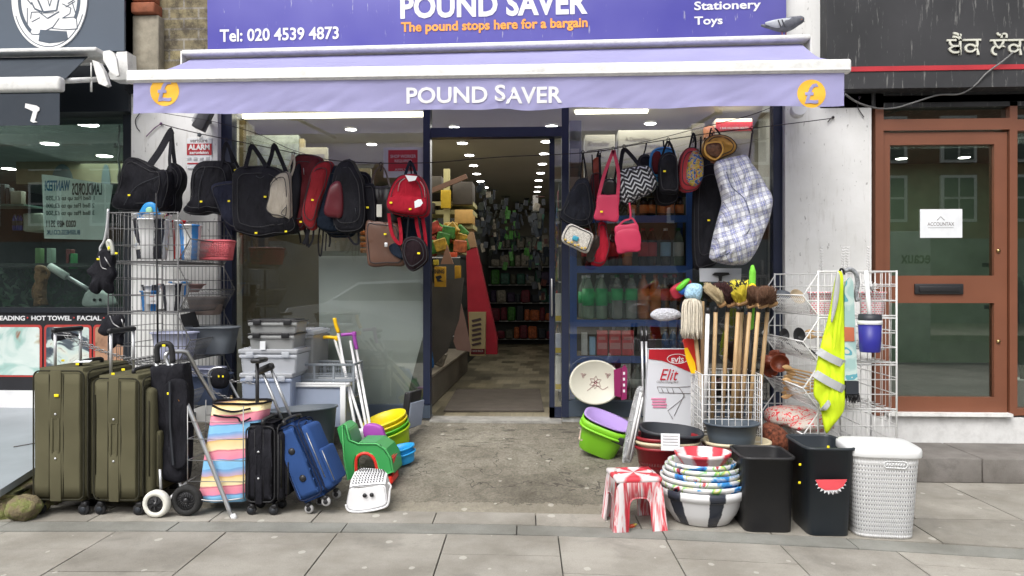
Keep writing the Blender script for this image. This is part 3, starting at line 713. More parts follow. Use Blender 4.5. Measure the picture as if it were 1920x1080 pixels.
# barber awning
M_DCANV = mat('black_canvas', C('343b44'), .8, 0, .1, 3, .2, 400)
ba = thing('awning', 'short dark awning with white housing on the barber shop', 'awning', (-3.2, 5.3, 2.8))
a0 = P(0, 103, 5.25); a1 = P(196, 100, 5.25)
m = MB(); m.cbox(((NX0+a1.x)/2, 5.26, a0.z-.0), (a1.x-NX0, .22, .03), bev=.008); m.cbox(((NX0+a1.x)/2, 5.33, a0.z-.03), (a1.x-NX0, .06, .05), bev=.006); m.build('housing', M_BARW, ba)
m = MB(); y5 = 5.17
m.prism([XZ(a, b, y5) for a, b in ((193, 96), (205, 94), (213, 98), (218, 110), (223, 141), (218, 143), (205, 133), (198, 120), (193, 112))], y5, y5+.02)
m.prism([XZ(a, b, 5.3) for a, b in ((222, 99), (241, 98), (243, 150), (224, 151), (210, 150), (206, 140))], 5.28, 5.40)
m.build('bracket', M_BARW, ba)
m = MB(); m.prism([XZ(a, b, 5.0) for a, b in ((176, 114), (188, 118), (198, 135), (206, 160), (200, 163), (188, 158), (182, 138))], 4.98, 5.02); m.build('arm_end', M_BARW, ba)
f0 = P(118, 158, 4.75)
m = MB(); m.cbox(((NX0+f0.x)/2, 4.75, f0.z), (f0.x-NX0, .07, .095), bev=.02, seg=3); m.build('front_bar', M_BARW, ba)
m = MB(); e1 = P(165, 112, 5.25)
m.add([(NX0, 5.25, a0.z-.02), (e1.x, 5.25, a0.z-.02), (f0.x, 4.76, f0.z+.03), (NX0, 4.76, f0.z+.03)], [(0, 3, 2, 1)]); m.add([(NX0, 5.25, a0.z-.026), (e1.x, 5.25, a0.z-.026), (f0.x, 4.76, f0.z+.024), (NX0, 4.76, f0.z+.024)], [(0, 1, 2, 3)]); m.build('canvas', M_DCANV, ba)
m = MB(); v_ = P(112, 175, 4.73); vb = P(0, 236, 4.73); m.box(NX0, v_.x, 4.728, 4.732, vb.z, v_.z); m.build('valance', M_DCANV, ba)
m = MB(); m.tube([P(112, 152, 4.8), P(182, 149, 5.05)], .018, 8); m.tube([P(171, 118, 5.0), P(171, 150, 5.0)], .005, 6); m.tube([P(171, 150, 5.0), P(171, 172, 5.0)], .008, 6); m.build('arm', M_BARW, ba)
m = MB(); m.prism([XZ(a, b, 4.724) for a, b in ((48, 194), (68, 198), (74, 202), (74, 207), (70, 210), (67, 222), (65, 226), (70, 229), (62, 230), (57, 227), (62, 209), (54, 205), (47, 202))], 4.722, 4.727); m.build('hairdryer_icon', M_WHITE, ba)
# fascia board lights etc inside barber shop handled with interior goods
# ------------------------------------------------------------------ neighbour right (black fascia, brown timber doors)
M_BROWN = mat('brown_frame', C('774a36'), .38, 0, .10, 3, spec=.5); M_BLACKF = NT('black_fascia'); t = M_BLACKF
k = t.ramp(t.noise(2, 4), [(.3, (.030, .031, .033)), (.7, (.05, .05, .054))]); dr = t.ramp(t.noise(22, 5, t.mapping(None, sc=(1.2, 1, .12)), .75), [(.575, (0, 0, 0)), (.66, (1, 1, 1))]); k = t.mix(t.math('MULTIPLY', dr, .5), k, (.35, .35, .33)); t.fin(k, .6, 0, .25); M_BLACKF = t.m
rb = thing('bank_building', 'shopfront with dirty black fascia and brown framed glass door', 'building', (3.2, 5.5, 0))
YF2 = 5.36
m = MB(); fx = sp(1551, 60, YF2)[0]; fz = sp(1700, 165, YF2)[1]; m.box(fx, 7, YF2, 5.5, fz, 5); m.build('fascia', M_BLACKF, rb)
m = MB(); za_, zb_ = sp(1700, 133, YF2)[1], sp(1700, 124, YF2)[1]; m.box(fx+.002, 7, YF2-.006, YF2, za_, zb_); m.build('red_stripe', mat('red_stripe', C('b03038'), .4), rb)
m = MB(); m.box(fx, 7, 5.5, 5.9, 2.53, 5); m.build('upper_wall', M_BLACKF, rb)
T2('ਬੈਂਕ', 1774, 1838, 61, 104, YF2-.001, mat('cream_letters', C('c8c8bc'), .5), rb, 0, ext=.012)
T2('ਲੌਕਰ', 1855, 1945, 61, 104, YF2-.001, MC['cream_letters'], rb, 0, ext=.012)
YD = 5.56
bars([(1635, 171, 1650, 777), (1650, 181, 2100, 194), (1650, 226, 1884, 247), (1898, 226, 2100, 247), (1884, 194, 1898, 777), (1898, 765, 2100, 777)], rb, 'door_frame', M_BROWN, 5.50, 5.60, YD)
m = MB(); m.box(XZ(1650, 300, YD)[0], 7, 5.505, 5.61, XZ(1700, 180.5, YD)[1], 2.6); m.build('head_panel', mat('dark_soffit', (.02, .02, .02), .6), rb)
dr_ = bars([(1650, 250, 1664, 772), (1858, 250, 1882, 772), (1664, 250, 1858, 273), (1664, 517, 1858, 568), (1664, 743, 1858, 772)], rb, 'door', M_BROWN, 5.52, 5.58, YD, True)
M_GL2 = glassy('dark_glass', (.84, .88, .84), .09)
bars([(1664, 273, 1858, 517)], dr_, 'glass_pane', M_GL2, 5.55, 5.556, YD); bars([(1664, 568, 1858, 743)], dr_, 'glass_pane', M_GL2, 5.55, 5.556, YD)
m = MB(); c = P(1760, 542, 5.515); m.cbox(c, (.335, .02, .075), bev=.006); m.cbox(c+V(0, -.012, 0), (.28, .01, .04), bev=.004); m.build('letterbox', mat('black_plastic', (.02, .02, .022), .4), dr_)
for y_ in (470, 640): m = MB(); m.lathe([(.012, 0), (.014, .01), (0, .014)], seg=12, M=Matrix.Translation(P(1871, y_, 5.52)) @ Matrix.Rotation(R(90), 4, 'X')); m.build('lock', mat('brass', (.5, .38, .18), .35, 1), dr_)
bars([(1650, 194, 1884, 226), (1898, 194, 2100, 226), (1898, 247, 2100, 765)], rb, 'glass_pane', M_GL2, 5.55, 5.556, YD)
m = MB(); pa, pb_ = P(1725, 446, 5.545), P(1804, 392, 5.545); m.box(pa.x, pb_.x, 5.543, 5.545, pa.z, pb_.z)
no = m.build('paper_notice', mat('paper', (.74, .76, .78), .8), None); props(no, 'white paper notice taped inside the brown door glass', 'notice')
M_GRT = mat('grey_ink', (.22, .20, .20), .7)
text('ACCOUNTAX', .185, .026, M_GRT, no, P(1764, 420, 5.5425), bold=.01, ext=.0006, world=True)
m = MB(); m.tube([P(1757, 413, 5.542), P(1764, 406, 5.542), P(1771, 413, 5.542)], .002, 4); m.tube([P(1740, 427, 5.542), P(1788, 427, 5.542)], .0012, 4); m.build('logo_mark', M_GRT, no)
m = MB(); m.box(XZ(1655, 300, YD)[0], XZ(1884, 300, YD)[0], 5.46, 5.56, XZ(1760, 781, 5.46)[1], XZ(1760, 775, 5.46)[1]); m.build('threshold', M_BARW, rb)
m = MB(); m.box(xr1-.01, 7, 5.50, 5.62, -.02, XZ(1760, 781.5, 5.5)[1]); m.build('plinth', mat('white_render', (.66, .66, .65), .8, 0, .08, 5, .3, 40, dirt=.25), rb)
# room behind
m = MB(); m.box(xr1+.02, 8, 5.62, 11.4, .3, .35); m.build('floor', mat('dark_floor', (.05, .05, .055), .4), rb)
RZ = 2.75
m = MB(); m.box(xr1+.02, 8, 5.62, 11.4, RZ, RZ+.05); m.build('ceiling', mat('dark_ceiling', (.10, .105, .095), .6), rb)
m = MB(); m.box(xr1, xr1+.02, 5.62, 11.4, .3, RZ); m.box(8, 8.1, 5.62, 11.4, .3, RZ); m.box(xr1, 8, 9.4, 9.5, .3, RZ); m.build('inner_wall', mat('green_wall', (.11, .15, .10), .7), rb)
for i, (px, py) in enumerate(((1690, 297), (1733, 314), (1768, 327), (1808, 295), (1842, 312), (1670, 329), (1707, 339), (1804, 336))):
    p = PG(px, py, RZ-.012); cl = thing('ceiling_light', ['bank ceiling spotlight high at left of door glass', 'bank ceiling spotlight second from the top left of door glass', 'bank ceiling spotlight at middle of door glass', 'bank ceiling spotlight high at right of door glass', 'bank ceiling spotlight at right edge of door glass', 'bank ceiling spotlight at left edge of door glass', 'bank ceiling spotlight lowest at left of door glass', 'faint far bank ceiling spotlight lowest at right'][i], 'ceiling light', p, group='bank ceiling spotlights')
    m = MB(); m.lathe([(.06, 0), (.06, -.006), (0, -.006)], p, 20); m.build('lens', M_LAMP, cl); m = MB(); m.lathe([(.07, .012), (.07, -.004), (.06, -.004), (.06, .012)], p, 20); m.build('trim_ring', M_BARW, cl)
# loose cable slung over the right shopfront
m = MB(); pth = smooth_open([P(1585, 177, 5.0), P(1610, 193, 5.2), P(1645, 203, 5.46), P(1680, 202, 5.44), P(1720, 190, 5.42), P(1760, 178, 5.42), P(1800, 176, 5.40), P(1828, 160, 5.36), P(1850, 137, 5.345), P(1880, 115, 5.33), P(1900, 98, 5.33)], 6); m.tube(pth, .006, 6)
o = m.build('loose_cable', mat('cable_grey', (.16, .16, .16), .6)); props(o, 'grey loose cable looping across the black fascia to the awning', 'cable')
# ------------------------------------------------------------------ lamps in the pound shop
for i, (px, py, r) in enumerate(((658, 242, .045), (697, 270, .045), (852, 238, .04), (867, 268, .045), (880, 290.5, .045), (888, 310, .045), (894, 325.5, .045), (901, 339.5, .045), (910, 351, .04), (1034, 236, .045), (1024, 265, .045), (1020, 288, .045), (1017, 307, .045), (1014, 324, .045), (1010, 338, .045), (1009, 350, .04), (1007, 359, .04), (1219, 231, .045), (1196, 262, .04))):
    p = PG(px, py, IZ1-.01)
    lb = ['through the left window near the strip light', 'through the left window behind the strip light', 'above the door transom at left', 'first in the left row behind the door', 'second in the left row behind the door', 'third in the left row behind the door', 'fourth in the left row behind the door', 'fifth in the left row behind the door', 'last small one in the left row', 'above the door transom at right', 'first in the right row behind the door', 'second in the right row behind the door', 'third in the right row behind the door', 'fourth in the right row behind the door', 'fifth in the right row behind the door', 'sixth in the right row behind the door', 'last small one in the right row', 'above the white heater boxes', 'farther above the white heater boxes'][i]
    cl = thing('ceiling_light', 'pound shop ceiling spotlight '+lb, 'ceiling light', p, group='pound shop ceiling spotlights')
    m = MB(); m.lathe([(r, 0), (r, -.006), (0, -.006)], p, 16); m.build('lens', M_LAMP, cl); m = MB(); m.lathe([(r+.01, .01), (r+.01, -.004), (r, -.004), (r, .01)], p, 16); m.build('trim_ring', M_BARW, cl)
M_STRIP2 = emis('strip_lamp', (1, .93, .72), 5)
for i, (a, b, py) in enumerate(((455, 796, 217), (1078, 1215, 209))):
    p0, p1 = P(a, py, 5.78), P(b, py-2, 5.78)
    cl = thing('strip_light', ['long bright strip light along the top of the left window', 'short bright strip light at the top of the right window'][i], 'strip light', (p0+p1)/2)
    m = MB(); m.cbox((p0+p1)/2, (p1.x-p0.x, .035, .04), bev=.01); m.build('tube', M_STRIP2, cl); m = MB(); m.cbox((p0+p1)/2+V(0, .01, .035), (p1.x-p0.x+.04, .06, .03), bev=.004); m.build('housing', M_BARW, cl)
def area(name, loc, sx, sy, e, col=(1, .96, .88), rot=(0, 0, 0)):
    l = bpy.data.lights.new(name, 'AREA'); l.shape = 'RECTANGLE'; l.size = sx; l.size_y = sy; l.energy = e; l.color = col; o = bpy.data.objects.new(name, l); COL.objects.link(o); o.location = loc; o.rotation_euler = rot; return o
area('shop_lamp_light', (-.45, 7.0, IZ1-.03), 3.2, 1.6, 32); area('shop_lamp_light', (-.45, 10, IZ1-.03), 1.2, 4, 10); area('strip_lamp_light', (-1.6, 5.74, IZ1-.06), 1.4, .08, 3.2, (1, .93, .75), (R(20), 0, 0)); area('strip_lamp_light', (.9, 5.74, IZ1-.06), 1.4, .08, 3, (1, .93, .75), (R(20), 0, 0))
area('barber_lamp_light', (-4.2, 7.6, BZ-.03), 2.5, 3, 60, (.85, 1, .92)); area('bank_lamp_light', (3.8, 7.2, RZ-.03), 2, 2, 45, (.9, 1, .88))
# ------------------------------------------------------------------ street behind the camera (seen only as reflections)
op = thing('terrace_building', 'brick terrace with white windows across the street', 'building', (0, -17, 0))
M_RB = mat('terrace_brick', (.22, .10, .06), .9, 0, .2, 3, .3, 30)
m = MB(); m.box(-30, 30, -24, -16.6, -.1, 7.6); m.build('wall', M_RB, op)
m = MB(); m.box(-30, 30, -16.62, -16.55, -.05, 3.0); m.build('shopfronts', mat('far_shopfront', (.22, .24, .25), .5, 0, .4, .5), op)
m = MB(); wg = MB()
for fz_ in (3.7, 5.8):
    for i in range(-11, 12):
        x = i*2.4; m.box(x-.62, x+.62, -16.6, -16.5, fz_-.1, fz_+1.55); wg.box(x-.5, x-.04, -16.5, -16.47, fz_, fz_+.7); wg.box(x+.04, x+.5, -16.5, -16.47, fz_, fz_+.7); wg.box(x-.5, x-.04, -16.5, -16.47, fz_+.78, fz_+1.45); wg.box(x+.04, x+.5, -16.5, -16.47, fz_+.78, fz_+1.45)
m.build('window_frame', M_WHITE, op); wg.build('window_glass', mat('far_glass', (.04, .05, .06), .1), op)
cr = thing('parked_car', 'white parked hatchback at the far kerb', 'car', (-3.3, -4.4, -.13))
m = MB()
prof = [(-2.05, .35), (-2.1, .75), (-1.95, .98), (-1.2, 1.08), (-.55, 1.5), (.75, 1.55), (1.5, 1.15), (1.95, 1.02), (2.1, .7), (2.05, .35)]
rings = []
for w, sc_ in ((-.86, .93), (-.82, 1), (.82, 1), (.86, .93)): rings.append([(-3.3+x*(.98 if abs(w) > .84 else 1), -4.4+w*(1 if z < 1.1 else .82), -.13+z*(1 if z < 1 else 1)) for x, z in prof])
m.rings(rings, 0, True, False); cb_ = m.build('body', mat('car_white', (.72, .74, .76), .25, 0, .03, 2), cr)
m = MB(); m.prism([(-3.3-1.05, 1.0), (-3.3-.5, 1.32), (-3.3+.7, 1.36), (-3.3+1.35, 1.0)], -4.4+.78, -4.4+.84); m.build('side_window', mat('car_glass', (.03, .035, .04), .05), cr)
for sx in (-1.3, 1.3):
    for sy in (-.8, .8): m = MB(); m.lathe([(.0, -.09), (.31, -.09), (.32, 0), (.31, .09), (0, .09)], seg=24, M=Matrix.Translation((-3.3+sx, -4.4+sy, .19)) @ Matrix.Rotation(R(90), 4, 'X')); m.build('wheel', mat('tyre', (.02, .02, .02), .8), cr)
kx_ = P(1702, 475, 13.3).x
kb = thing('street_panel', 'grey roadside display panel on the street behind', 'display panel', (kx_, -2.2, -.02))
m = MB(); m.cbox((kx_, -2.27, 1.10), (.78, .14, 2.24), bev=.02); m.build('casing', mat('panel_grey', (.42, .44, .46), .4), kb)
text('ecaux', .50, .15, mat('dark_ink', (.02, .02, .02), .5), kb, V(kx_+.13, -2.195, 1.74), rot=(R(90), 0, R(180)), bold=.02)
# ================================================================== GOODS, shared bits
M_YEL = mat('price_yellow', C('f0dc1e'), .6); M_BLK = mat('black_rubber', (.018, .018, .02), .6, 0, .2, 10); M_BPL = mat('black_gloss_plastic', (.02, .02, .022), .35)
M_STEEL = mat('brushed_tube', (.50, .51, .52), .35, .85, .08, 5); M_ALU = mat('satin_aluminium', (.62, .63, .64), .42, .6, .05, 5); M_CHR = mat('chrome_wire', (.34, .34, .34), .35, .8, .15, 8)
M_PWH = mat('white_plastic', (.74, .75, .75), .38, 0, .03, 3, dirt=.08); M_PGY = mat('grey_plastic', C('545b62'), .42, 0, .06, 3); M_DGR = mat('dark_grey_plastic', C('2c3036'), .45, 0, .08, 3, dirt=.1)
M_PAPER = MC['paper']
def wrap(py0, py1): return None
def pricetag(parent, px, py, Y, w=.019, h=.012, rz=0, m=None):
    mm = MB(); mm.cbox(P(px, py, Y), (w, .003, h), rot=(0, rz, 0), bev=.002); return mm.build('price_tag', m or M_YEL, parent)
def pts(L, Y): return [P(a, b, Y) for a, b in L]
_wheels = {}
def castor(parent, x, y, r=.028, w=.018, mt=None, hub=None, z=None):
    mm = MB(); z = r if z is None else z
    MX = Matrix.Translation((x, y, z)) @ Matrix.Rotation(R(90), 4, 'X')
    mm.lathe([(0, -w/2), (r*.85, -w/2), (r, -w*.3), (r, w*.3), (r*.85, w/2), (0, w/2)], seg=20, M=MX)
    o = mm.build('wheel', mt or M_BLK, parent, world=False)
    mm = MB(); mm.lathe([(r*.55, w/2), (r*.5, w/2+.004), (r*.2, w/2+.003), (0, w/2+.006)], seg=16, M=MX); mm.lathe([(r*.5, -w/2-.004), (r*.2, -w/2-.003), (0, -w/2-.006)], seg=16, M=MX)
    mm.build('hub', hub or M_ALU, o, world=False)
    mm = MB(); mm.cbox((x+.006, y, z+r*.9), (r*1.1, w+.016, r*.9), bev=.008); mm.build('wheel_fork', M_BPL, parent, world=False)
    return o
def loop_rr(x0, x1, z0, z1, r, y, n=5):
    o = []
    for cx, cz, s in ((x1-r, z1-r, 0), (x0+r, z1-r, 90), (x0+r, z0+r, 180), (x1-r, z0+r, 270)):
        for k in range(n+1): w = R(s+90*k/n); o.append(V(cx+r*math.cos(w), y, cz+r*math.sin(w)))
    return o
def suitcase(name, label, loc, w, d, h, mt, trim, rot=(0, 0, 0), pocket=.06, handle='tubes', hh=.22, studs=False, tags=(), grp=None, wheel=None, hub=None, wr=.03):
    "origin at the middle of the base; narrow side faces -y, pockets on +x"
    t = thing(name, label, 'suitcase', loc, rot, grp); b0 = wr*2+.012
    mm = MB(); b = bmesh.new(); bmesh.ops.create_cube(b, size=1, matrix=Matrix.Diagonal((w, d, h, 1)))
    bmesh.ops.subdivide_edges(b, edges=list(b.edges), cuts=7, use_grid_fill=True)
    bmesh.ops.bevel(b, geom=[e for e in b.edges if e.is_boundary or e.calc_face_angle(0) > 1], offset=.03, segments=3, affect='EDGES')
    for v in b.verts:
        p = v.co; q = p+V(w, 0, h)*.5
        p.y += (-.008 if p.y < 0 else .008)*(1-(2*p.z/h)**2)*(1-(2*p.x/w)**2)+.004*noise.noise(q*7+V(loc[0], 0, 0)); p.x += .005*noise.noise(q*6)
    mm.bm(b, 0, True, Matrix.Translation((0, 0, b0+h/2))); body = mm.build('body', mt, t, world=False)
    mm = MB(); yf = -d/2-.006
    mm.tube(loop_rr(-w/2+.012, w/2-.012, b0+.014, b0+h-.014, .035, -d/2+.004), .0045, 5, 0, True)
    mm.tube([V(w/2+.001, y, z) for y, z in [(p.x*(d/w), p.z) for p in loop_rr(-w/2+.012, w/2-.012, b0+.012, b0+h-.012, .03, 0)]], .0045, 5, 0, True)
    mm.build('piping', trim, t, world=False)
    if not studs:
        mm = MB(); cx = -w*.03; ww = w*.20; z0, z1 = b0+h*.01, b0+h*.985
        mm.cbox((cx, yf+.001, (b0+h*.62+z1)/2), (ww, .008, z1-b0-h*.62), bev=.003)
        for s in (-1, 1): mm.cbox((cx+s*ww/2*.62, yf-.001, b0+h*.5), (ww*.18, .01, h*.26), bev=.003)
        mm.cbox((cx, yf+.001, (z0+b0+h*.38)/2), (ww, .008, b0+h*.38-z0), bev=.003)
        sp_ = mm.build('side_strap', mt, t, world=False)
        mm = MB()
        for z in (b0+h*.66, b0+h*.33): mm.lathe([(.006, 0), (.006, .003), (0, .004)], seg=12, M=Matrix.Translation((cx, yf-.003, z)) @ Matrix.Rotation(R(90), 4, 'X'))
        mm.build('rivet', M_ALU, sp_, world=False)
        for s in (-1, 1):
            mm = MB(); mm.tube([(cx+s*w*.13, yf+.003, z0+.02), (cx+s*w*.13+.003, yf, b0+h*.5), (cx+s*w*.13, yf+.003, z1-.02)], .0022, 4); mm.build('seam', trim, sp_, world=False)
    else:
        for z in (b0+h*.66, b0+h*.30):
            mm = MB(); mm.lathe([(.020, -.004), (.020, .006), (.013, .012), (0, .014)], seg=18, M=Matrix.Translation((-w*.0, yf+.004, z)) @ Matrix.Rotation(R(90), 4, 'X')); mm.build('stud', M_BPL, t, world=False)
    mm = MB()
    for k, f in enumerate((.30, .62)):
        mm.tube([V(w/2+.004, -d/2+.03+k*.02, b0+.03), V(w/2+.006, -d/2+.012+k*.02, b0+.06), V(w/2+.006, -d/2+.012+k*.02, b0+h-.06), V(w/2+.006, 0, b0+h-.03)], .004, 5)
    mm.cbox((w/2+pocket*.5-.01, 0, b0+h*.47), (pocket+.02, d*.86, h*.86), 1, bev=.03, seg=3); mm.cbox((w/2+pocket+.006, .01, b0+h*.32), (.035, d*.74, h*.46), 1, bev=.015, seg=3)
    fp = mm.build('front_pocket', [trim, mt], t, world=False)
    mm = MB(); mm.tube([V(w/2+pocket*.6, -d*.43, b0+h*.2), V(w/2+pocket*.6, -d*.435, b0+h*.8)], .003, 4); mm.tube([V(w/2+pocket+.02, -d*.37, b0+h*.12), V(w/2+pocket+.02, -d*.37, b0+h*.52)], .003, 4); mm.build('zip', M_CHR if studs else M_OTRIM, fp, world=False)
    mm = MB(); z = b0+h; hp = [V(w*.1, -.10, z), V(w*.1, -.09, z+.022), V(w*.1, .09, z+.022), V(w*.1, .10, z)]; mm.tube(smooth_open(hp, 4), .011, 8); mm.build('carry_handle', M_BPL, t, world=False)
    if handle == 'tubes':
        mm = MB()
        for y in (-.11, .12): mm.tube([V(-w*.36, y, b0+h-.02), V(-w*.36, y, b0+h+hh)], .0085, 8)
        th_ = mm.build('telescopic_handle', M_ALU, t, world=False)
        mm = MB(); mm.cbox((-w*.36, 0, b0+h+hh), (.028, .27, .03), bev=.012, seg=3); mm.build('grip', M_BPL, th_, world=False)
    elif handle == 'single':
        mm = MB(); mm.tube([V(-w*.3, 0, b0+h-.02), V(-w*.3, 0, b0+h+hh)], .011, 8); th_ = mm.build('telescopic_handle', M_BPL, t, world=False)
        mm = MB(); mm.cbox((-w*.3+.012, 0, b0+h+hh), (.06, .12, .026), bev=.01, seg=3); mm.build('grip', M_BPL, th_, world=False)
    else:
        mm = MB()
        for x in (0, .055): mm.tube([V(-w*.30+x, .02, b0+h-.03), V(-w*.30+x, .02, b0+h+hh)], .0085, 8)
        th_ = mm.build('telescopic_handle', M_STEEL, t, world=False)
        mm = MB(); mm.cbox((-w*.30+.02, .02, b0+h+hh+.01), (.11, .05, .04), bev=.014, seg=3); mm.build('grip', M_BPL, th_, world=False)
    for sx in (-1, 1):
        for sy in (-1, 1): castor(t, sx*(w/2-.03), sy*(d/2-.035), wr, .02, wheel, hub or M_DGR)
    for (x, z) in tags: mm = MB(); mm.cbox((x, -d/2-.014, b0+h*z), (.026, .004, .016), bev=.002); mm.build('price_tag', M_YEL, t, world=False)
    return t
M_OLIVE = mat('olive_canvas', C('5a5744'), 1.0, 0, .10, 5, .4, 420, .08, bd=.002); M_OTRIM = fabric('olive_trim', C('34332a'), .2)
M_BNYL = fabric('black_nylon', (.014, .014, .018), .3, b=.4, rough=.75); M_BLUEN = mat('blue_nylon', C('2d4a7e'), .85, 0, .12, 6, .4, 420, .2, bd=.002); M_BTRIM = fabric('dark_blue_trim', (.02, .028, .06), .2)
YA = 4.01
x0, x1 = P(58, 900, YA).x, P(160, 900, YA).x; ht = P(100, 691, YA).z-.075
sA = suitcase('suitcase', 'large olive green suitcase standing at the far left beside the terrace', ((x0+x1)/2, YA+.25, 0), x1-x0, .50, ht, M_OLIVE, M_OTRIM, tags=[(0, .80)], hh=.20, grp='olive green suitcases', wr=.032)
x0, x1 = P(169, 900, YA).x, P(262, 900, YA).x; ht = P(220, 706, YA).z-.075
sB = suitcase('suitcase', 'slightly shorter olive green suitcase beside the black trolley bag', ((x0+x1)/2, YA+.24, 0), x1-x0, .46, ht, M_OLIVE, M_OTRIM, hh=.24, grp='olive green suitcases', pocket=.05, wr=.032)
for s_, px, py in ((sA, 145, 685), (sA, 118, 678), (sB, 212, 703), (sB, 231, 695)): pricetag(s_, px, py-2, YA+.05+(690-py)*.01)
mm = MB(); p = P(155, 679, YA+.14); mm.cbox(p+V(0, 0, .004), (.085, .055, .002), rot=(.1, 0, .3)); mm.build('paper_label', M_PAPER, sA)
YBk = 4.04
x0, x1 = P(458, 900, YBk).x, P(520, 900, YBk).x; ht = P(490, 797, YBk).z-.065
suitcase('suitcase', 'black soft suitcase standing between striped trolley and blue suitcase', ((x0+x1)/2-.012, YBk+.12, 0), x1-x0, .20, ht, M_BNYL, M_BLK, handle='single', hh=.34, pocket=.035, wr=.027)
# blue suitcase leaning to the left
pB = PG(603, 962, 0); tl = R(-24)
sC = suitcase('suitcase', 'blue cabin suitcase leaning left with its silver handle pulled out', (pB.x+.005, 4.19, .03), .168, .22, .44, M_BLUEN, M_BTRIM, rot=(0, tl, R(-6)), handle='double', hh=.33, studs=True, pocket=.045, wheel=mat('grey_wheel', (.38, .38, .38), .5), hub=M_BLK, wr=.025)
# ------------------------------------------------------------------ trolley with folded black bag
YT = 4.04
tr = thing('shopping_trolley', 'black folded shopping trolley with black hand grip and two front wheels', 'shopping trolley', PG(320, 960, 0))
mm = MB(); mm.pillow(pts([(289, 694), (291, 685), (318, 683), (346, 681), (352, 684), (356, 730), (358, 790), (356, 850), (353, 890), (348, 902), (330, 903), (312, 896), (304, 884), (298, 820), (292, 750)], YT+.12), .12, .016, 3, fl=6, crease=.03, n=90); mm.build('bag', M_BNYL, tr)
mm = MB(); mm.pillow(pts([(312, 720), (350, 718), (352, 800), (350, 870), (322, 872), (314, 800)], YT+.06), .04, .008, 6, fl=6, crease=.02); mm.build('front_pocket', M_BNYL, tr)
mm = MB(); mm.ribbon(pts([(318, 716), (319, 800), (325, 872)], YT+.03), .01, .004); mm.build('edge_strap', M_DGR, tr)
mm = MB(); g = smooth_open(pts([(296, 680), (294, 655), (300, 646), (316, 645), (322, 655), (324, 680)], YT+.1), 4); mm.tube(g, .016, 8); mm.build('grip', M_BLK, tr)
mm = MB(); mm.tube(pts([(294, 680), (296, 725)], YT+.1), .011, 8); mm.tube(pts([(324, 678), (324, 720)], YT+.1), .011, 8); mm.tube(pts([(300, 880), (302, 930)], YT+.02), .008, 6); mm.tube([P(318, 935, YT+.0), P(350, 905, YT+.1)], .009, 6); mm.tube([P(335, 900, YT+.1), P(350, 944, YT)], .008, 6); mm.build('frame', M_ALU, tr)
pricetag(tr, 307, 648, YT+.08); pricetag(tr, 315, 738, YT+.03, .012, .014)
def bigwheel(px, py, r, Y, rim, hubm, parent, spokes=8):
    c = P(px, py, Y); c.z = max(c.z, r+.002); MX = Matrix.Translation(c) @ Matrix.Rotation(R(90), 4, 'X'); mm = MB(); w = .045
    prof = [(r*.62, -w/2), (r*.9, -w/2), (r, -w*.25), (r, w*.25), (r*.9, w/2), (r*.62, w/2), (r*.62, -w/2)]
    mm.lathe(prof, seg=36, M=MX); o = mm.build('wheel', rim, parent)
    mm = MB(); mm.lathe([(r*.64, -w*.3), (r*.64, w*.32), (r*.55, w*.42), (r*.2, w*.36), (r*.14, w*.6), (0, w*.62)], seg=28, M=MX)
    for k in range(spokes):
        a = 2*math.pi*k/spokes; mm.tube([MX @ V(r*.16*math.cos(a), r*.16*math.sin(a), w*.42), MX @ V(r*.4*math.cos(a+.25), r*.4*math.sin(a+.25), w*.46), MX @ V(r*.58*math.cos(a+.6), r*.58*math.sin(a+.6), w*.44)], .0028, 4)
    mm.build('hub', hubm, o); return o
bigwheel(294, 945, .074, YT-.02, mat('white_tyre', (.70, .69, .62), .7, 0, .06, 20), M_BPL, tr, 7)
bigwheel(351, 944, .084, YT+.02, mat('black_tyre', (.02, .02, .02), .8, 0, .2, 60, .6, 200), M_BPL, tr, 16)
# ------------------------------------------------------------------ cart with striped bag
YS2 = 4.08
sc_ = thing('shopping_cart', 'silver framed shopping cart holding the pastel striped bag', 'shopping cart', PG(410, 960, 0))
mm = MB(); hp = smooth_open([P(435, 970, YS2-.05), P(380, 830, YS2), P(345, 745, YS2+.03), P(314, 680, YS2+.06), P(311, 666, YS2+.06), P(320, 660, YS2+.08), P(345, 659, YS2+.12), P(354, 667, YS2+.14), P(375, 705, YS2+.2), P(404, 752, YS2+.26)], 6)
mm.tube(hp, .0125, 10); mm.build('handle_frame', M_STEEL, sc_)
mm = MB(); mm.tube([P(436, 965, YS2-.05), P(441, 974, YS2-.055)], .0155, 10); mm.build('foot_cap', M_PWH, sc_)
mm = MB(); mm.tube([P(331, 734, YS2+.02), P(338, 752, YS2+.015)], .0137, 8); mm.build('tape', mat('orange_tape', C('e8a040'), .6), sc_)
mm = MB()
xa, xb = P(355, 900, YS2).x, P(459, 900, YS2).x
for y in (YS2-.02, YS2+.2):
    for pz_ in (790, 822, 862, 901): z = P(400, pz_, YS2).z; mm.tube([(xa, y, z), (xb, y, z)], .0026, 5)
    for x in (xa, xb): mm.tube([(x, y, P(400, 760, YS2).z), (x, y, .1)], .0032, 5)
for pz_ in (822, 862, 901):
    z = P(400, pz_, YS2).z
    for x in (xa, xb): mm.tube([(x, YS2-.02, z), (x, YS2+.2, z)], .0026, 5)
mm.tube(smooth_open([(xa, YS2-.02, .1), (lerp(xa, xb, .5), YS2-.03, .085), (xb, YS2-.02, .1)], 4), .004, 6); mm.build('wire_basket', M_CHR, sc_)
M_STRP = NT('pastel_stripes'); t = M_STRP; sx_ = t.sep()
zz = t.math('ADD', sx_[2], t.math('MULTIPLY', t.noise(7, 2), .035)); zz = t.math('ADD', zz, t.math('MULTIPLY', sx_[0], -.10))
fr = t.math('FRACT', t.math('MULTIPLY_ADD', zz, 5.1, .08))
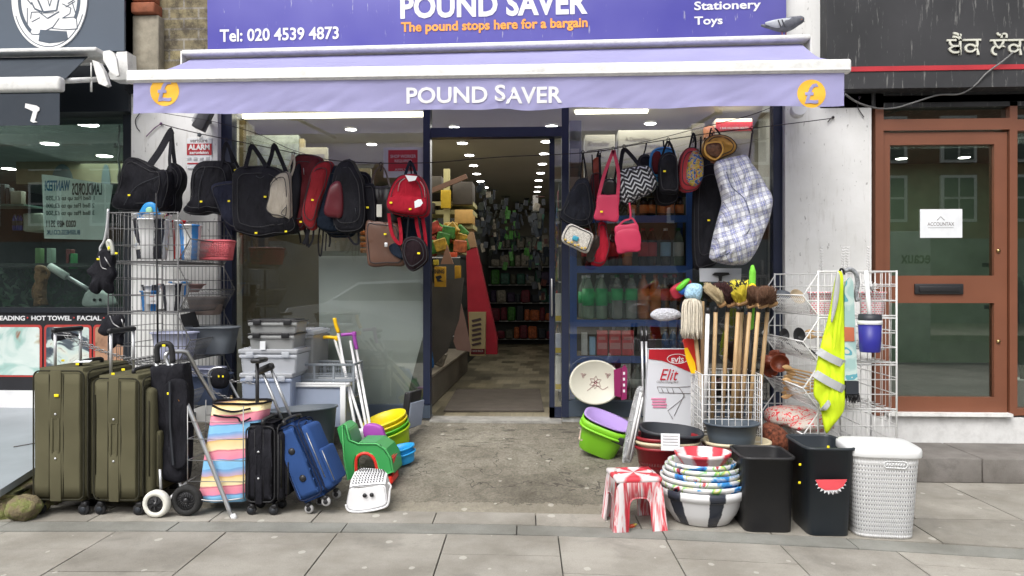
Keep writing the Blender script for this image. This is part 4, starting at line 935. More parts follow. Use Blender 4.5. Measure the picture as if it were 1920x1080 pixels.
k = t.ramp(fr, [(0, C('8ac6ee')), (.21, C('8ac6ee')), (.23, C('5a8fc0')), (.27, C('f08ca8')), (.45, C('ee9aa8')), (.48, C('d0607c')), (.52, C('f5e6b8')), (.72, C('eed49a')), (.78, C('d8b070')), (.80, C('c4a8c0')), (.97, C('78a8d8'))]); t.fin(k, .7); t.bump(t.noise(24, 3), .35, .01); M_STRP = t.m
bg_ = thing('shopping_bag', 'pastel blue pink and cream striped bag standing in silver cart', 'shopping bag', PG(412, 955, .1))
mm = MB(); rings = []
prof = [(940, 371, 458), (930, 370, 462), (890, 375, 470), (850, 381, 478), (810, 388, 486), (775, 393, 493), (757, 396, 496)]
for (py, a, b) in prof:
    z = P(400, py, YS2+.03).z; xa, xb = P(a, py, YS2+.03).x, P(b, py, YS2+.03).x; r = []
    for k in range(40):
        w = 2*math.pi*k/40; cx, sy = math.cos(w), math.sin(w); q = 1/((abs(cx)**5+abs(sy)**5)**(1/5))
        x = (xa+xb)/2+(xb-xa)/2*cx*q; y = YS2+.10+.085*sy*q+.020*noise.noise(V(x*14, z*5, 2)); r.append(V(x, y, z+.006*noise.noise(V(x*9, y*9, 0))))
    rings.append(r)
rings.append([V((p.x-rings[-1][0].x)*.0+p.x, p.y, p.z-.02) + (V(sum(q.x for q in rings[-1])/40, YS2+.1, p.z)-p)*.10 for p in rings[-1]])
mm.rings(rings, 0, True, True); mm.build('body', M_STRP, bg_)
mm = MB(); mm.tube([p+V(0, -.003, .004) for p in rings[-2]], .006, 5, 0, True); mm.ribbon(smooth_open(pts([(398, 760), (415, 768), (440, 772), (470, 766)], YS2+.0), 4), .012, .004); mm.ribbon(smooth_open(pts([(400, 778), (420, 782), (445, 783), (452, 792), (470, 784)], YS2+.0), 4), .010, .004)
mm.build('black_trim', M_BNYL, bg_)
# thin trolley frame and black cap behind the striped bag
f2 = thing('folded_trolley_frame', 'slim folded trolley frame with black cap behind striped bag', 'trolley frame', PG(415, 930, .06))
mm = MB(); mm.tube(smooth_open(pts([(402, 752), (392, 710), (394, 696), (404, 690), (418, 690)], 4.55), 5), .009, 8); mm.tube(smooth_open(pts([(418, 690), (428, 712), (450, 752)], 4.55), 5), .009, 8); mm.tube(pts([(402, 752), (404, 920)], 4.55), .008, 6); mm.tube(pts([(450, 752), (450, 920)], 4.55), .008, 6); mm.build('frame', M_STEEL, f2)
mm = MB(); mm.pillow(pts([(396, 705), (402, 692), (420, 690), (430, 705), (424, 726), (404, 728), (397, 718)], 4.50), .07, .006, 8); mm.build('cap', M_BNYL, f2); pricetag(f2, 410, 706, 4.455, .01, .012); pricetag(f2, 418, 706, 4.455, .01, .012)
# ------------------------------------------------------------------ plastic furniture etc in front of the window
def vessel(parent, name, c, r, h, mt, taper=.75, sx=1, sy=1, rim=.008, seg=48, th=.003, sq=0, M=None, inner=None, lip=.012):
    "open bucket / bowl: wall, rolled rim and floor, origin at base"
    rb = r*taper
    prof = [(0, 0), (rb*.96, 0), (rb, .006), (lerp(rb, r, .5)+(.0), h*.5), (r, h-lip), (r+rim, h-lip+.002), (r+rim, h), (r-th, h), (lerp(rb, r, .5)-th, h*.5), (rb-th, th+.004), (0, th+.003)]
    mm = MB(); mm.lathe(prof, c, seg, 0, sx, sy, True, M=M, sq=sq, mf=(lambda i: 1 if i >= 7 else 0) if inner else None); return mm.build(name, [mt, inner] if inner else mt, parent)
# big dark tub
p = P(576, 835, 4.66)
tb_ = thing('plastic_tub', 'large round dark grey plastic tub behind the blue suitcase', 'tub', (p.x, 4.66, G(4.6)))
xl_, xr_ = P(510, 770, 4.66).x, P(641, 770, 4.66).x; zt_ = P(575, 764, 4.66).z
vessel(tb_, 'tub', (p.x, 4.66, G(4.6)), (xr_-xl_)/2-.01, zt_-G(4.6)+.0, M_PGY, .72, sy=.6, rim=.012, M=Matrix.Translation((p.x, 4.66, G(4.6))) @ Matrix.Rotation(R(-4), 4, 'Y'))
# clear storage boxes
M_CLR = clear_plastic('clear_plastic', (.90, .92, .95), .48, .2, (.70, .72, .76)); M_CLR2 = clear_plastic('clear_blue_plastic', (.74, .80, .92), .58, .2, (.48, .54, .66)); M_CLR3 = clear_plastic('smoky_clear', (.75, .76, .76), .55, .2, (.42, .43, .43))
def tbox(name, label, px0, px1, py0, py1, Y, d, mb, ml, lid=.035, cat='storage box', rz=0, extra=None, grp=None, taper=.94):
    a, b = P(px0, py1, Y), P(px1, py0, Y); w = b.x-a.x; h = b.z-a.z; c = V((a.x+b.x)/2, Y+d/2, a.z)
    t = thing(name, label, cat, c, (0, 0, rz), grp); L = lid if ml else 0
    mm = MB(); hw, hd = w/2-.008, d/2-.008
    R_ = []
    for f, z in ((taper, 0), (1, h-L), (1.0, h-L)): R_.append([(x*f*hw, y*f*hd, z) for x, y in ((-1, -.93), (-.95, -1), (.95, -1), (1, -.93), (1, .93), (.95, 1), (-.95, 1), (-1, .93))])
    R_.append([(x*.965*hw, y*.965*hd, h-L) for x, y in ((-1, -.93), (-.95, -1), (.95, -1), (1, -.93), (1, .93), (.95, 1), (-.95, 1), (-1, .93))])
    R_.append([(x*.9*hw, y*.9*hd, .006) for x, y in ((-1, -.93), (-.95, -1), (.95, -1), (1, -.93), (1, .93), (.95, 1), (-.95, 1), (-1, .93))])
    mm.rings(R_, 0, True, False); mm.build('box', mb, t, world=False)
    mm = MB(); mm.cbox((0, -hd-.002, h-L-.012), (w-.01, .012, .02), bev=.004); mm.cbox((0, hd+.002, h-L-.012), (w-.01, .012, .02), bev=.004); mm.build('rim', mb, t, world=False)
    if ml:
        mm = MB(); mm.cbox((0, 0, h-L*.45), (w, d, L*.9), bev=.008, seg=3); mm.cbox((0, 0, h+.003), (w*.86, d*.86, .008), bev=.003); l_ = mm.build('lid', ml, t, world=False)
        for s in (-1, 1): mm = MB(); mm.cbox((s*w*.3, -d/2-.006, h-L), (.05, .012, .035), bev=.004); mm.build('clip', ml, t, world=False)
    return t
g1 = 'storage boxes stacked by the left window'
tbox('storage_box', 'deep smoky clear storage box at the back of the stack', 490, 588, 620, 760, 5.05, .40, M_CLR3, M_CLR, grp=g1)
tbox('storage_box', 'blue tinted clear box at the bottom of the box stack', 448, 548, 700, 792, 4.80, .36, M_CLR2, M_CLR, grp=g1)
tbox('storage_box', 'clear box with white lid in the middle of the box stack', 446, 558, 655, 700, 4.80, .34, M_CLR, M_CLR, grp=g1, extra=1)
tbox('storage_box', 'shallow clear box with black lid second from the stack top', 463, 553, 625, 655, 4.80, .26, M_CLR3, M_BPL, .014, grp=g1)
tbox('storage_box', 'shallow smoky box with black grid lid topping the stack', 463, 558, 601, 624, 4.80, .24, M_CLR3, M_BPL, .012, grp=g1)
mm = MB(); mm.box(*[v for v in (P(487, 690, 4.79).x, P(497, 690, 4.79).x, 4.792, 4.796, P(490, 656, 4.79).z, P(490, 640, 4.79).z)]); o = mm.build('barcode_label', M_PAPER); props(o, 'white barcode label on the clear box second from top', 'label')
M_GCR = mat('mid_grey_crate', C('7c8288'), .45, 0, .05, 3)
def crate(label, px0, px1, py0, py1, Y, d, mt, rows=4, cols=22):
    a, b = P(px0, py1, Y), P(px1, py0, Y); w = b.x-a.x; h = b.z-a.z; t = thing('plastic_crate', label, 'crate', V((a.x+b.x)/2, Y+d/2, a.z)); mm = MB()
    for z in (0, h*.52, h): mm.cbox((0, -d/2, z), (w, .014, .016), bev=.003); mm.cbox((0, d/2, z), (w, .014, .016), bev=.003)
    for z in (0, h*.52, h):
        for s in (-1, 1): mm.cbox((s*w/2, 0, z), (.014, d, .016), bev=.003)
    for k in range(rows+1):
        z = h*.52+(h*.48)*k/rows
        mm.box(-w/2, w/2, d/2-.002, d/2+.002, z-.003, z+.003); mm.box(-w/2, w/2, -d/2-.002, -d/2+.001, h*.52+(h*.2)*k/rows-.003, h*.52+(h*.2)*k/rows+.003)
    for k in range(cols+1):
        x = -w/2+w*k/cols; mm.box(x-.003, x+.003, d/2-.0025, d/2+.0015, h*.52, h)
    for k in (0, .33, .66, 1): mm.cbox((-w/2+w*k, -d/2, h*.5), (.016, .01, h), bev=.003); mm.cbox((-w/2+w*k, d/2, h*.5), (.016, .01, h), bev=.003)
    mm.box(-w/2, w/2, -d/2, d/2, .0, .006); mm.build('body', mt, t, world=False); return t
crate('mid grey plastic crate with a perforated back rim beside the box stack', 553, 663, 684, 745, 5.0, .22, M_GCR)
# white drawer unit
dw = tbox('drawer_unit', 'white framed clear blue drawer unit in front of the grey crate', 541, 648, 722, 800, 4.90, .30, M_CLR2, None, cat='drawer unit', taper=1)
w0 = P(541, 722, 4.9); w1 = P(648, 800, 4.9); ww = w1.x-w0.x; hh_ = w0.z-w1.z
mm = MB(); mm.cbox((0, 0, hh_+.0), (ww+.012, .31, .02), bev=.006); mm.cbox((0, -.15, hh_+.014), (ww, .012, .016), bev=.004); mm.cbox((0, .15, hh_+.014), (ww, .012, .016), bev=.004)
for s in (-1, 1): mm.cbox((s*(ww/2-.018), -.15, hh_/2), (.036, .012, hh_), bev=.004)
mm.build('frame', M_PWH, dw, world=False)
# long handled dustpan and brush sets
M_YH = mat('yellow_handle', C('f5c211'), .4); M_PH = mat('purple_handle', C('a04aa8'), .4); M_WP = mat('white_pole', (.76, .76, .76), .4, 0, .03)
def dustset(label, a0, a1, b0, b1, col, Y0, Y1, head, side, hcol):
    t = thing('dustpan_and_brush', label, 'dustpan set', P(b1[0], b1[1], Y1))
    mm = MB(); mm.tube([P(*a0, Y0), P(*a1, Y1)], .0095, 10); mm.build('pole', M_WP, t); mm = MB(); mm.tube([P(*b0, Y0), P(*b1, Y1)], .0095, 10); mm.build('pole', M_WP, t)
    mm = MB(); mm.tube(smooth_open(pts(head, Y0), 3), .014, 8); mm.build('grip', col, t); mm = MB(); mm.tube(smooth_open(pts(side, Y0), 3), [.012]*((len(side)-1)*3+1) if len(side) > 2 else .012, 8); mm.cbox(P(*side[-1], Y0), (.03, .03, .034), bev=.006); mm.build('hook_grip', col, t)
    return t
d1 = dustset('long handled dustpan set with yellow grips leaning on the window', (628, 638), (683, 812), (634, 625), (668, 812), M_YH, 5.3, 4.75, [(627, 596), (630, 610), (635, 624)], [(596, 635), (612, 632), (632, 634)], None)
MC['x'] = None
d2 = dustset('long handled dustpan set with purple grips and purple pan', (657, 640), (688, 806), (668, 656), (694, 800), M_PH, 5.3, 4.75, [(664, 628), (666, 642), (669, 655)], [(640, 628), (650, 627), (664, 626)], None)
mm = MB(); mm.pillow(pts([(684, 797), (700, 794), (716, 800), (722, 813), (722, 822), (690, 822), (682, 812)], 4.72), .05, .003, fl=6); mm.build('pan', M_PH, d2)
mm = MB(); mm.pillow(pts([(664, 806), (690, 806), (696, 826), (664, 826)], 4.76), .06, .003, fl=4); mm.build('pan', M_PWH, d1)
# nests of basins
def nest(label, c, r, n, cols, dz, h, tilt, sx=1, sy=1, grp=None, names=None, taper=.8, cat='basin'):
    for i in range(n):
        M = Matrix.Translation(c) @ Euler(tilt).to_matrix().to_4x4() @ Matrix.Translation((0, 0, i*dz))
        t = thing('basin', names[i], cat, M.translation, (0, 0, 0), grp)
        vessel(t, 'bowl', (0, 0, 0), r, h, cols[i], taper, sx, sy, .010, 44, M=M)
M_LIME = mat('lime_plastic', C('a8c818'), .4, 0, .04, 3); M_YELB = mat('yellow_plastic', C('e6d31a'), .4, 0, .04, 3); M_GRN = mat('green_plastic', C('5cb82a'), .4, 0, .04, 3); M_CYAN = mat('cyan_plastic', C('2a9ad8'), .4, 0, .04, 3)
c = P(735, 822, 5.05); nest('', V(c.x+.01, 5.05, G(5.0)+.03), .142, 4, [M_LIME, M_GRN, M_YELB, M_YELB], .030, .115, (R(12), R(-16), 0), 1, .9, 'yellow and green basins nested beside the doorway', ['lime green basin at the bottom of the tilted nest', 'bright green basin second in the tilted nest', 'yellow basin third in the tilted nest', 'yellow basin on top of the tilted nest'])
c = P(754, 850, 4.78); nest('', V(c.x, 4.80, G(4.8)+.012), .092, 2, [M_CYAN, M_CYAN], .036, .068, (R(6), R(-13), 0), 1, .8, 'blue bowls beside the doorway', ['blue bowl at the bottom lying on the concrete ramp', 'blue bowl on top of the other blue bowl'], .85, 'bowl')
# black tray pack standing on edge
bt = thing('wrapped_tray', 'black wrapped tray pack standing on edge by the door frame', 'tray', P(768, 812, 5.3))
mm = MB(); c = P(771, 768, 5.25); mm.cbox(c, (.03, .20, .27), rot=(0, R(8), R(-20)), bev=.012, seg=3); mm.cbox(c+V(-.012, -.09, 0), (.03, .02, .275), rot=(0, R(8), R(-20)), bev=.006); mm.build('tray', M_BPL, bt)
mm = MB(); mm.cbox(c+V(.03, .0, -.03), (.015, .19, .18), rot=(0, R(8), R(-20)), bev=.005); mm.build('film_pack', M_CLR2, bt)
# child's step seat, green and red
M_CG = mat('toy_green', C('3f9a54'), .38, 0, .04, 3); M_CR = mat('toy_red', C('d8372c'), .38, 0, .04, 3)
ch = thing('toddler_seat', 'green plastic toddler toilet step seat with red inner rim', 'toddler seat', PG(690, 905, .06))
Yc = 4.50
mm = MB()
def curved(profile, Y0, Y1, mi=0, bev=.006):
    poly = [XZ(a, b, (Y0+Y1)/2) for a, b in profile]; bb = MB(); bb.prism(poly, Y0, Y1)
    b = bmesh.new(); vs = [b.verts.new(v) for v in bb.v]; [b.faces.new([vs[i] for i in f]) for f in bb.f]
    bmesh.ops.recalc_face_normals(b, faces=b.faces); bmesh.ops.bevel(b, geom=list(b.edges), offset=bev, segments=2, affect='EDGES'); bmesh.ops.triangulate(b, faces=b.faces); return b
A_ = [(642, 796), (648, 796), (655, 825), (672, 832), (705, 832), (722, 842), (732, 858), (738, 884), (722, 890), (712, 884), (705, 862), (695, 850), (682, 848), (669, 853), (665, 868), (665, 895), (652, 900), (645, 860)]
mm.bm(curved(A_, Yc-.06, Yc-.03), 0, False); mm.bm(curved([(a+8, b-6) for a, b in A_], Yc+.16, Yc+.19), 0, False)
top = [(672, 830), (705, 830), (724, 842), (735, 860), (739, 884)]
R2 = []
for a, b in top:
    p0, p1 = P(a, b, Yc-.04), P(a+2, b-1, Yc-.04); R2.append((p0, V(p1.x, Yc+.17, p1.z+.0)))
for i in range(len(R2)-1):
    a, b = R2[i]; c_, d_ = R2[i+1]; o_ = V(0, 0, -.012); mm.add([a, b, d_, c_, a+o_, b+o_, d_+o_, c_+o_], [(0, 3, 2, 1), (4, 5, 6, 7), (0, 1, 5, 4), (2, 3, 7, 6)], 0, False)
mm.bm(curved([(640, 796), (650, 792), (662, 800), (672, 830), (655, 834), (648, 826)], Yc-.04, Yc+.17), 0, False)
mm.build('shell', M_CG, ch)
mm = MB(); mm.tube([P(a, b, Yc-.063) for a, b in A_], .005, 6, 0, True); mm.build('edge_bead', mat('toy_green_light', C('58b46a'), .35, 0, .04, 3), ch)
mm = MB()
for a, b in ((645, 803), (648, 812), (650, 822), (712, 836), (720, 846)): mm.cbox(P(a+2, b, Yc-.064), (.022, .004, .010), rot=(0, .9, 0), bev=.002)
mm.build('moulded_slot', mat('toy_green_dark', C('2a6a3a'), .5), ch)
mm = MB(); mm.tube(smooth_open([P(a, b, Yc-.065) for a, b in ((668, 890), (668, 862), (676, 852), (690, 851), (702, 862), (708, 884))], 5), .010, 8); mm.bm(curved([(726, 888), (741, 886), (742, 900), (728, 905), (722, 898)], Yc-.06, Yc+.12), 0, False); mm.bm(curved([(735, 850), (741, 852), (743, 884), (738, 884)], Yc-.03, Yc+.1), 0, False); mm.build('red_rim', M_CR, ch)
# white toddler step stool
ws = thing('step_stool', 'white plastic toddler step stool with perforated top lying tilted', 'step stool', PG(690, 958, 0))
Ys = 4.16
T_ = [(666, 884), (675, 878), (690, 878), (720, 882), (724, 890), (721, 908), (700, 912), (668, 916), (655, 914), (656, 900)]
fr_ = [(655, 914), (668, 916), (700, 912), (722, 908), (726, 930), (727, 944), (718, 950), (690, 957), (664, 959), (652, 954), (649, 944)]
mm = MB()
# front skirt as a lofted ring set going back
def ringpx(L, Y): return [P(a, b, Y) for a, b in L]
o1 = smooth_closed(ringpx(fr_, Ys), 44); c1_ = sum(o1, Vector())/len(o1)
b = curved(fr_, Ys, Ys+.02, bev=.008); mm.bm(b, 0, False)
n = 14; left = []; tp = [(655, 914), (658, 900), (665, 885), (676, 879)]; bp = [(722, 908), (724, 896), (726, 888), (720, 882)]
g_ = []
for i in range(4):
    Y = Ys+.01+i*.055; row = []
    for k in range(9):
        u = k/8; a = lerp(tp[i][0], bp[i][0], u); b2 = lerp(tp[i][1], bp[i][1], u)-6*math.sin(u*math.pi)*(.3 if i else .1); p = P(a, b2, Ys); row.append(V(p.x, Y, p.z))
    g_.append(row)
# top sheet sits behind the front skirt: real depth recovered from the eye line
def at_top(px, py, i): Y = Ys+.005+i*.045; return P(px, py, Y)
rows = [[at_top(lerp(tp[i][0], bp[i][0], k/8), lerp(tp[i][1], bp[i][1], k/8)-(2 if 0 < k < 8 else 0), i) for k in range(9)] for i in range(4)]
vs = [p for r in rows for p in r]; fs = [(i*9+k, i*9+k+1, (i+1)*9+k+1, (i+1)*9+k) for i in range(3) for k in range(8)]
mm.add(vs+[p+V(0, .004, -.01) for p in vs], fs+[tuple(27+9+x for x in f)[::-1] for f in fs], 0, True)
rs = [rows[i][8] for i in range(4)]; mm.add(rs+[P(727, 944, Ys), P(730, 938, Ys+.05), P(733, 915, Ys+.1), P(731, 905, Ys+.14)], [(0, 1, 5, 4), (1, 2, 6, 5), (2, 3, 7, 6)], 0, True)
rs = [rows[i][0] for i in range(4)]; mm.add(rs+[P(649, 944, Ys), P(652, 935, Ys+.05), P(655, 925, Ys+.1), P(660, 915, Ys+.14)], [(0, 4, 5, 1), (1, 5, 6, 2), (2, 6, 7, 3)], 0, True)
mm.tube(smooth_open(ringpx([(648, 946), (653, 957), (668, 960), (692, 958), (718, 952), (728, 944), (731, 920), (733, 912), (728, 905)], Ys-.002), 4), .006, 6)
mm.build('shell', mat('stool_white', (.76, .76, .77), .4, 0, .03), ws)
mm = MB()
for i in range(8):
    for k in range(11):
        v = .35+i*.33; i0 = min(int(v), 2); f = v-i0; u = (k+1)/12
        a = lerp(lerp(tp[i0][0], tp[i0+1][0], f), lerp(bp[i0][0], bp[i0+1][0], f), u); b2 = lerp(lerp(tp[i0][1], tp[i0+1][1], f), lerp(bp[i0][1], bp[i0+1][1], f), u)-2.6
        p = P(a, b2, Ys+.005+v*.045-.006); mm.lathe([(.0042, 0), (.0042, .003), (0, .003)], seg=8, M=Matrix.Translation(p) @ Matrix.Rotation(R(55), 4, 'X'))
mm.build('anti_slip_dots', mat('dot_grey', (.10, .10, .10), .6), ws)
mm = MB()
for a, b2 in ((684, 929), (697, 928)): mm.lathe([(.012, 0), (.012, .003), (0, .004)], seg=16, M=Matrix.Translation(P(a, b2, Ys-.008)) @ Matrix.Rotation(R(90), 4, 'X'))
mm.build('foot', M_BPL, ws)
# ------------------------------------------------------------------ wire racks
def hexpanel(mm, xb, xf, xt, z0, z1, y, r, nw=11, cross=3):
    "basket side: back edge xb, flat to xf, nose at xt"
    zm = lerp(z0, z1, .46); L = [V(xb, y, z0), V(xf, y, z0), V(xt, y, zm), V(xf-(xt-xf)*.1, y, z1), V(xb, y, z1)]
    mm.tube(L, r*1.7, 5, 0, True)
    for k in range(1, nw):
        u = k/nw; x = lerp(xb, xt, u); span = (xt-xf)
        f = max(0, (x-xf)/span) if span else 0
        a = lerp(z0, zm, f) if f > 0 else z0; b = lerp(z1, zm, f) if f > 0 else z1
        mm.tube([(x, y, a), (x, y, b)], r*.75, 4)
    for k in range(1, cross): z = lerp(z0, z1, k/cross); mm.tube([(xb, y, z), (lerp(xf, xt, .85), y, z)], r, 4)
def rack(name, label, xb, xf, xt, ya, yb, zs, mt, r, nw, lipn=26, legs=0):
    t = thing(name, label, 'display rack', ((xb+xt)/2, (ya+yb)/2, G((ya+yb)/2)))
    for (z0, z1) in zs:
        mm = MB(); g = .006; hexpanel(mm, xb, xf, xt, z0+g, z1-g, ya, r, nw); hexpanel(mm, xb, xf, xt, z0+g, z1-g, yb, r, nw)
        zm = lerp(z0, z1, .46)
        for k in range(13): y = lerp(ya, yb, k/12); mm.tube([(xb, y, z1-g), (xb, y, z0+g), (xf, y, z0+g)], r*.75, 4)
        for k in range(1, 5): x = lerp(xb, xf, k/5); mm.tube([(x, ya, z0+g), (x, yb, z0+g)], r, 4)
        for z in (lerp(z0, z1, .35), lerp(z0, z1, .7), z1-g): mm.tube([(xb, ya, z), (xb, yb, z)], r, 4)
        mm.tube([(xt, ya, zm), (xt, yb, zm)], r*1.6, 5); mm.tube([(xf, ya, z0+g), (xf, yb, z0+g)], r*1.6, 5)
        o = mm.build('wire_basket', mt, t)
        mm = MB()
        for k in range(lipn):
            a = lerp(ya, yb, k/lipn); b = min(yb, a+(yb-ya)/lipn*2.2); c2 = max(ya, a-(yb-ya)/lipn*2.2)
            mm.tube([(xf, a, z0+g), (xt, b, zm)], r*.6, 3); mm.tube([(xf, a, z0+g), (xt, c2, zm)], r*.6, 3)
        mm.build('mesh_lip', mt, o)
    mm = MB()
    for x in (xb, xf):
        for y in (ya, yb): mm.tube([(x, y, G(y)+.0), (x, y, zs[0][1])], r*1.8, 5)
    mm.build('leg', mt, t)
    return t
YL0, YL1 = 4.72, 5.40
xb, xf, xt = P(203, 450, YL0).x, P(334, 450, YL0).x, P(357, 450, YL0).x
LZ = [(1.415-.324*k, 1.739-.324*k) for k in range(4)]
M_LW = mat('galvanised_wire', (.17, .17, .17), .5, .4, .25, 8)
rack('wire_rack', 'grey wire basket rack of stacked tiers beside the left window', xb, xf, xt, YL0, YL1, LZ, M_LW, .0026, 20, 30)
mm = MB(); mm.tube([P(293, 362, 4.70), P(296, 700, 4.70)], .006, 6); o = mm.build('upright_rod', M_BLK); props(o, 'thin dark upright rod in front of the grey wire rack', 'rod')
# marbled plastic
def marble(name, cols, sc=(9, 9, 1.1), seed=0):
    t = NT(name); v = t.mapping(t.tc(), loc=(seed, seed*.7, 0), sc=sc); f = t.noise(1.0, 4, v, .55, 1.6)
    t.fin(t.ramp(f, cols), .22, 0, .5); return t.m
def angmat(name, a, b, k, amp=1.6, sharp=.1, th=.30, rough=.2):
    t = NT(name); s = t.sep(t.tc()); an = t.math('ARCTAN2', s[1], s[0]); f = t.math('SINE', t.math('ADD', t.math('MULTIPLY', an, k), t.math('MULTIPLY', t.noise(9, 5, None, .65), amp*2)))
    t.fin(t.ramp(t.math('MULTIPLY_ADD', f, .5, .5), [(0, a), (th, a), (th+sharp, b), (1, b)]), rough, 0, .5); return t.m
W = (.74, .74, .74)
M_MB = angmat('marble_black', (.03, .03, .04), W, 4, 1, .1, .3)
M_MBL = angmat('marble_blue', (.04, .24, .62), W, 4, 1, .2, .35)
M_MR = angmat('marble_red', (.62, .03, .03), W, 4, 1, .15, .35)
M_MLT = marble('marble_bands', [(.28, (.02, .06, .30)), (.36, (.03, .3, .70)), (.42, W), (.55, W), (.60, (.7, .66, .25)), (.63, W), (.68, (.55, .03, .04)), (.74, (.03, .05, .08))], (7, 7, 9), 4)
def bin_(name, label, px0, px1, py0, py1, Y, mt, taper=.74, cat='bucket', grp=None, sy=1, sq=0, inner=None, rim=.008, base=None, lip=.012, body='bucket'):
    a, b = P(px0, (py0+py1)/2, Y), P(px1, (py0+py1)/2, Y); z1 = P(px0, py0, Y).z; z0 = P(px0, py1, Y).z if base is None else base
    c = V((a.x+b.x)/2, Y+.0, z0); t = thing(name, label, cat, c, (0, 0, 0), grp); vessel(t, body, c, (b.x-a.x)/2-rim, z1-z0, mt, taper, 1, sy, rim, sq=sq, inner=inner, lip=lip); return t
bin_('bucket', 'white and black marbled bin on the top tier of grey rack', 252, 318, 412, 486, 4.98, M_MB, .82)
bin_('bucket', 'white marbled bin nested on the black marbled bin', 252, 318, 402, 470, 4.985, M_MLT, .9)
bin_('bucket', 'red marbled bucket on top rack tier beside the pink basket', 322, 352, 414, 486, 5.10, M_MR, .8)
bin_('bucket', 'blue marbled bucket on top rack tier beside the pink basket', 336, 378, 422, 488, 5.00, M_MBL, .8)
bin_('bucket', 'blue marbled cup with white price card on middle rack tier', 264, 299, 545, 585, 4.90, M_MBL, .84)
bin_('bucket', 'grey streaked cup on the middle rack tier', 266, 300, 534, 552, 4.95, M_MB, .9)
bin_('bucket', 'silver and blue marbled bucket on middle rack tier', 304, 346, 532, 586, 4.95, M_MB, .8)
bin_('bucket', 'small white blue marbled pail behind the silver bucket', 318, 356, 528, 556, 5.10, M_MBL, .8)
mm = MB(); mm.cbox(P(285, 561, 4.83), (.085, .003, .062)); pc_ = mm.build('price_card', M_PAPER); props(pc_, 'white card with a price on the blue marbled cup', 'price card')
text('£1.99', .03, .011, M_GRT, pc_, P(287, 565, 4.828), bold=.02, ext=.0005); mm = MB(); mm.cbox(P(285, 556, 4.8275), (.03, .001, .004)); mm.build('printed_line', M_REDP, pc_)
# pink perforated basket
def basket(name, label, px0, px1, py0, py1, Y, mt, sx=1, taper=.85, rows=6, cols=34, d=.6, cat='basket', grp=None, base=None, slot=None, inner=None, rim=.010):
    a, b = P(px0, (py0+py1)/2, Y), P(px1, (py0+py1)/2, Y); z1 = P(px0, py0, Y).z; z0 = P(px0, py1, Y).z if base is None else base; r = (b.x-a.x)/2; h = z1-z0; c = V((a.x+b.x)/2, Y, z0)
    t = thing(name, label, cat, c, (0, 0, 0), grp); mm = MB()
    def ring(f, z, rr=.003, mi=0): mm.tube([c+V(math.cos(w)*r*f/((abs(math.cos(w))**4+abs(math.sin(w))**4)**.25), math.sin(w)*r*f*d/((abs(math.cos(w))**4+abs(math.sin(w))**4)**.25), z) for w in [2*math.pi*k/48 for k in range(48)]], rr, 4, mi, True)
    for k in range(rows+1): ring(lerp(taper, 1, k/rows), h*k/rows*.96)
    ring(1.0, h*.97, .009); ring(taper, .006, .006)
    for k in range(cols):
        w = 2*math.pi*k/cols; q = 1/((abs(math.cos(w))**4+abs(math.sin(w))**4)**.25); mm.tube([c+V(math.cos(w)*r*q*taper, math.sin(w)*r*q*d*taper, 0), c+V(math.cos(w)*r*q, math.sin(w)*r*q*d, h*.97)], .003, 4)
    mm.lathe([(0, .003), (r*taper, .003)], c, 48, 0, 1, d, sq=4)
    mm.build('basket', mt, t); return t
M_PINK = mat('pink_plastic', C('d86a72'), .45, 0, .05, 4)
basket('plastic_basket', 'pink perforated plastic basket on the top rack tier', 366, 437, 452, 487, 5.12, M_PINK, rows=9, cols=60, taper=.86)
# basins lying in lower tiers
def basin(label, px0, px1, py0, py1, Y, mt, d=.7, taper=.8, rotx=0, cat='basin', base=None):
    return bin_('basin', label, px0, px1, py0, py1, Y, mt, taper, cat, sy=d, sq=4, rim=.012, base=base, body='bowl')
M_LIL = mat('lilac_plastic', C('c4c8e2'), .4, 0, .05, 3); M_BGR = mat('blue_grey_plastic', C('56627c'), .4, 0, .06, 3)
basin('large lilac basin on the third tier of grey rack', 288, 368, 622, 672, 4.92, M_LIL)
basin('large dark grey basin on the third tier of grey rack', 352, 446, 612, 662, 5.15, M_GCR)
basin('blue grey basin on the bottom tier of grey rack', 336, 432, 700, 756, 5.05, M_BGR)
basin('pale blue basin stacked in the blue grey basin', 345, 420, 688, 716, 5.05, MC['clear_b'] if 'clear_b' in MC else M_LIL)
basin('dusty pink basin on the second tier of grey rack', 300, 380, 532, 548, 5.25, mat('dusty_pink', C('a88884'), .5))
basin('taupe drawer box at the back of second rack tier', 352, 420, 556, 590, 5.3, mat('taupe_plastic', C('8a7a72'), .5), cat='box')
bb_ = thing('blue_brush', 'blue and green plastic toy brush poking above the marbled bins', 'brush', P(285, 400, 5.05))
mm = MB(); mm.pillow(pts([(262, 405), (268, 386), (278, 379), (290, 381), (296, 392), (294, 404)], 5.05), .03, .001); mm.build('head', mat('bright_blue', C('1e88c8'), .4), bb_)
mm = MB(); mm.pillow(pts([(275, 390), (283, 388), (286, 396), (280, 402), (274, 398)], 5.03), .02, .001); mm.build('badge', mat('mint', C('98c8a0'), .5), bb_)
dk = thing('black_panel', 'small black panel leaning on the third rack tier', 'panel', P(360, 615, 5.2)); mm = MB(); mm.prism([XZ(a, b, 5.2) for a, b in ((339, 590), (365, 584), (374, 612), (345, 620))], 5.19, 5.205); mm.build('panel', M_BLK, dk)
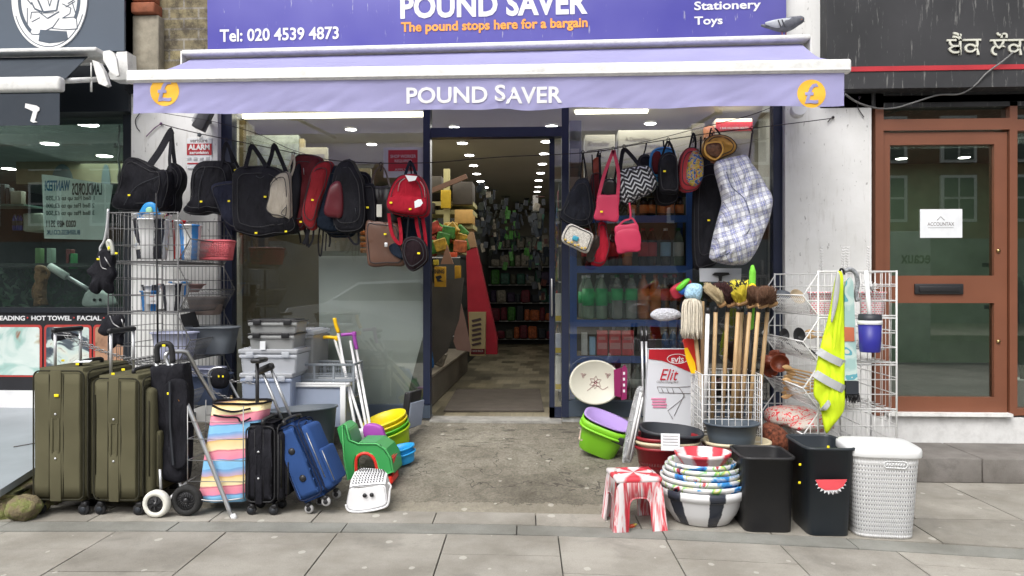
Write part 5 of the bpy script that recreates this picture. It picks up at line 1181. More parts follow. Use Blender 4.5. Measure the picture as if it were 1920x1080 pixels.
# folded black umbrellas hanging on the left
def umb(label, L, Y, th=.09, sd=1, st=()):
    t = thing('folded_umbrella', label, 'umbrella', P(L[0][0], L[0][1], Y)); mm = MB(); mm.pillow(pts(L, Y), th, .02, sd, fl=2, crease=.02); mm.build('cover', M_BNYL, t)
    mm = MB()
    for s in st: mm.tube(smooth_open(pts(s, Y-.05), 4), .0035, 5)
    mm.build('rib', M_CHR, t); return t
u1 = umb('black folded umbrella hanging at left of the grey rack', [(186, 472), (200, 466), (214, 478), (211, 496), (217, 515), (212, 530), (214, 547), (203, 551), (192, 543), (182, 552), (168, 543), (174, 524), (164, 508), (178, 492)], 4.62, .09, 2, [[(186, 480), (190, 500), (200, 505)], [(196, 482), (207, 500)]])
mm = MB(); mm.tube(smooth_open(pts([(203, 392), (201, 420), (196, 450), (188, 465), (190, 478)], 4.66), 4), .008, 8); mm.build('handle', M_ALU, u1)
mm = MB(); mm.tube(smooth_open(pts([(206, 470), (202, 455), (206, 452), (210, 462), (212, 478)], 4.6), 4), .012, 8); mm.build('grip', mat('silver_grip', (.55, .56, .5), .4, .4), u1)
pricetag(u1, 184, 486, 4.56); pricetag(u1, 218, 475, 4.56); pricetag(u1, 204, 465, 4.56, .014, .02)
u2 = umb('black folded umbrella tucked over the suitcase handles', [(184, 621), (194, 602), (202, 590), (214, 593), (226, 589), (234, 600), (230, 612), (236, 622), (226, 632), (231, 648), (219, 645), (212, 653), (203, 641), (205, 628), (196, 630)], 4.52, .08, 5, [[(206, 592), (212, 606), (224, 614)], [(228, 598), (232, 612)]]); pricetag(u2, 207, 621, 4.46)
u3 = umb('small black folded umbrella above the first suitcase handle', [(97, 626), (112, 618), (132, 622), (146, 630), (130, 634), (102, 640)], 4.42, .06, 7, [[(105, 628), (140, 630)]])
o = MB()
def chain(name, label, path, Y, n, r=.0022, L=.026):
    mm = MB(); pp = smooth_open([P(a, b, y) for a, b, y in path], 12); tot = sum((pp[i+1]-pp[i]).length for i in range(len(pp)-1)); n = int(tot/(L*.72)); acc = 0; i = 0
    for k in range(n):
        d = tot*k/n
        while i < len(pp)-2 and acc+(pp[i+1]-pp[i]).length < d: acc += (pp[i+1]-pp[i]).length; i += 1
        c = pp[i]+(pp[i+1]-pp[i]).normalized()*(d-acc); tdir = (pp[i+1]-pp[i]).normalized(); up = V(0, -1, 0) if k % 2 else tdir.cross(V(0, -1, 0)).normalized()
        mm.tube([c+tdir*math.cos(w)*L*.5+up*math.sin(w)*L*.28 for w in [2*math.pi*j/8 for j in range(8)]], r, 4, 0, True)
    ob = mm.build(name, M_CHR); props(ob, label, 'chain'); return ob
chain('chain', 'steel security chain threaded from umbrella through suitcase handles', [(120, 622, 4.3), (160, 642, 4.3), (200, 660, 4.3), (245, 672, 4.35), (300, 685, 4.35), (360, 698, 4.4), (420, 712, 4.5), (480, 720, 4.5)], 0, 0)
chain('chain', 'lower strand of steel security chain across the suitcase tops', [(125, 632, 4.32), (170, 652, 4.32), (220, 668, 4.32), (270, 685, 4.4), (330, 692, 4.4)], 0, 0)
chain('chain', 'short steel chain strand with padlock above striped bag', [(400, 735, 4.4), (425, 745, 4.4), (450, 752, 4.4)], 0, 0)
mm = MB(); c = P(434, 748, 4.38); mm.cbox(c, (.018, .01, .016), bev=.002); mm.tube([c+V(-.006, 0, .008), c+V(-.006, 0, .018), c+V(.006, 0, .018), c+V(.006, 0, .008)], .002, 4); o = mm.build('padlock', mat('brass', (.5, .38, .18), .35, 1)); props(o, 'small brass padlock on the chain above striped bag', 'padlock')
# ================================================================== CORDS AND HANGING BAGS
M_CORD = mat('cord_dark', (.035, .03, .035), .8)
def cord(label, L, r=.0035):
    mm = MB(); mm.tube(smooth_open([P(a, b, y) for a, b, y in L], 5), r, 6); o = mm.build('washing_line', M_CORD); return props(o, label, 'cord')
YH = 5.30
cord('dark elastic line sagging across the windows carrying the bags', [(302, 232, 5.48), (330, 240, YH), (372, 250, YH), (430, 262, YH), (520, 280, YH), (600, 297, YH), (680, 305, YH), (805, 305, YH), (930, 295, YH), (1100, 286, YH), (1200, 270, YH), (1330, 250, YH), (1440, 237, YH), (1559, 222, 5.48)])
cord('second dark line from under the awning over the left shop window', [(264, 205, 5.48), (330, 216, YH), (400, 228, YH), (480, 250, YH), (540, 278, YH), (600, 297, YH)], .0025)
cord('second dark line rising to the right under the awning', [(1100, 284, YH), (1200, 268, YH), (1300, 243, YH), (1400, 218, YH), (1450, 200, 5.2)], .0025)
M_PKN = mat('purple_knot', (.14, .06, .15), .8)
for (L, lab, mt) in (([(302, 232), (290, 240), (280, 250), (274, 256)], 'purple knot with a short loose tail on the left pillar', M_PKN), ([(267, 204), (262, 212), (254, 225), (256, 238), (262, 246)], 'dark curled cord tail hooked on the left pillar', M_CORD), ([(1612, 182), (1608, 195), (1610, 205), (1620, 220)], 'dark cord tail hanging high on the white right pillar', M_CORD), ([(1562, 220), (1556, 224), (1552, 229)], 'dark knot of the line tied on the white right pillar', M_CORD)):
    mm = MB(); q_ = smooth_open([P(a, b, 5.488) for a, b in L], 4); mm.tube(q_, .0035, 6); b = bmesh.new(); bmesh.ops.create_icosphere(b, subdivisions=2, radius=.011); mm.bm(b, 0, True, Matrix.Translation(q_[0])); o = mm.build('knot', mt); props(o, lab, 'knot')
M_SEAM = mat('seam_piping', (.032, .032, .036), .7)
def bag(name, label, L, Y, th, mt, sd=1, straps=(), tags=(), pockets=(), zips=(), cat='bag', grp=None, fl=3.4, amp=.014, crease=.020, hook=None, smt=None, n=56, tilt=0):
    h = hook or L[0]; t = thing(name, label, cat, P(h[0], h[1], Y), (0, 0, 0), grp)
    mm = MB(); mm.pillow(pts(L, Y), th, amp, sd, 0, n, fl, 9, tilt, crease=crease); mm.build('body', mt, t)
    if th > .085 and not mt.name.startswith('plaid'):
        o_ = smooth_closed(pts(L, Y), 40); c_ = sum(o_, Vector())/len(o_)
        for q in (.84,) if th < .13 else (.95, .74): mm = MB(); mm.tube([V((c_+(p-c_)*q).x, Y-th/2*(1-q**fl)**(1/fl)-.003, (c_+(p-c_)*q).z) for p in o_], .0028, 4, 0, True); mm.build('piping', M_SEAM, t)
    for (S, w) in straps:
        mm = MB(); mm.ribbon(smooth_open([P(a[0], a[1], Y-(a[2] if len(a) > 2 else .0)) for a in S], 5), w, .004); mm.build('strap', smt or M_BNYL, t)
    for (Q, dth, pm) in pockets:
        c = sum(pts(Q, Y), Vector())/len(Q); mm = MB(); mm.pillow([p+V(0, -th*.36, 0) for p in pts(Q, Y)], dth, .004, sd+3, 0, 40, 3.2); mm.build('pocket', pm or mt, t)
    for Z in zips:
        mm = MB(); mm.tube(smooth_open(pts(Z, Y-th*.5-.004), 4), .0025, 5); mm.build('zip', M_CHR if mt.name in ('bright_red_fabric', 'maroon_fabric') else M_DGR, t)
    for (a, b) in tags: pricetag(t, a, b, Y-th*.5-.016, .018, .012)
    return t
gL = 'black bags hung at the left of the line'
bag('holdall', 'big black holdall slung by one strap in front of the left pillar', [(218, 390), (228, 355), (234, 325), (242, 303), (254, 296), (268, 300), (285, 310), (305, 320), (322, 322), (326, 350), (318, 380), (308, 396), (260, 398)], 5.22, .22, M_BNYL, 1, [([(282, 308, .1), (300, 282, .05), (318, 250, .0), (324, 244)], .05), ([(322, 246), (320, 270, .02), (318, 300, .05), (320, 322, .08)], .022)], [(242, 366)], grp=gL, zips=[[(232, 385), (255, 350), (300, 330)]], fl=3.2, amp=.02)
bag('holdall', 'narrow black holdall behind the big one nearest the alarm sign', [(314, 330), (322, 310), (330, 306), (342, 316), (347, 332), (343, 352), (335, 368), (334, 398), (310, 398), (306, 360)], 5.30, .14, M_BNYL, 5, [([(328, 310), (325, 285), (323, 262), (322, 246)], .028)], grp=gL)
bag('shoulder_bag', 'round topped black shoulder bag right of the alarm sign', [(349, 395), (362, 378), (363, 345), (368, 318), (382, 304), (402, 302), (426, 303), (440, 312), (446, 345), (440, 398), (418, 404), (398, 400), (380, 404), (356, 402)], 5.26, .18, M_BNYL, 7, [([(420, 304), (418, 285), (424, 268), (432, 285), (436, 306)], .02)], [(377, 378), (441, 319)], grp=gL, zips=[[(372, 392), (374, 350), (385, 312)]], amp=.016)
bag('shoulder_bag', 'navy black satchel hanging low between two black bags', [(398, 352), (415, 342), (445, 340), (470, 348), (474, 400), (470, 432), (445, 434), (425, 420), (410, 388)], 5.20, .12, fabric('navy_nylon', (.018, .02, .035), .2), 9, [([(400, 352), (412, 320, .0), (424, 270)], .018), ([(462, 346), (445, 310), (426, 270)], .018)], [(429, 377), (442, 419)], grp=gL)
bag('tote_bag', 'large square black tote bag hung by two wide handles', [(441, 345), (443, 325), (455, 314), (480, 312), (505, 312), (528, 318), (545, 340), (548, 390), (562, 424), (552, 438), (522, 441), (492, 446), (460, 440), (443, 425)], 5.14, .20, M_BNYL, 11, [([(460, 316, .08), (466, 292, .02), (472, 274), (484, 288, .02), (500, 314, .08)], .03), ([(500, 318, .06), (509, 292, .02), (514, 272), (524, 292, .02), (538, 326, .06)], .028)], [(497, 369), (480, 437), (536, 434)], grp=gL, zips=[[(480, 330), (488, 334), (495, 330)]], fl=4, amp=.014)
M_BEI = fabric('beige_quilt', C('a8a093'), .08, b=.2); M_MAR = fabric('maroon_fabric', C('5a2428'), .2); M_RED = fabric('red_fabric', C('8c2a30'), .12); M_REDB2 = fabric('bright_red_fabric', C('a02030'), .1); M_NAV = fabric('dark_navy_fabric', C('1c2430'), .2)
gM = 'backpacks in the middle of the line'
bag('backpack', 'cream quilted backpack hung sideways beside the black tote', [(507, 370), (510, 345), (521, 330), (534, 323), (546, 328), (550, 370), (548, 418), (530, 417), (512, 414), (500, 400)], 5.10, .16, M_BEI, 13, [([(534, 325), (545, 305), (549, 290)], .014), ([(546, 330), (552, 310), (551, 290)], .014)], grp=gM, amp=.012, crease=.02, smt=M_BEI, zips=[[(535, 405), (527, 400), (536, 388)]])
bag('backpack', 'dark red and black backpack tucked behind the cream backpack', [(545, 370), (550, 320), (556, 298), (565, 290), (590, 291), (606, 300), (602, 330), (588, 360), (578, 400), (572, 428), (560, 432), (548, 422)], 5.18, .17, M_MAR, 15, [([(570, 425), (576, 445), (577, 462)], .022), ([(558, 430), (562, 442), (564, 456)], .012)], [(564, 416)], [([(548, 380), (556, 330), (568, 310), (572, 350), (562, 415), (550, 415)], .08, M_BNYL)], grp=gM, zips=[[(569, 315), (570, 328)]])
bag('backpack', 'plain red backpack hung edge on in the middle of the line', [(570, 395), (579, 355), (588, 322), (600, 306), (617, 302), (626, 310), (620, 345), (604, 385), (594, 425), (584, 432), (572, 420)], 5.12, .15, M_RED, 17, [([(580, 425), (575, 445), (569, 458)], .024), ([(588, 428), (586, 450, 0), (578, 464)], .012)], [(586, 375)], grp=gM)
bag('backpack', 'dark navy backpack with a long looped strap below', [(597, 402), (604, 368), (612, 332), (622, 315), (636, 311), (648, 322), (655, 380), (652, 428), (626, 440), (606, 433), (597, 424)], 5.16, .17, M_NAV, 19, [([(600, 425), (597, 450), (598, 475), (602, 478), (605, 450), (606, 432)], .01), ([(612, 438), (611, 455), (610, 470)], .008), ([(618, 438), (619, 452), (617, 463)], .012)], [], [([(600, 410), (625, 405), (648, 415), (640, 434), (606, 430)], .06, None)], grp=gM, zips=[[(627, 415), (625, 424)]])
bag('backpack', 'black backpack with a shiny maroon front pocket', [(628, 330), (640, 305), (660, 300), (672, 318), (684, 345), (688, 400), (682, 430), (655, 438), (632, 430), (624, 380)], 5.08, .16, M_BNYL, 21, [([(645, 432), (655, 446), (664, 457), (672, 455), (672, 432)], .014)], [(620, 391)], [([(614, 402), (619, 370), (628, 347), (646, 346), (648, 405), (630, 410)], .09, mat('maroon_leather', C('5e2028'), .35, 0, .1, 5))], grp=gM, zips=[[(666, 390), (668, 402)]])
bag('messenger_bag', 'black messenger bag with buckles left of the brown briefcase', [(672, 350), (690, 345), (704, 352), (708, 425), (690, 430), (672, 425)], 5.12, .10, M_BNYL, 23, [([(676, 350), (664, 320), (654, 300)], .018), ([(700, 352), (690, 345), (680, 340)], .012)], [(689, 389)], grp=gM)
M_BLTH = mat('black_leather', (.02, .018, .018), .3, 0, .2, 8)
bag('handbag', 'black leather handbag with tall arched handles and white swing tag', [(690, 354), (715, 350), (748, 353), (752, 418), (720, 422), (690, 420)], 5.16, .12, M_BLTH, 25, [([(697, 356, .05), (700, 330, .02), (712, 312), (722, 320, .02), (732, 352, .05)], .012)], grp=gM, smt=mat('dark_tan', (.05, .03, .02), .4), fl=5)
o = thing('swing_tag', 'white card swing tag hanging on the black leather handbag', 'tag', P(711, 390, 5.06)); mm = MB(); mm.cbox(P(711, 395, 5.07), (.036, .002, .085), bev=.0009); mm.build('card', mat('cream_card', (.62, .62, .55), .7), o); mm = MB(); mm.tube([P(710, 375, 5.07), P(709, 352, 5.1)], .0012, 4); mm.build('string', M_CORD, o)
M_BRL = mat('brown_leather', C('5e4438'), .38, 0, .15, 7, .15, 200)
bag('briefcase', 'brown leather briefcase with flap and clasp', [(687, 418), (706, 416), (728, 417), (748, 422), (757, 460), (760, 496), (728, 499), (697, 500), (690, 485)], 5.08, .09, M_BRL, 27, [], [(722, 439)], [([(691, 455), (692, 420), (727, 420), (730, 455), (712, 457)], .03, M_BRL), ([(700, 462), (728, 462), (735, 493), (704, 495)], .02, M_BRL)], hook=(715, 420), fl=6, amp=.003, crease=0, cat='briefcase')
mm = MB(); mm.cbox(P(724, 459, 5.0), (.022, .012, .03), bev=.004); o = mm.build('clasp', M_ALU); props(o, 'silver clasp on the flap of brown briefcase', 'clasp')
for (lb, L, Y, mt_, st_) in (('black shoulder bag dangling behind the messenger bag', [(664, 330), (680, 322), (694, 330), (700, 360), (696, 400), (680, 408), (666, 396)], 5.24, M_BNYL, [([(672, 328), (668, 312), (662, 302)], .014)]), ('charcoal bag filling the gap beside the maroon backpack', [(610, 400), (640, 396), (668, 410), (664, 440), (640, 446), (616, 440)], 5.22, M_NAV, [([(640, 400), (645, 350), (640, 303)], .012)]), ('black bag bottom sagging under the two black satchels', [(440, 400), (480, 410), (530, 415), (566, 420), (560, 434), (520, 440), (470, 440), (442, 430)], 5.24, M_BNYL, [([(540, 420), (544, 350), (548, 290)], .012)]), ('dark striped tote behind the red backpack straps', [(742, 410), (770, 408), (796, 412), (798, 446), (768, 452), (744, 446)], 5.18, M_NAV, [([(770, 410), (772, 350), (770, 305)], .01)])): bag('shoulder_bag', lb, L, Y, .12, mt_, len(lb), st_, grp=gM)
t = bag('backpack', 'bright red backpack with white price ticket beside the doorway', [(727, 375), (736, 348), (748, 333), (762, 328), (780, 327), (795, 338), (804, 362), (806, 393), (797, 407), (767, 407), (738, 401), (727, 392)], 5.02, .17, M_REDB2, 29, [([(729, 400), (732, 425), (738, 445), (750, 457), (752, 440), (748, 408)], .022), ([(780, 408), (783, 430), (790, 452), (798, 462), (797, 440), (792, 405)], .022)], [(733, 380), (769, 392)], [([(733, 395), (735, 372), (770, 370), (800, 376), (800, 400), (768, 403)], .07, None)], grp=gM, smt=M_REDB2, zips=[[(746, 359), (750, 342), (760, 334)], [(750, 371), (768, 374), (786, 376)], [(797, 370), (795, 352), (788, 340)]], fl=3.4)
mm = MB(); mm.ribbon(smooth_open([P(760, 328, 5.0), P(765, 312, 5.1), P(769, 304, 5.2), P(775, 312, 5.1), P(780, 328, 5.0)], 4), .02, .006); mm.build('top_loop', M_NAV, t)
mm = MB(); mm.prism([XZ(a, b, 4.89) for a, b in ((777, 378), (784, 374), (790, 374), (793, 381), (788, 387), (778, 390))], 4.886, 4.888); mm.build('ticket', M_PAPER, t); mm = MB(); mm.prism([XZ(a, b, 4.9) for a, b in ((759, 328), (782, 330), (778, 338), (766, 340))], 4.906, 4.909); mm.build('care_label', M_PAPER, t)
bag('backpack', 'small round dark plum backpack hanging under the red backpack', [(755, 475), (759, 452), (770, 444), (785, 445), (797, 455), (803, 475), (800, 492), (776, 509), (763, 500)], 4.98, .14, fabric('plum_black', C('241a1e'), .15, b=.2), 31, [([(762, 455), (764, 430), (766, 405)], .01), ([(792, 452), (788, 430), (784, 405)], .01)], [(785, 475)], grp=gM, fl=3)
bag('pouch', 'small navy pouch squeezed beside the plum backpack', [(730, 462), (742, 456), (752, 468), (756, 486), (744, 482), (734, 474)], 5.04, .07, M_NAV, 33, [([(742, 458), (750, 430), (758, 405)], .008)], grp=gM)
# ---- right of the doorway
gR = 'bags hung over the right window'
bag('drawstring_bag', 'black drawstring bag hanging first right of the doorway', [(1074, 350), (1082, 338), (1097, 334), (1106, 346), (1112, 380), (1113, 405), (1107, 422), (1086, 426), (1062, 419), (1048, 406), (1057, 386), (1066, 362)], 5.20, .16, fabric('charcoal_nylon', (.022, .024, .032), .25), 41, [([(1088, 338), (1091, 310), (1093, 287), (1096, 310), (1098, 338)], .007), ([(1102, 342), (1098, 312), (1094, 287)], .006)], grp=gR, crease=.03, amp=.02)
M_TWD = NT('cream_tweed'); t = M_TWD; ck = t.n('TexChecker'); ck.inputs['Scale'].default_value = 170; t.l(t.tc(), ck.inputs[0]); ck.inputs[1].default_value = C((.66, .63, .56)); ck.inputs[2].default_value = C((.42, .40, .36)); t.fin(t.mix(.5, ck.outputs[0], t.ramp(t.noise(120, 2), [(.4, (.3, .28, .25)), (.6, (.75, .72, .65))])), .85); t.bump(t.noise(200, 2), .5, .003); M_TWD = t.m
t = bag('handbag', 'cream tweed flap handbag with turquoise clasp', [(1053, 444), (1060, 428), (1070, 420), (1090, 428), (1112, 440), (1108, 460), (1100, 475), (1078, 466), (1056, 455)], 5.06, .09, M_TWD, 43, [([(1070, 421), (1085, 400), (1092, 380)], .006), ([(1110, 440), (1102, 410), (1094, 385)], .006)], grp=gR, fl=6, amp=.002, crease=0)
mm = MB(); mm.cbox(P(1079, 447, 5.005), (.04, .012, .032), rot=(0, R(22), 0), bev=.005); mm.build('clasp', mat('turquoise', C('3a90a8'), .3), t)
mm = MB()
for k in range(7): mm.cbox(P(1060+k*6.2, 449+k*2.6+(k % 2)*3, 5.008), (.016, .004, .012), rot=(0, R(22), 0), bev=.002)
mm.build('yellow_trim', mat('dull_yellow', C('c8a850'), .7), t)
M_PKF = mat('pink_leatherette', C('b83050'), .5, 0, .08, 6, .15, 200)
gP = 'pink crossbody bags'
bag('crossbody_bag', 'pink crossbody bag with wide pink strap, the higher one', [(1121, 367), (1140, 366), (1160, 367), (1160, 390), (1158, 415), (1136, 414), (1114, 411), (1117, 390)], 5.06, .05, M_PKF, 45, [([(1122, 370), (1132, 330), (1145, 295), (1150, 282)], .022), ([(1158, 370), (1160, 330), (1155, 300), (1150, 282)], .022)], [(1128, 397)], grp=gP, fl=7, amp=.002, crease=0, smt=M_PKF)
bag('crossbody_bag', 'pink crossbody bag with zip pocket, the lower one', [(1153, 425), (1175, 421), (1195, 420), (1198, 445), (1200, 470), (1178, 473), (1158, 475), (1155, 450)], 5.04, .05, M_PKF, 47, [([(1155, 427), (1170, 414), (1182, 408), (1180, 380)], .012), ([(1194, 422), (1188, 412), (1182, 408)], .012)], [], [([(1155, 434), (1195, 430), (1198, 466), (1160, 470)], .02, M_PKF)], grp=gP, fl=7, amp=.002, crease=0, smt=M_PKF)
bag('shoulder_bag', 'deep red soft bag behind the lower pink crossbody', [(1122, 420), (1134, 418), (1140, 440), (1144, 462), (1136, 490), (1124, 500), (1108, 494), (1114, 475), (1122, 460)], 5.16, .12, M_REDB2, 49, [([(1128, 420), (1126, 350), (1124, 290)], .016)], grp=gR, crease=.02)
bag('purse', 'small dark brown beaded purse hanging below the tweed handbag', [(1100, 478), (1108, 462), (1118, 440), (1124, 450), (1122, 470), (1112, 490), (1102, 490)], 5.12, .05, mat('dark_brown', (.03, .02, .015), .5, 0, .4, 60), 51, [([(1118, 445), (1116, 400), (1112, 330), (1110, 290)], .008)], grp=gR)
bag('shoulder_bag', 'black handbag with silver rings behind the pink straps', [(1130, 340), (1148, 335), (1158, 350), (1158, 372), (1136, 372), (1128, 360)], 5.14, .10, M_BLTH, 53, [([(1134, 342), (1140, 310), (1150, 282)], .02), ([(1152, 340), (1156, 308), (1152, 282)], .014)], grp=gR)
bag('wallet_bag', 'small rust coloured purse behind the pink strap', [(1112, 300), (1124, 296), (1126, 318), (1120, 326), (1110, 322)], 5.22, .04, mat('rust_leather', C('8a3a28'), .5), 55, [([(1118, 298), (1120, 288), (1124, 283)], .006)], grp=gR)
M_CHV = NT('chevron_print'); t = M_CHV; s_ = t.sep(); xx = t.math('PINGPONG', t.math('ADD', s_[0], t.math('MULTIPLY', s_[2], .35)), .035); zz = t.math('ADD', t.math('MULTIPLY_ADD', s_[0], -.35, s_[2]), xx); f = t.math('PINGPONG', zz, .017)
k = t.math('GREATER_THAN', t.math('ADD', f, t.math('MULTIPLY', t.noise(90, 1), .006)), .0135); t.fin(t.mix(k, (.015, .015, .018), (.55, .56, .58)), .8); M_CHV = t.m
for (lb, L, Y, mt_, st_) in (('small black bag behind the blue childs backpack strap', [(1196, 300), (1208, 290), (1220, 298), (1224, 340), (1212, 352), (1198, 344)], 5.24, M_BNYL, [([(1206, 292), (1210, 280), (1212, 268)], .01)]), ('dark bag hanging low behind the chevron tote', [(1228, 350), (1250, 356), (1266, 352), (1270, 376), (1250, 386), (1230, 380)], 5.24, M_BNYL, [([(1250, 356), (1246, 310), (1244, 264)], .01)]), ('dark red bag between the drawstring bag and pink strap', [(1108, 330), (1120, 322), (1130, 335), (1128, 370), (1114, 378), (1106, 360)], 5.26, M_MAR, [([(1118, 324), (1120, 300), (1122, 284)], .012)]), ('black satchel between the childs backpack and checked bag', [(1300, 290), (1316, 286), (1330, 300), (1332, 340), (1312, 346), (1298, 330)], 5.26, M_BNYL, [([(1314, 288), (1314, 270), (1314, 256)], .012)])): bag('shoulder_bag', lb, L, Y, .12, mt_, len(lb), st_, grp=gR)
bag('tote_bag', 'black tote with white chevron print and triangular handles', [(1160, 322), (1180, 315), (1200, 312), (1216, 313), (1226, 330), (1231, 343), (1226, 358), (1200, 372), (1176, 383), (1164, 380), (1160, 350)], 5.12, .16, M_CHV, 57, [([(1162, 322, .05), (1165, 298, .02), (1170, 280), (1184, 292, .02), (1202, 314, .05)], .026)], grp=gR, fl=3.5)
M_SKY = mat('sky_blue_fabric', C('3a88c0'), .7, 0, .1, 8)
bag('backpack', 'small blue childs backpack with dark red front pocket', [(1217, 300), (1222, 284), (1235, 277), (1258, 278), (1266, 290), (1266, 330), (1250, 340), (1222, 338), (1217, 325)], 5.20, .12, M_SKY, 59, [], [], [([(1222, 292), (1236, 288), (1240, 322), (1224, 326)], .05, M_MAR)], grp=gR)
bag('shoulder_bag', 'plain black bag overlapping the blue childs backpack', [(1236, 300), (1245, 288), (1258, 286), (1268, 296), (1271, 330), (1270, 362), (1252, 364), (1238, 360), (1234, 330)], 5.08, .12, M_BNYL, 61, [([(1240, 296), (1247, 276), (1252, 264)], .014), ([(1266, 296), (1260, 276), (1254, 264)], .014)], [(1246, 321)], grp=gR)
M_CMC = NT('busy_print'); t = M_CMC; t.fin(t.ramp(t.noise(32, 2, None, .5, 1.5), [(.3, C('20407a')), (.42, C('2a6ab0')), (.48, C('c8a030')), (.55, C('8a8a40')), (.62, C('b03028')), (.7, C('203858'))], 'CONSTANT'), .6); M_CMC = t.m
t = bag('backpack', 'red and blue childs backpack with busy yellow print', [(1271, 318), (1276, 292), (1288, 278), (1305, 280), (1315, 298), (1317, 330), (1308, 354), (1284, 361), (1271, 348)], 5.12, .15, mat('kid_red', C('a83038'), .6), 63, [([(1292, 280), (1296, 262), (1300, 250), (1304, 262), (1304, 282)], .012)], [], [([(1283, 340), (1288, 300), (1300, 284), (1314, 300), (1314, 335), (1300, 352)], .09, M_CMC)], grp=gR)
M_GLD = mat('gold_foil', C('b08440'), .3, .5, .35, 14)
t = bag('backpack', 'shiny gold and clear childs backpack topping the checked bag', [(1316, 283), (1318, 266), (1330, 256), (1350, 254), (1368, 260), (1380, 274), (1375, 288), (1358, 296), (1340, 303), (1322, 294)], 5.02, .13, M_GLD, 65, [([(1330, 258), (1332, 246), (1334, 240)], .01), ([(1352, 256), (1346, 246), (1340, 240)], .01)], [], [([(1322, 288), (1324, 270), (1350, 268), (1354, 284), (1340, 298)], .05, mat('brown_vinyl', C('6a4a38'), .25, 0, .5, 40))], grp=gR)
mm = MB(); mm.tube(smooth_closed(pts([(1323, 288), (1325, 270), (1350, 267), (1355, 284), (1341, 299)], 4.93), 30), .006, 6, 0, True); mm.build('piping', mat('gold_trim', C('d0a050'), .3, .4), t)
bag('rucksack', 'tall black rucksack hanging behind the checked laundry bag', [(1302, 330), (1312, 312), (1335, 306), (1352, 325), (1358, 380), (1350, 440), (1345, 490), (1325, 502), (1302, 500), (1298, 420)], 5.24, .16, M_BNYL, 67, [([(1330, 310), (1338, 340), (1332, 380), (1324, 420)], .024), ([(1320, 312), (1318, 285), (1322, 258)], .014)], [(1329, 413)], grp=gR)
M_PLD = NT('plaid_weave'); t = M_PLD; s_ = t.sep(); w1 = t.noise(5, 2)
xx = t.math('ADD', t.math('MULTIPLY_ADD', s_[2], .25, s_[0]), t.math('MULTIPLY', w1, .05)); zz = t.math('ADD', t.math('MULTIPLY_ADD', s_[0], -.30, s_[2]), t.math('MULTIPLY', w1, .04))
def band(v, per, lo, hi): return t.math('MULTIPLY', t.math('GREATER_THAN', t.math('PINGPONG', v, per), lo), t.math('LESS_THAN', t.math('PINGPONG', v, per), hi))
bl = t.math('ADD', t.math('MULTIPLY', band(xx, .030, .019, .028), .42), t.math('MULTIPLY', band(zz, .030, .019, .028), .42)); ln = t.math('MAXIMUM', band(xx, .015, .0132, .02), band(zz, .015, .0132, .02))
k = t.mix(bl, (.70, .71, .74), (.10, .12, .38)); k = t.mix(t.math('MULTIPLY', ln, .75), k, (.05, .055, .12)); t.fin(k, .4); t.bump(t.noise(1, 4, t.mapping(None, rot=(0, .5, 0), sc=(16, 16, 6)), .6, 1.0), .8, .04); M_PLD = t.m
PL = [(1340, 306), (1362, 297), (1384, 292), (1398, 291), (1406, 303), (1420, 322), (1433, 345), (1446, 368), (1446, 390), (1440, 415), (1430, 440), (1420, 465), (1408, 485), (1396, 496), (1370, 497), (1348, 493), (1333, 487), (1331, 478), (1337, 445), (1344, 418), (1352, 390), (1354, 372), (1346, 340)]
t = bag('laundry_bag', 'large blue and white checked laundry bag hung over the right window edge', PL, 4.98, .24, M_PLD, 69, [], [], [], grp=None, hook=(1398, 291), n=110, fl=2.4, amp=.035, crease=.05)
mm = MB(); mm.pillow(pts([(1334, 482), (1341, 450), (1350, 405), (1366, 430), (1388, 416), (1407, 404), (1424, 436), (1412, 474), (1396, 494), (1366, 493), (1342, 489)], 4.90), .16, .03, 77, n=80, fl=2.2, crease=.05); mm.build('folded_front', M_PLD, t)
mm = MB(); mm.tube(smooth_open([P(1404, 300, 4.94), P(1408, 270, 5.1), P(1410, 250, 5.25)], 4), .006, 6); mm.build('handle', M_CORD, t)
mm = MB(); mm.tube(smooth_open(pts([(1362, 322), (1372, 350), (1395, 372), (1406, 400)], 4.842), 5), .003, 5); mm.tube(smooth_open(pts([(1405, 430), (1390, 455), (1365, 475), (1345, 483)], 4.85), 5), .003, 5); mm.build('fold_seam', mat('dark_seam', (.06, .07, .12), .7), t)
# clips and loose strap ends along the line
for i, (px, py) in enumerate(((322, 246), (424, 262), (472, 270), (514, 272), (550, 288), (575, 294), (603, 300), (655, 302), (714, 308), (769, 305), (1093, 286), (1125, 284), (1150, 279), (1170, 275), (1253, 262), (1300, 254), (1335, 248), (1410, 240))):
    t = thing('line_hook', 'small dark hook on the line above '+['the big black holdall', 'the round topped shoulder bag', 'the left handle of square tote', 'the right handle of square tote', 'the cream quilted backpack', 'the dark red backpack', 'the plain red backpack', 'the maroon pocket backpack', 'the arched handle handbag', 'the bright red backpack', 'the drawstring bag', 'the rust coloured purse', 'the wide pink strap', 'the chevron tote', 'the plain black bag', 'the busy print backpack', 'the gold childs backpack', 'the checked laundry bag'][i], 'hook', P(px, py, YH), group='hooks along the line')
    mm = MB(); c = P(px, py, YH-.01); mm.tube([c+V(.010*math.cos(w), 0, .014*math.sin(w)) for w in [2*math.pi*j/10 for j in range(10)]], .003, 5, 0, True); mm.build('ring', M_CORD, t); mm = MB(); mm.tube([c+V(0, 0, -.01), c+V(.004, -.004, -.035), c+V(-.004, -.006, -.05)], .0055, 6); mm.build('twist', M_CORD, t)
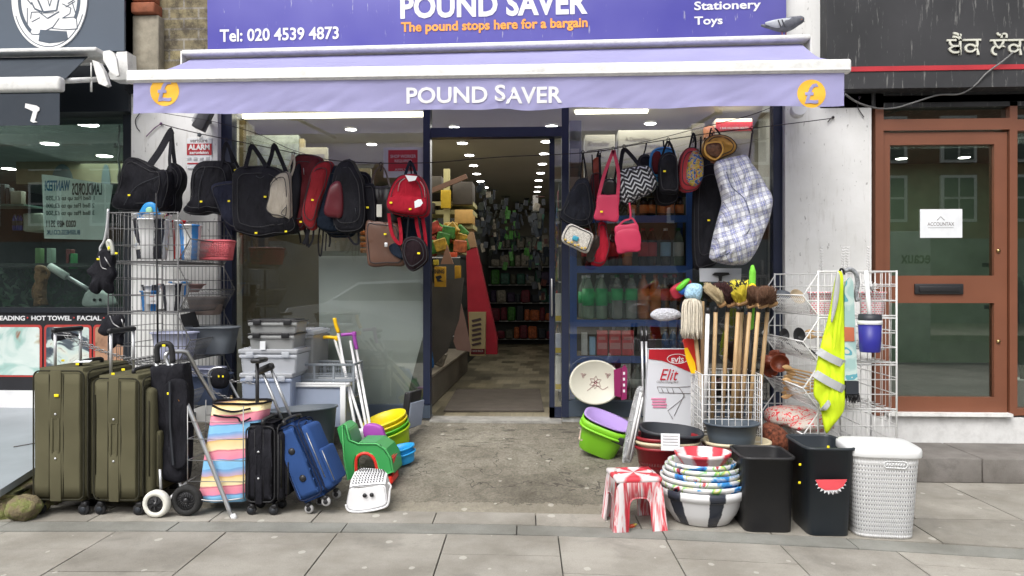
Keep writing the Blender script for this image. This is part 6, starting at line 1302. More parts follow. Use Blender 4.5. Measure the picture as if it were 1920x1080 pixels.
# signs on the left pillar and in the window
al = thing('alarm_sign', 'red and white alarm warning sign on the left pillar', 'sign', P(374, 288, 5.495))
mm = MB(); a, b = P(351, 316, 5.495), P(397, 259, 5.495); mm.box(a.x, b.x, 5.493, 5.499, a.z, b.z); mm.build('board', M_PAPER, al)
mm = MB(); a, b = P(350.5, 291, 5.492), P(397, 269, 5.492); mm.box(a.x, b.x, 5.491, 5.493, a.z, b.z); a, b = P(351, 308, 5.492), P(397, 305, 5.492); mm.box(a.x, b.x, 5.491, 5.493, a.z, b.z); mm.build('red_band', mat('sign_red', C('b02a34'), .5), al)
T2('verisure', 356, 389, 260, 267, 5.492, M_GRT, al, .01, ext=.001); T2('ALARM', 353, 393, 271, 281, 5.4905, M_WHITE, al, .04, ext=.001); T2('zerovision', 355, 391, 283, 289, 5.4905, M_WHITE, al, .03, ext=.001)
mm = MB()
for k in range(4): mm.cbox(P(355+k*11.5, 298, 5.4915), (.03, .001, .022+.006*(k % 2)), bev=.0003)
mm.build('pictogram', mat('pale_grey', (.45, .46, .48), .7), al)
c = P(374, 253, 5.48); st_ = thing('star_hook', 'grey star shaped plastic hook above the alarm sign', 'hook', c); mm = MB(); mm.lathe([(.018, 0), (.016, .008), (.006, .012), (0, .012)], seg=5, M=Matrix.Translation(c) @ Matrix.Rotation(R(90), 4, 'X')); mm.build('hook', M_PGY, st_)
fl_ = thing('flood_light', 'dark rectangular floodlight bracketed high on the left pillar', 'floodlight', P(378, 222, 5.4)); c = P(381, 224, 5.38)
mm = MB(); mm.cbox(c, (.085, .09, .16), rot=(0, R(25), R(10)), bev=.008); mm.build('casing', mat('lamp_casing', (.07, .07, .075), .5), fl_); mm = MB(); mm.cbox(c+V(-.035, -.03, .02), (.022, .05, .10), rot=(0, R(25), R(10)), bev=.004); mm.build('lens', mat('lamp_lens', (.5, .5, .5), .2), fl_); mm = MB(); mm.cbox(c+V(0, .05, 0), (.03, .12, .02), bev=.004); mm.build('bracket', M_DGR, fl_)
cc = thing('security_camera', 'white dome security camera under the right end of the awning', 'camera', P(1496, 213, 5.4)); c = P(1493, 212, 5.42); mm = MB(); mm.lathe([(.05, .07), (.052, .02), (.045, 0), (.03, -.004), (0, -.004)], seg=24, M=Matrix.Translation(c) @ Matrix.Rotation(R(75), 4, 'X')); mm.build('dome', M_PWH, cc)
b = bmesh.new(); bmesh.ops.create_uvsphere(b, u_segments=16, v_segments=10, radius=.026); mm = MB(); mm.bm(b, 0, True, Matrix.Translation(c+V(.0, -.03, 0))); mm.build('lens', M_BPL, cc)
sw = thing('window_notice', 'red and white job notice inside the left window', 'notice', P(757, 304, 5.58)); mm = MB(); a, b = P(719, 333, 5.59), P(793, 276, 5.59); mm.box(a.x, b.x, 5.59, 5.592, a.z, b.z); mm.build('sheet', mat('notice_sheet', (.55, .55, .55), .7), sw); mm = MB(); a, b = P(728, 321, 5.588), P(783, 281, 5.588); mm.box(a.x, b.x, 5.5875, 5.5895, a.z, b.z); mm.build('red_panel', mat('notice_red', C('b8323c'), .6), sw)
M_NT = mat('notice_text', (.6, .45, .45), .7); T2('SHOP WORKER', 732, 780, 290, 296, 5.586, M_NT, sw, .02, ext=.001); T2('REQUIRED', 740, 772, 299, 305, 5.586, M_NT, sw, .02, ext=.001); T2('APPLY IN', 740, 772, 316, 320, 5.586, M_NT, sw, .01, ext=.001)
# ================================================================== GOODS RIGHT OF THE DOOR
M_SWR = angmat('red_swirl', (.62, .05, .07), (.76, .70, .71), 5, 1.3, .34, .28)
M_SWB = angmat('black_swirl', (.03, .035, .05), (.74, .74, .75), 6, .5, .07, .25)
def multim(name, seed):
    t = NT(name); s = t.sep(t.tc()); an = t.math('ARCTAN2', s[1], s[0]); cm = t.n('CombineXYZ'); t.l(t.math('MULTIPLY', an, .95), cm.inputs[0]); t.l(t.math('MULTIPLY', s[2], 5), cm.inputs[1]); cm.inputs[2].default_value = seed
    f = t.noise(1.5, 3, cm.outputs[0], .5, .4); t.fin(t.ramp(f, [(.30, (.02, .05, .3)), (.38, (.04, .3, .68)), (.42, W), (.54, W), (.56, (.12, .5, .12)), (.58, (.75, .7, .2)), (.60, W), (.635, W), (.65, (.6, .04, .06)), (.68, (.03, .04, .07)), (.78, (.04, .05, .1))]), .18, 0, .5); return t.m
# red and white stool
sp0 = PG(1190, 995, 0)
st = thing('stool', 'red and white swirled plastic childrens stool on the pavement', 'stool', (P(1190, 995, 4.04).x-.005, 4.05, 0), R(9))
mm = MB(); H = .27
def stool_face(ang):
    MX = Matrix.Rotation(ang, 4, 'Z'); a, b = .118, .142; N = 10; zt = H-.012; out = []
    lw = .078
    poly = [(-1, 0)]+[(1, 0)]
    L = [(-b, 0), (-b+lw, 0)]
    for k in range(N+1): w = math.pi*(1-k/N); L.append(((b-lw)*.93*(abs(math.cos(w))**.6)*(1 if math.cos(w) > 0 else -1), .085+.085*(math.sin(w)**.6)))
    L += [(b-lw, 0), (b, 0), (a, zt), (-a, zt)]
    def pt(x, z, o): f = 1-z/zt; y = -(a+(b-a)*f)+o; return MX @ V(x, y, z)
    # mesh as quads between arch and outline
    inner = L[1:-3]; n = len(inner); outer = []
    for i, (x, z) in enumerate(inner):
        u = i/(n-1)
        if u < .3: q = u/.3; outer.append((lerp(-b, -a, q), lerp(0, zt, q)))
        elif u > .7: q = (u-.7)/.3; outer.append((lerp(a, b, q), lerp(zt, 0, q)))
        else: q = (u-.3)/.4; outer.append((lerp(-a, a, q), zt))
    vs = [pt(x, z, 0) for x, z in inner]+[pt(x, z, 0) for x, z in outer]+[pt(x, z, .012) for x, z in inner]+[pt(x, z, .012) for x, z in outer]
    fs = []
    for i in range(n-1): fs += [(i, i+1, n+i+1, n+i), (2*n+i, 3*n+i, 3*n+i+1, 2*n+i+1), (i, 2*n+i, 2*n+i+1, i+1)]
    mm.add(vs, fs, 0, True)
    mm.tube([pt(x, z, .004) for x, z in inner], .005, 5)
for k in range(4): stool_face(k*math.pi/2)
lg = mm.build('leg_frame', marble('red_leg_streak', [(.36, (.60, .05, .07)), (.44, (.66, .16, .18)), (.52, (.76, .62, .63)), (.58, (.76, .72, .73))], (26, 26, 3), 6), st, world=False)
mm = MB(); mm.cbox((0, 0, H-.012), (.245, .245, .03), bev=.013, seg=4); mm.lathe([(.10, .002), (.102, .006), (.09, .006), (.088, .002)], (0, 0, H), 40); mm.build('seat', M_SWR, st, world=False)
# chilli
cp = PG(1180, 988, 0); cl = thing('chilli', 'small red chilli pepper lying under the swirled stool', 'chilli', cp)
mm = MB(); mm.tube(smooth_open([P(1169, 992, cp.y-.01)+V(0, 0, -.0), P(1176, 989, cp.y), P(1184, 987, cp.y), P(1190, 984, cp.y)], 4), [.003, .006, .009, .011, .012, .013, .013, .013, .012, .012, .010, .009, .008], 8); mm.build('fruit', mat('chilli_red', (.55, .06, .01), .3), cl); mm = MB(); mm.tube([P(1188, 985, cp.y), P(1192, 983, cp.y), P(1195, 983, cp.y)], [.010, .006, .002], 6); mm.build('stalk', mat('chilli_stalk', (.45, .40, .08), .6), cl)
# stack of bowls
bc = P(1317, 950, 4.13); stk = [(.236, .19, 0, None), (.226, .16, .060, 1), (.219, .15, .098, 2), (.209, .14, .136, 3), (.200, .13, .172, 4), (.178, .12, .205, 5), (.148, .085, .285, 6)]
nm = ['large black and white marbled bowl at the bottom of the bowl stack', 'second bowl up with black and red marks in the bowl stack', 'third bowl up with blue streaks in the bowl stack', 'middle bowl with blue and green spots in the bowl stack', 'fifth bowl up in the bowl stack', 'sixth bowl with blue patches just under the red topped bowl', 'small red and white striped bowl topping the bowl stack']
for i, (r, h, z, sd) in enumerate(stk):
    c = V(bc.x+(.004 if i < 6 else -.004)*math.sin(i*2), 4.13+.003*math.cos(i*3), z); t = thing('bowl', nm[i], 'bowl', c, group='marbled bowls stacked on the pavement')
    mt = M_SWB if i == 0 else (M_SWR if i == 6 else multim('multi_%d' % i, i*1.7)); rb = r*.64
    mm = MB(); prof = [(0, 0), (rb*.9, 0), (rb, .006), (r*.82, h*.35), (r*.93, h*.7), (r*.955, h-(.045 if i == 0 else .022)), (r, h-(.045 if i == 0 else .022)), (r+.004, h), (r-.006, h), (r*.92, h-.01), (r*.8, h*.4), (rb, .012), (0, .010)]
    mm.lathe(prof, c, 56, sy=.92); mm.build('bowl', mt, t)
# bins
def rbin(name, label, xl, xr, ztop, Yf, d, mt, taper=.86, rz=0, lipw=.012, r=.3, cat='bin'):
    a, b = P(xl, 900, Yf).x, P(xr, 900, Yf).x; w = b-a; c = V((a+b)/2, Yf+d/2, 0); t = thing(name, label, cat, c, (0, 0, rz)); rings = []
    def sect(f, z, ins=0):
        o = []
        for k in range(64):
            q = 2*math.pi*k/64; cx, sy = math.cos(q), math.sin(q); e = 7; s = 1/((abs(cx)**e+abs(sy)**e)**(1/e)); o.append(V(cx*s*(w/2*f-ins), sy*s*(d/2*f-ins), z))
        return o
    mm = MB(); R_ = [sect(taper*.97, 0), sect(taper, .006), sect(1, ztop-.012), sect(1.0, ztop-.012, -.008), sect(1.0, ztop, -.009), sect(1, ztop+.002, .001), sect(1, ztop-.01, .003), sect(taper, .012, .004)]
    mm.rings(R_, 0, True, True); mm.build('body', mt, t, world=False); return t
M_BBIN = mat('black_bin_plastic', (.022, .022, .024), .45, 0, .1, 5, dirt=.1); M_DBIN = mat('charcoal_bin_plastic', C('2c3238'), .42, 0, .06, 4, dirt=.08)
rbin('bin', 'plain black open waste bin beside the bowl stack', 1394, 1493, .385, 3.92, .31, M_BBIN, .92)
db = rbin('bin', 'tall charcoal open waste bin with red zigzag label', 1513, 1607, .45, 3.86, .36, M_DBIN, .84)
mm = MB(); cx, cz, Yl = P(1558, 903, 3.862).x, P(1558, 903, 3.85).z, 3.852
def zig(n, r0, r1, yy, a0=180, a1=360): return [(cx+(r0 if k % 2 else r1)*math.cos(R(a0+(a1-a0)*k/n)), cz+(r0 if k % 2 else r1)*.9*math.sin(R(a0+(a1-a0)*k/n))) for k in range(n+1)]
def lean(o): # follow the slope of the bin front
    for v in o.data.vertices: w = wmat(db) @ v.co; v.co = wmat(db).inverted() @ V(w.x, w.y+(w.z-.45)*-.062+.0, w.z)
mm.prism(zig(22, .060, .078, 0), Yl-.002, Yl); o = mm.build('white_label', M_PAPER, db); lean(o); mm = MB(); mm.prism([(cx-.076, cz+.006), (cx-.06, cz-.03), (cx-.03, cz-.046), (cx+.03, cz-.044), (cx+.06, cz-.025), (cx+.078, cz+.010)], Yl-.004, Yl-.001); o = mm.build('red_label', mat('coral_label', C('e0525a'), .5), db); lean(o); text('OFFER', .05, .012, M_GRT, db, V(cx+.01, Yl-.005, cz-.052), rot=(R(90), R(180), 0), ext=.0008)
for a, b in ((1553, 838), (1500, 871), (1499, 905)): pricetag(db, a, b, 3.84 if a > 1520 else 3.9, .012, .012)
# white hamper
M_HMP = NT('hamper_weave'); t = M_HMP; s = t.sep(t.tc()); an = t.math('ARCTAN2', s[1], s[0]); fz = t.math('FRACT', t.math('MULTIPLY', s[2], 46)); ff = t.math('FRACT', t.math('MULTIPLY', an, 14)); ho = t.math('MULTIPLY', t.math('GREATER_THAN', fz, .58), t.math('GREATER_THAN', ff, .40)); ho = t.math('MULTIPLY', ho, t.math('LESS_THAN', s[2], .375)); ho = t.math('MULTIPLY', ho, t.math('GREATER_THAN', s[2], .02))
t.fin((.74, .745, .75), .4); tb = t.t.nodes.new('ShaderNodeBsdfTransparent'); mx = t.t.nodes.new('ShaderNodeMixShader'); t.l(ho, mx.inputs[0]); t.l(t.p.outputs[0], mx.inputs[1]); t.l(tb.outputs[0], mx.inputs[2]); t.l(mx.outputs[0], t.out.inputs[0])
wv = t.math('ADD', t.math('PINGPONG', t.math('MULTIPLY', s[2], 92), 1), t.math('PINGPONG', t.math('MULTIPLY', an, 28), 1)); bp_ = t.bump(wv, .6, .004); M_HMP = t.m
a, b = P(1584, 830, 3.98).x, P(1722, 830, 3.98).x; hc = V((a+b)/2-.012, 4.0, 0); hp = thing('laundry_hamper', 'tall white woven plastic laundry hamper with domed lid', 'hamper', hc, R(-6)); mm = MB(); rw, rd = (b-a)/2-.01, .165
def hsec(f, z, e=4.4, ins=0): return [V(math.cos(q)*(rw*f-ins)/((abs(math.cos(q))**e+abs(math.sin(q))**e)**(1/e)), math.sin(q)*(rd*f-ins)/((abs(math.cos(q))**e+abs(math.sin(q))**e)**(1/e)), z) for q in [2*math.pi*k/72 for k in range(72)]]
hz = 1.25-(838-540)*3.85/1420
mm.rings([hsec(.80, 0), hsec(.82, .01), hsec(.97, hz-.03), hsec(1, hz-.01)], 0, True, True); mm.build('basket_body', M_HMP, hp, world=False)
mm = MB(); mm.rings([hsec(.78, .015), hsec(.95, hz-.03)], 0, False, True); mm.build('lining', mat('hamper_inside', (.40, .40, .41), .6), hp, world=False)
mm = MB(); mm.rings([hsec(1.03, hz-.035), hsec(1.05, hz-.03), hsec(1.05, hz-.004), hsec(1.03, hz+.006), hsec(.97, hz+.011), hsec(.7, hz+.014), hsec(.3, hz+.015)], 0, True, True); mm.build('lid', M_PWH, hp, world=False)
mm = MB()
for k in range(7): mm.tube([V(-.01+k*.013, -rd*.97-.004, hz-.075), V(.0+k*.013, -rd*.97-.004, hz-.058)], .0022, 4)
mm.tube(loop_rr(-.018, .09, hz-.082, hz-.05, .015, -rd*.975-.002), .003, 4, 0, True); mm.build('vent_handle', M_PWH, hp, world=False)
# laundry baskets
M_MRB = mat('dark_red_plastic', C('8a2028'), .4, 0, .06, 3); M_CRM = mat('cream_plastic', C('cfc3a4'), .45, 0, .04, 3)
def lbasket(label, px, Y, z, r, h, mt, d=.78, grp='laundry baskets stacked right of the doorway', tilt=(0, 0, 0), slots=True):
    c = V(P(px, 800, Y).x, Y, z); t = thing('laundry_basket', label, 'laundry basket', c, tilt, grp); M = wmat(t); mm = MB()
    prof = [(0, 0), (r*.7, 0), (r*.74, .008), (r*.96, h-.02), (r*1.04, h-.016), (r*1.05, h), (r*.95, h), (r*.72, .014), (0, .012)]; mm.lathe(prof, seg=56, sy=d, M=M, sq=2.6); mm.build('body', mt, t)
    if slots:
        mm = MB()
        for row in range(4):
            for k in range(34):
                w = math.pi+math.pi*(k+.5)/34; zz = h*.25+row*h*.13; q = 1/((abs(math.cos(w))**2.6+abs(math.sin(w))**2.6)**(1/2.6)); rr = lerp(r*.74, r*.96, zz/h)*q+.0008
                p = V(math.cos(w)*rr, math.sin(w)*rr*d, zz); mm.cbox(M @ p, (.010, .003, h*.075), rot=(0, 0, w+math.pi/2))
        mm.build('slots', mat('slot_dark', (.10, .02, .02), .7) if mt == M_MRB else mat('slot_pale', (.4, .4, .4), .7), t)
    return t
lbasket('dark red laundry basket at the bottom of the left basket stack', 1250, 4.50, .06, .185, .27, M_MRB)
lbasket('cream rimmed laundry basket in the left basket stack', 1250, 4.50, .10, .183, .26, M_CRM, slots=False)
lbasket('second dark red laundry basket in the left basket stack', 1250, 4.50, .125, .181, .26, M_MRB, slots=False)
lbasket('grey slotted laundry basket topping the left basket stack', 1250, 4.50, .165, .180, .26, M_DGR, tilt=(R(4), R(5), 0))
lbasket('dark red laundry basket under the round grey tub', 1380, 4.50, .06, .19, .27, M_MRB)
lbasket('cream laundry basket nested under the round grey tub', 1380, 4.50, .10, .188, .26, M_CRM, slots=False)
mm = MB(); c = P(1257, 829, 4.30); mm.cbox(c, (.105, .003, .095), rot=(R(-6), 0, R(-3)), bev=.001); t = mm.build('care_sheet', M_PAPER); props(t, 'white printed sheet hanging on the red laundry baskets', 'label'); mm = MB()
for k in range(5): mm.cbox(c+V(.0, -.004, .035-k*.017), (.085, .0006, .003), rot=(R(-6), 0, R(-3)))
mm.build('printed_line', M_GRT, t)
a, b = P(1325, 790, 4.42).x, P(1431, 790, 4.42).x; gt = thing('plastic_tub', 'round grey plastic tub on top of the right basket stack', 'tub', ((a+b)/2, 4.5, .31)); vessel(gt, 'tub', ((a+b)/2, 4.5, .31), (b-a)/2-.008, .155, mat('slate_plastic', C('4c5660'), .42, 0, .05, 3), .8, sy=.85, rim=.010)
# lime bucket with lilac lid, cream oval lid, foil pack
M_LG = mat('lime_green_bucket', C('7ec229'), .38, 0, .03, 3); M_LILC = mat('lilac_lid', C('a58cc6'), .4, 0, .04, 3)
M = Matrix.Translation((P(1119, 822, 5.0).x, 5.0, .185)) @ Euler((R(14), R(20), R(-10))).to_matrix().to_4x4(); t = thing('bucket', 'lime green oblong bucket tilted on the ramp', 'bucket', M.translation)
vessel(t, 'bucket', (0, 0, 0), .152, .215, M_LG, .80, 1, .68, .008, M=M, sq=3.4, lip=.05); mm = MB(); mm.lathe([(.16, .165), (.166, .16), (.166, .172), (.158, .176)], seg=48, sy=.70, M=M, sq=3.4); mm.build('rim', M_LG, t)
mm = MB(); mm.cbox(M @ V(.10, -.09, .17), (.10, .02, .05), rot=(0, R(20), R(-20)), bev=.006); mm.build('grip_handle', M_BPL, t)
mm = MB(); mm.cbox(M @ V(-.125, -.04, .08), (.004, .06, .07), rot=(0, R(12), R(20)), bev=.0015); mm.build('sticker', mat('sticker', (.65, .5, .42), .6, 0, .5, 40), t)
M2 = M @ Matrix.Translation((0, 0, .222)); t = thing('oval_tray', 'lilac oval insert tray lying on the lime green bucket', 'lid', M2.translation); mm = MB(); mm.lathe([(0, -.03), (.10, -.03), (.14, .004), (.158, .008), (.158, .016), (.138, .012), (.098, -.022), (0, -.022)], seg=48, sy=.68, M=M2, sq=2.8); mm.build('tray', M_LILC, t)
M = Matrix.Translation(P(1116, 717, 5.42)) @ Euler((R(80), 0, R(4))).to_matrix().to_4x4(); t = thing('oval_lid', 'cream oval plastic lid with painted flower leaning on the right window', 'lid', M.translation); mm = MB(); mm.lathe([(0, -.012), (.178, -.012), (.186, 0), (.182, .012), (.170, .012), (.165, .007), (0, .007)], seg=56, sy=.86, M=M); mm.build('lid', mat('cream_lid', (.62, .60, .50), .45, 0, .03, 3), t)  # the leaning cream oval is a plastic lid
mm = MB()
for cx_, cy_, n_, r_ in ((0, .0, 6, .045), (-.085, .05, 3, .022), (.09, .05, 3, .022)):
    for k in range(n_):
        a_ = 2*math.pi*k/n_+.4; mm.tube([M @ V(cx_+r_*u*math.cos(a_)+w_*math.sin(a_), cy_+r_*u*math.sin(a_)-w_*math.cos(a_), .010) for u, w_ in ((.1, 0), (.5, r_*.3), (1, 0), (.5, -r_*.3), (.1, 0))], .0016, 4)
mm.tube(smooth_open([M @ V(*p, .010) for p in ((-.06, -.06), (0, -.02), (.05, -.05), (.09, -.03))], 4), .0015, 4); mm.build('painted_flower', mat('flower_line', (.30, .10, .12), .6), t)
M_FOIL = NT('crumpled_film'); t = M_FOIL; t.fin((.60, .61, .62), .2, .55, .6); t.bump(t.noise(26, 5, None, .7, 2), 1, .03); M_FOIL = t.m
t = thing('wrapped_airer', 'silver film wrapped folding airer leaning beside the red baskets', 'airer', P(1178, 862, 4.45)); mm = MB()
mm.pillow(pts([(1166, 862), (1176, 800), (1186, 755), (1194, 728), (1203, 724), (1207, 735), (1202, 775), (1194, 820), (1184, 864), (1174, 868)], 4.48), .08, .012, 5, crease=.02); mm.build('film', M_FOIL, t); mm = MB(); mm.tube(pts([(1176, 858), (1202, 736)], 4.435), .008, 6); mm.tube(pts([(1182, 862), (1205, 745)], 4.435), .005, 6); mm.build('bar', M_PWH, t)
# airer carton
t = thing('carton', 'tall white and red clothes airer carton leaning on the right window', 'box', P(1255, 800, 5.1)); q0, q1, q2, q3 = (1208, 808), (1217, 655), (1304, 655), (1302, 808); mm = MB(); mm.prism([XZ(*q, 5.1) for q in (q0, q1, q2, q3)], 5.1, 5.19); mm.build('box', mat('carton_white', (.66, .68, .72), .5, 0, .02), t)
mm = MB(); mm.prism([XZ(*q, 5.098) for q in ((1216, 673), (1217, 655), (1304, 655), (1304, 695), (1292, 697), (1276, 690), (1258, 682), (1240, 676))], 5.096, 5.099); mm.build('red_header', mat('carton_red', C('b5202c'), .4), t)
T2('EVİS', 1259, 1282, 668, 680, 5.0955, M_WHITE, t, .03, ext=.001); T2('Elit', 1237, 1272, 692, 713, 5.0965, mat('elit_red', C('c02838'), .5), t, 0, ext=.001, shear=.35); T2('Clothes Drying Rack', 1231, 1272, 714, 719, 5.0965, M_GRT, t, 0, ext=.001, shear=.2)
mm = MB(); mm.tube([P(1270+19*math.cos(w), 673+9*math.sin(w), 5.0955) for w in [2*math.pi*k/24 for k in range(24)]], .0022, 4, 0, True); mm.build('logo_ring', M_WHITE, t)
mm = MB()
for L in ([(1232, 725), (1270, 726), (1300, 724)], [(1232, 725), (1236, 736), (1296, 738)], [(1273, 726), (1284, 744), (1252, 770), (1262, 786)], [(1273, 726), (1283, 740), (1264, 780)], [(1240, 728), (1244, 736)], [(1250, 728), (1254, 737)], [(1260, 728), (1264, 737)]): mm.tube(pts(L, 5.097), .0018, 4)
mm.build('line_drawing', M_GRT, t); mm = MB()
for k in range(4): mm.cbox(P(1235+k*.6, 748+k*5, 5.096), (.10-.01*(k % 2), .002, .012), bev=.0008)
mm.build('printed_towels', mat('towel_pink', C('d88aa8'), .6), t)
for i, (px) in enumerate((1203, 1211)): mm = MB(); mm.tube([P(px, 620, 5.3), P(px+4, 780, 5.2)], .0085, 8, 0); mm.tube([P(px-.5, 612, 5.31), P(px, 640, 5.29)], .0125, 8, 1); o = mm.build('metal_pole', [M_ALU, M_BPL]); props(o, ['left of two grey metal poles behind the carton', 'right of two grey metal poles behind the carton'][i], 'pole')
t = thing('book_pack', 'magenta packaged board leaning beside the cream oval lid', 'package', P(1163, 745, 5.35)); mm = MB(); mm.prism([XZ(*q, 5.35) for q in ((1152, 742), (1151, 694), (1164, 690), (1164, 745))], 5.35, 5.37); mm.prism([XZ(*q, 5.35) for q in ((1165, 750), (1165, 692), (1172, 684), (1176, 692), (1175, 748))], 5.345, 5.38); mm.build('pack', mat('magenta', C('8a2058'), .5), t); mm = MB()
for k in range(4): mm.cbox(P(1170, 700+k*11, 5.344), (.014, .001, .02))
mm.build('print', M_WHITE, t)
# broom bin: white wire basket
M_WW = mat('white_wire', (.66, .66, .65), .45, 0, .06, 8)
a, b = P(1317, 703, 4.55), P(1428, 703, 4.55); t = thing('wire_bin', 'square white wire bin holding the brooms', 'wire bin', ((a.x+b.x)/2, 4.72, .1)); mm = MB(); z0, z1 = .12, a.z; ya, yb = 4.55, 4.90
for y in (ya, yb):
    for k in range(10): x = lerp(a.x, b.x, k/9); mm.tube([(x, y, z0), (x, y, z1)], .0022, 4)
    for k in range(15): z = lerp(z0, z1, k/14); mm.tube([(a.x, y, z), (b.x, y, z)], .0022, 4)
for x in (a.x, b.x):
    for k in range(9): y = lerp(ya, yb, k/8); mm.tube([(x, y, z0), (x, y, z1)], .0022, 4)
    for k in range(15): z = lerp(z0, z1, k/14); mm.tube([(x, ya, z), (x, yb, z)], .0022, 4)
mm.tube([(a.x, ya, z1), (b.x, ya, z1), (b.x, yb, z1), (a.x, yb, z1)], .004, 5, 0, True); mm.build('cage', M_WW, t)
mm = MB()
for x in (a.x, b.x):
    for y in (ya, yb): mm.tube([(x, y, G(y)), (x, y, z1)], .0045, 5)
mm.build('leg', M_WW, t)
M_WOOD = NT('pale_handle_wood'); t = M_WOOD; t.fin(t.ramp(t.noise(3, 4, t.mapping(None, sc=(40, 40, 2)), .6), [(.3, (.42, .27, .13)), (.7, (.56, .39, .21))]), .5); M_WOOD = t.m
M_CAPW = mat('broom_block_wood', C('b08a60'), .6, 0, .1, 20)
def bristle(name, c1, c2, sc=180):
    t = NT(name); t.fin(t.ramp(t.noise(1, 4, t.mapping(None, sc=(sc, sc, sc*.12)), .7), [(.3, c1), (.7, c2)]), .9); t.bump(t.noise(1, 4, t.mapping(None, sc=(sc, sc, sc*.12)), .7), 1, .012); return t.m
M_BBR = bristle('brown_bristle', (.05, .02, .01), (.22, .11, .06)); M_BBG = bristle('cream_bristle', (.50, .38, .20), (.68, .56, .36)); M_BYL = bristle('yellow_bristle', (.55, .42, .02), (.80, .66, .05)); M_BRB = bristle('red_black_bristle', (.02, .01, .01), (.08, .015, .015)); M_BKY = NT('black_yellow_bristle'); M_BKY.fin(M_BKY.ramp(M_BKY.noise(30, 2), [(.48, (.02, .02, .02)), (.5, (.7, .6, .05))], 'CONSTANT'), .9); M_BKY = M_BKY.m
def broom(label, tx, bx, Y, head, cap, hm, hz=583, hmat=None, th=.10, bot=800, extra=None, caps=True, sd=1, top=None):
    t = thing('broom', label, 'broom', P(bx, bot, Y+.05), group='brooms standing upside down in the wire bin')
    mm = MB(); mm.tube([P(tx, hz, Y), P(bx, bot, Y+.05)], .0125, 10); mm.build('handle', hmat or M_WOOD, t)
    if caps: mm = MB(); mm.tube([P(tx+1, hz-9, Y), P(tx, hz+2, Y)], .014, 10); mm.build('ferrule', M_BPL, t)
    if cap: mm = MB(); mm.tube([P(cap[0], cap[1], Y), P(cap[2], cap[3], Y)], [.020, .022], 8); mm.cbox((P(cap[0], cap[1], Y)+P(cap[2], cap[3], Y))/2, ((P(cap[2], cap[3], Y)-P(cap[0], cap[1], Y)).length+.01, .05, .022), rot=(0, -math.atan2((P(cap[2], cap[3], Y)-P(cap[0], cap[1], Y)).z, (P(cap[2], cap[3], Y)-P(cap[0], cap[1], Y)).x), 0), bev=.004); mm.build('block', M_CAPW, t)
    if head:
        mm = MB(); mm.pillow(pts(head, Y), th*.7, .012, sd, 0, 56, 3, crease=.02); rb_ = random.Random(sd); n_ = len(head); cp = cap or (tx-8, 566, tx+8, 566)
        c0 = ((cp[0]+cp[2])/2, (cp[1]+cp[3])/2); far = sorted(head, key=lambda q: -math.hypot(q[0]-c0[0], q[1]-c0[1]))[:max(4, n_*2//3)]
        far.sort(key=lambda q: math.atan2(q[1]-c0[1], q[0]-c0[0]))
        for k in range(130):
            i_ = rb_.randrange(len(far)-1); u = rb_.random(); e = (lerp(far[i_][0], far[i_+1][0], u), lerp(far[i_][1], far[i_+1][1], u)); v = rb_.random(); a_ = (lerp(cp[0], cp[2], v), lerp(cp[1], cp[3], v)); o_ = rb_.uniform(.9, 1.12); yy = rb_.uniform(-.6, .35)*th
            p0, p2 = P(a_[0], a_[1], Y)+V(0, yy*.4, 0), P(lerp(a_[0], e[0], o_), lerp(a_[1], e[1], o_), Y)+V(0, yy, 0); mm.tube([p0, p0.lerp(p2, .5)+V(0, yy*.3, .004), p2], .0022, 3)
        mm.build('bristles', hm, t)
    return t
broom('broom with cream bristles and wooden block left in the wire bin', 1342, 1335, 4.66, [(1320, 540), (1326, 533), (1334, 534), (1350, 545), (1357, 560), (1356, 567), (1347, 571), (1338, 562), (1325, 550)], (1348, 573, 1358, 567), M_BBG, sd=2)
broom('broom with red and black bristles second in the wire bin', 1364, 1354, 4.70, [(1336, 534), (1345, 530), (1360, 532), (1370, 540), (1376, 558), (1376, 566), (1362, 570), (1356, 560), (1350, 545)], (1363, 573, 1378, 567), M_BRB, sd=3)
broom('broom with yellow bristles in the middle of the wire bin', 1384, 1371, 4.66, [(1370, 552), (1375, 546), (1384, 545), (1390, 535), (1396, 538), (1398, 562), (1390, 568), (1382, 570)], (1382, 570, 1398, 564), M_BYL, sd=4)
broom('broom with black and yellow speckled bristles behind the yellow one', 1391, 1380, 4.80, [(1366, 532), (1380, 527), (1400, 528), (1406, 540), (1398, 548), (1380, 548), (1368, 545)], None, M_BKY, sd=5)
broom('broom with brown bristles second from the right in the wire bin', 1406, 1388, 4.68, [(1397, 548), (1402, 540), (1412, 537), (1422, 545), (1420, 564), (1408, 572), (1400, 572)], (1402, 575, 1420, 568), M_BBR, sd=6)
broom('broom with big brown bristles at the right of the wire bin', 1422, 1404, 4.62, [(1416, 552), (1422, 540), (1436, 536), (1448, 540), (1453, 552), (1452, 564), (1440, 569), (1424, 570), (1418, 564)], (1421, 575, 1438, 569), M_BBR, th=.13, sd=7)
broom('broom with brown bristles furthest right above wire bin', 1439, 1419, 4.72, [(1430, 545), (1442, 538), (1452, 545), (1455, 560), (1446, 568), (1434, 566)], (1440, 573, 1455, 567), M_BBR, sd=8)
broom('darker wooden handled broom behind the yellow headed one', 1400, 1387, 4.84, None, None, None, hz=590, hmat=mat('dark_handle', (.25, .17, .10), .6), caps=False)
broom('leaning wooden handle beside the mop', 1304, 1322, 4.74, None, None, None, hz=630, caps=False)
broom('wooden handle half hidden behind the mop', 1317, 1318, 4.86, None, None, None, hz=565, caps=False)
broom('white metal broom handle at the left of the wire bin', 1327, 1321, 4.60, None, None, None, hz=586, hmat=M_WP)
t = thing('mop', 'cotton string mop head down with blue socket wrap', 'mop', P(1298, 640, 4.72)); mm = MB(); rm = random.Random(3)
